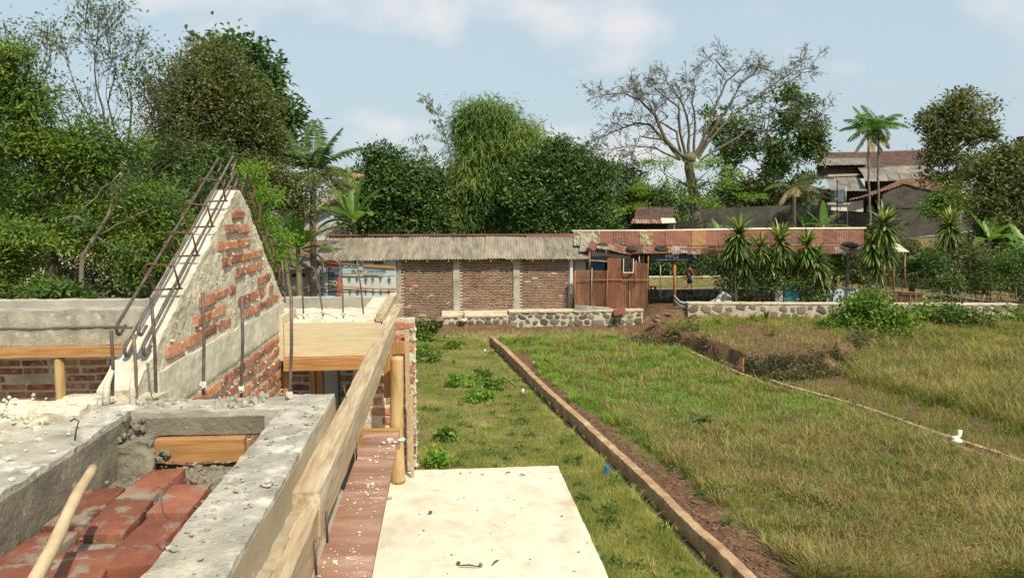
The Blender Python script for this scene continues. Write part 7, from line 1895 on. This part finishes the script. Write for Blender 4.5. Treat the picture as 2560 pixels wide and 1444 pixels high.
for k, (px, py, s, lab) in enumerate(((1060, 810, 30, 'weeds at the shed corner behind the brick pier'), (1045, 835, 24, 'leafy weeds just right of the pier top'), (1070, 885, 36, 'first large weed patch on the left grass strip'), (1050, 875, 22, 'small weed beside the first large patch'), (1150, 945, 34, 'weed patch in the middle of the left grass strip'), (1200, 985, 28, 'weed patch near the canal on the left grass strip'), (1205, 935, 16, 'small weed between the middle patches'), (1240, 960, 16, 'small weed next to the canal pipe stub'), (1135, 860, 18, 'small far weed on the left grass strip'), (1095, 1148, 14, 'tiny bright seedling just beyond the slab'), (1115, 1085, 10, 'tiny weed halfway between slab and weeds'), (1085, 840, 20, 'pale leaved weed in front of the stone footing'))):
    Yw = P(px, py + s * .4, Z=.08).y; Yw = min(Yw, 26.6)
    shrub('low green ' + lab, Yw, [(px, py, s, s * .42), (px - s * .6, py + s * .15, s * .5, s * .28), (px + s * .6, py + s * .12, s * .5, s * .3)], LM['feather'] if k in (4, 5, 9) else LM['vine'], [px], dens=700, size=.10, name='weed', cat='weed', clump=.15, group='weeds on the left grass strip', aspect=.6)
for k, (px, py, s, lab) in enumerate(((1915, 795, 20, 'young maize like sprout before the stone wall'), (1880, 815, 14, 'pale leaning leaf sprout before the stone wall'), (1240 + 830, 860, 22, 'upright sprout on the earth mound'), (1990, 860, 14, 'small sprout at the back of the mound'), (1930, 900, 12, 'small sprout low on the mound face'), (1795, 830, 14, 'sprout on the left of the mound'), (1690, 896, 22, 'bright low sprout in the green patch'), (1750, 1050, 26, 'broad leaved taro plant in the tall grass'))):
    Yw = 25.2 if py < 870 and px > 1700 else (22.6 if py < 910 else 0)
    if not Yw: Yw = P(px, py + 8, Z=.1).y
    c = P(px, py, Y=Yw); zb_ = float(gz(c.x, Yw)); root = thing('sprout', lab, 'plant', (c.x, Yw, zb_), 'young plants on the plots'); rr = random.Random(k)
    for j in range(6):
        V, Q = banana_leaf((c.x, Yw, zb_ + .02), j * 1.1 + rr.random(), R(rr.uniform(45, 80)), s * Yw / F * rr.uniform(1.4, 2.2), .04 if k < 7 else .12, 1.6, j, .05)
        link('leaf', mesh_np('leaf', V, Q, True), LM['banana'] if k < 7 else LM['bread'], root)
# ================================================================== GRASS
def visible_pts(n, x0, x1, y0, y1, power=1.6):
    u = rng.random(n); y = y0 * (y1 / y0) ** (u ** (1 / power)) if False else 1 / (1 / y0 + u * (1 / y1 - 1 / y0))
    x = x0 + (x1 - x0) * rng.random(n)
    px = 1106 + F * x / y
    k = (px > 880) & (px < 2960)
    return x[k], y[k]
def blades(name, x, y, h, w, lean, mat, label, cat, bent=True, z0=None):
    n = len(x); z = gz(x, y) if z0 is None else z0
    az = rng.random(n) * 6.283; ln = lean * (rng.random(n) ** .7)
    d = np.stack([np.cos(az) * ln, np.sin(az) * ln, np.ones(n)], 1); d = unit(d)
    ws = rng.random(n) * 6.283; s = np.stack([np.cos(ws), np.sin(ws), np.zeros(n)], 1)
    b = np.stack([x, y, z - .01], 1); h = h[:, None]; w = w[:, None]
    m = b + d * h * .55; t = b + d * h + np.stack([np.cos(az), np.sin(az), -np.ones(n) * .5], 1) * h * .22 * (ln[:, None] + .2)
    if bent:
        V = np.stack([b - s * w * .5, b + s * w * .5, m + s * w * .4, m - s * w * .4, t], 1).reshape(-1, 3)
        i = np.arange(n)[:, None] * 5
        Fs = [i + np.array([[0, 1, 2, 3]]), i + np.array([[3, 2, 4]])]
    else:
        V = np.stack([b - s * w * .5, b + s * w * .5, t], 1).reshape(-1, 3); Fs = [np.arange(n)[:, None] * 3 + np.array([[0, 1, 2]])]
    return tag(link(name, mesh_np(name, V, Fs), mat), label, cat, kind='stuff')
LMUL = 1.5
G = {
 'turf': leafmat('short_turf', [(.1, (.075, .098, .020)), (.4, (.145, .165, .038)), (.7, (.26, .245, .08)), (1, (.40, .34, .155))], trans=.3, scale=.9, mixn=.55, rough=.7, spec=.15),
 'green': leafmat('fresh_grass', [(.1, (.075, .125, .020)), (.5, (.14, .21, .035)), (1, (.25, .29, .08))], trans=.35, scale=.8, rough=.7, spec=.15),
 'cover': leafmat('clover_like_cover', [(.1, (.055, .115, .016)), (.5, (.10, .18, .026)), (1, (.18, .25, .05))], trans=.35, scale=1.5, rough=.6, spec=.2),
 'tall': leafmat('tall_meadow_grass', [(.1, (.055, .085, .018)), (.4, (.105, .145, .030)), (.7, (.20, .195, .060)), (1, (.34, .265, .125))], trans=.3, scale=.55, mixn=.6, rough=.7, spec=.15),
 'seed': leafmat('seed_heads', [(.1, (.125, .085, .042)), (.5, (.20, .145, .075)), (1, (.30, .235, .13))], trans=.25, scale=.7, rough=.8, spec=.1),
}
def nz2(x, y, f, s): return vn(np.stack([x, y, 0 * x], 1), f, s, 3)
# left strip and other short turf
x, y = visible_pts(330000, -1.2, 6.0, 6.8, 26.8)
cx = canal_x(y); k = (x < cx - .40) | ((x > cx + .35) & (y > 23)); x, y = x[k], y[k]
so, gr_, dr_ = masks(x, y); k = rng.random(len(x)) > so * 1.0 + .25 * (nz2(x, y, 1.3, 40) < -.25); x, y = x[k], y[k]
n = len(x); nn = nz2(x, y, .8, 41)
nearc = np.clip(1 - np.abs(x - canal_x(y) + .5) / .35, 0, 1)
h = (.05 + .05 * rng.random(n) + .04 * np.clip(nn, 0, 1) + .06 * nearc) * (1 + .25 * (y < 14)); w = .006 + .0005 * y * rng.random(n)
blades('short_turf', x, y, h, w, .9, G['turf'], 'short olive and straw coloured turf between house and canal', 'grass', bent=False)
# middle plot fresh green
x, y = visible_pts(215000, 1.5, 12, 12.0, 26.8); so, gr_, dr_ = masks(x, y)
k = (rng.random(len(x)) < gr_ * .95 + .12 * (so < .3)) & (x > canal_x(y) + .4) & (x < ditch_x(y) - .2); x, y = x[k], y[k]
n = len(x); nn = nz2(x, y, 1.1, 42)
blades('fresh_grass', x, y, .06 + .06 * rng.random(n) + .12 * np.clip(nn, 0, 1), .007 + .0005 * y * rng.random(n), .8, G['green'], 'fresh bright green grass in the far half of the middle plot', 'grass')
x, y = visible_pts(150000, 2.0, 12, 13.8, 24); so, gr_, dr_ = masks(x, y)
k = (x > canal_x(y) + .9) & (x < ditch_x(y) - .3) & (so < .5) & (nz2(x, y, .55, 43) + .35 * np.exp(-((y - 16.2) / 1.6) ** 2) > .12); x, y = x[k], y[k]
n = len(x); C = np.stack([x, y, gz(x, y) + .03 + .08 * rng.random(n)], 1)
V = leaf_arrays(C, rand_unit(n) * np.array([1, 1, .3]), rand_unit(n) * .5 + np.array([0, -.2, 1]), .035 + .03 * rng.random(n), .03 + .02 * rng.random(n), .1)
tag(link('low_green_cover', mesh_np('low_green_cover', V, quads(n)), G['cover']), 'patches of bright clover like leaves in the middle plot', 'ground cover', kind='stuff')
# tall seedy grass
x, y = visible_pts(350000, 2.0, 23, 8.2, 26.5); so, gr_, dr_ = masks(x, y); cx = canal_x(y); dx = ditch_x(y)
nn = nz2(x, y, .7, 44); n3 = nz2(x, y, 2.4, 45)
bank = (x > dx + .3)
pr = dr_ * (.9 + .5 * nn) + .35 * bank
k = (rng.random(len(x)) < pr * (1 - so * .85)) & (x > cx + .8) & (np.abs(x - dx) > .22) & (n3 > -.35); x, y = x[k], y[k]; n = len(x)
nn = nz2(x, y, .7, 44)
hh = (.08 + .12 * rng.random(n) + .12 * np.clip(nn + .2, 0, 1))
hh *= np.where(x > ditch_x(y), 1.25, 1.0)
blades('tall_grass', x, y, hh, .006 + .0006 * y * rng.random(n), .75, G['tall'], 'tall olive and brownish meadow grass in the near half and at right', 'grass')
# tufts: fans of longer blades on shared centres
def tufts(name, cx_, cy_, per, hgt, mat, label, spread=.07, lean=1.0, w=.007):
    m = len(cx_); idx = np.repeat(np.arange(m), per); n = len(idx)
    r = rng.random(n) ** .7; az = rng.random(n) * 6.283
    x = cx_[idx] + np.cos(az) * r * spread; y = cy_[idx] + np.sin(az) * r * spread; z = gz(x, y)
    H = hgt[idx] * (.6 + .5 * rng.random(n)); d = unit(np.stack([np.cos(az) * r * lean, np.sin(az) * r * lean, np.ones(n)], 1))
    s = np.stack([-np.sin(az), np.cos(az), np.zeros(n)], 1); b = np.stack([x, y, z - .01], 1); ww = (w * (1 + .07 * y) * (.6 + .7 * rng.random(n)))[:, None]; H = H[:, None]
    mm = b + d * H * .55; t = mm + unit(d + np.stack([np.cos(az) * .5, np.sin(az) * .5, -.35 * np.ones(n)], 1)) * H * .5
    V = np.stack([b - s * ww * .5, b + s * ww * .5, mm + s * ww * .45, mm - s * ww * .45, t], 1).reshape(-1, 3); i = np.arange(n)[:, None] * 5
    tag(link(name, mesh_np(name, V, [i + np.array([[0, 1, 2, 3]]), i + np.array([[3, 2, 4]])]), mat), label, 'grass', kind='stuff')
tx, ty = visible_pts(27500, 2.2, 22, 8.2, 26.3); so2, g2, d2 = masks(tx, ty); tn = nz2(tx, ty, .9, 60)
kk = (d2 * 1.0 + g2 * .32 > rng.random(len(tx))) & (so2 < .55) & (tx > canal_x(ty) + .7) & (np.abs(tx - ditch_x(ty)) > .25) & (tn > -.3)
tx, ty, tn = tx[kk], ty[kk], tn[kk]
cut = rng.random(len(tx)) < .55
hgt = .20 + .20 * rng.random(len(tx)) * (1 + tn)
hgt = hgt * np.where((tx > ditch_x(ty) + 1.2) & (ty < 23), 1.5, 1.0)
tufts('grass_tufts', tx[cut], ty[cut], 12, hgt[cut], G['tall'], 'fanned tufts of long olive grass in the meadow')
tufts('straw_grass_tufts', tx[~cut], ty[~cut], 10, hgt[~cut] * 1.1, G['seed'], 'fanned tufts of dry straw brown grass in the meadow', w=.006)
tx, ty = visible_pts(5000, 1.5, 12, 14, 26.6); so2, g2, d2 = masks(tx, ty); kk = (g2 > .4) & (nz2(tx, ty, 1.1, 61) > .1); tx, ty = tx[kk], ty[kk]
tufts('fresh_grass_tufts', tx, ty, 12, .14 + .2 * rng.random(len(tx)), G['green'], 'fresh green tufts standing in the bright part of the plot')
tx, ty = visible_pts(5000, -1.0, 6, 7.5, 26.5); cxx = canal_x(ty); kk = (tx < cxx - .34) & (tx > cxx - .6) & (rng.random(len(tx)) < .6) | ((tx < cxx - .3) & (nz2(tx, ty, 1.2, 62) > .35)); tx, ty = tx[kk], ty[kk]
tufts('canal_edge_tufts', tx, ty, 14, .08 + .12 * rng.random(len(tx)), G['turf'], 'uneven grass tufts along the lip of the canal')
# scrub hanging on the broken edge of the mound
m = 16000; bx_ = rng.uniform(Bx[0] - .8, Bx[-1] + .2, m); by_ = np.interp(bx_, Bx, By) + rng.normal(size=m) * .26 + .05
kk = nz2(bx_, by_, 1.1, 63) > -.12; bx_, by_ = bx_[kk], by_[kk]; m = len(bx_)
C = np.stack([bx_, by_, gz(bx_, by_) + .22 * rng.random(m) ** 1.4], 1); h_ = m * 4 // 5
for a_, b_, mt_, nm_, lb_ in ((0, h_, LM['scrub'], 'mound_edge_scrub', 'scrubby herbs hanging over the broken edge of the mound'), (h_, m, surf('dry_purple_herbs', [(.2, (.05, .03, .025)), (.8, (.15, .10, .075))], scale=2, island=.5, bump=0), 'dry_mound_herbs', 'dark dry herbs on the broken edge of the mound')):
    Ck = C[a_:b_]; nk = len(Ck); V = leaf_arrays(Ck, rand_unit(nk) + np.array([0, -.3, .2]), rand_unit(nk) + np.array([0, -.3, .6]), .07 + .09 * rng.random(nk), .02 + .025 * rng.random(nk), .2)
    tag(link(nm_, mesh_np(nm_, V, quads(nk)), mt_), lb_, 'herbs', kind='stuff')
k = rng.random(n) < .16; xs_, ys_, hs_ = x[k], y[k], hh[k]; m = len(xs_); z = gz(xs_, ys_)
C = np.stack([xs_ + rng.normal(size=m) * .05, ys_ + rng.normal(size=m) * .05, z + hs_ * (.95 + .35 * rng.random(m))], 1)
C = np.repeat(C, 3, 0) + rng.normal(size=(m * 3, 3)) * .025
V = leaf_arrays(C, rand_unit(m * 3) + np.array([0, 0, .9]), rand_unit(m * 3), .035 + .06 * rng.random(m * 3), .006 + .006 * rng.random(m * 3), .1)
tag(link('grass_seed_heads', mesh_np('grass_seed_heads', V, quads(m * 3)), G['seed']), 'brownish haze of grass seed heads over the meadow', 'grass', kind='stuff')
# bank grass in front of the stone wall and on the mound
x, y = visible_pts(75000, 6, 21, 20.5, 26.9); so, gr_, dr_ = masks(x, y)
k = (x > ditch_x(y) + .2) & (rng.random(len(x)) > so * .93); x, y = x[k], y[k]; n = len(x)
blades('bank_grass', x, y, .08 + .16 * rng.random(n), .010 + .012 * rng.random(n), .8, G['turf'], 'grass and herbs on the earth mound and the bank', 'grass')
# scattered broad leaved weeds in the grass
wx, wy = visible_pts(620, -.8, 19, 8.5, 26); so2, g2, d2 = masks(wx, wy); kk = (so2 < .75) & (np.abs(wx - canal_x(wy) - .05) > .45) & (np.abs(wx - ditch_x(wy)) > .2); wx, wy = wx[kk], wy[kk]
m = len(wx); per_ = 34; idx = np.repeat(np.arange(m), per_); sc_ = (.5 + 1.1 * rng.random(m) ** 2)[idx][:, None]; n = len(idx)
off = rng.normal(size=(n, 3)) * np.array([.07, .07, .0]) * sc_; C = np.stack([wx[idx], wy[idx], gz(wx[idx], wy[idx])], 1) + off; C[:, 2] += (.02 + .16 * rng.random(n)) * sc_[:, 0] * np.exp(-((off[:, 0] ** 2 + off[:, 1] ** 2) / .012))
V = leaf_arrays(C, rand_unit(n) + np.array([0, 0, .2]), rand_unit(n) * .6 + np.array([0, -.2, 1]), .035 + .05 * rng.random(n), .02 + .03 * rng.random(n), .12)
tag(link('scattered_weeds', mesh_np('scattered_weeds', V, quads(n)), LM['mid']), 'small leafy weeds scattered through all the grass', 'weeds', kind='stuff')
# weeds in the second ditch
yd = np.repeat(rng.uniform(11, 21.5, 5200), 1); xd = ditch_x(yd) + rng.normal(size=len(yd)) * .10
n = len(yd); C = np.stack([xd, yd, gz(xd, yd) + .02 + .12 * rng.random(n)], 1); k = nz2(xd, yd, .5, 50) > -.25; C = C[k]; n = len(C)
V = leaf_arrays(C, rand_unit(n), rand_unit(n) * .5 + np.array([0, 0, 1]), .06 + .05 * rng.random(n), .05 + .03 * rng.random(n), .1)
tag(link('ditch_weeds', mesh_np('ditch_weeds', V, quads(n)), LM['shade']), 'dark broad leaved weeds growing inside the second ditch', 'weeds', kind='stuff')
# rows of rough clods of earth by the canal wall and on the mound
mb = MB(); rr = random.Random(44)
for k in range(800):
    y_ = 1 / (1 / 8.5 + rr.random() * (1 / 24 - 1 / 8.5)); cxx = float(canal_x(y_)); x_ = cxx + .24 + abs(rr.gauss(0, .42))
    mb.rock((x_, y_, float(gz(x_, y_)) + .0), abs(rr.gauss(0, .02)) + .01, k, 1, (1.2, 1, .55))
for k in range(400):
    x_ = rr.uniform(Bx[0], Bx[-1]); y_ = float(np.interp(x_, Bx, By)) + rr.uniform(-.25, 1.2)
    mb.rock((x_, y_, float(gz(x_, y_))), rr.uniform(.02, .07), k, 1, (1.2, 1, .7))
soilm = surf('earth_clods', [(0.3, (.08, .045, .028)), (0.55, (.165, .095, .060)), (0.75, (.27, .175, .115))], scale=4, rough=.95, bump=.5)
tag(mb.obj('earth_clods', soilm), 'loose brown clods of earth beside the canal wall and on the mound', 'earth', kind='stuff')
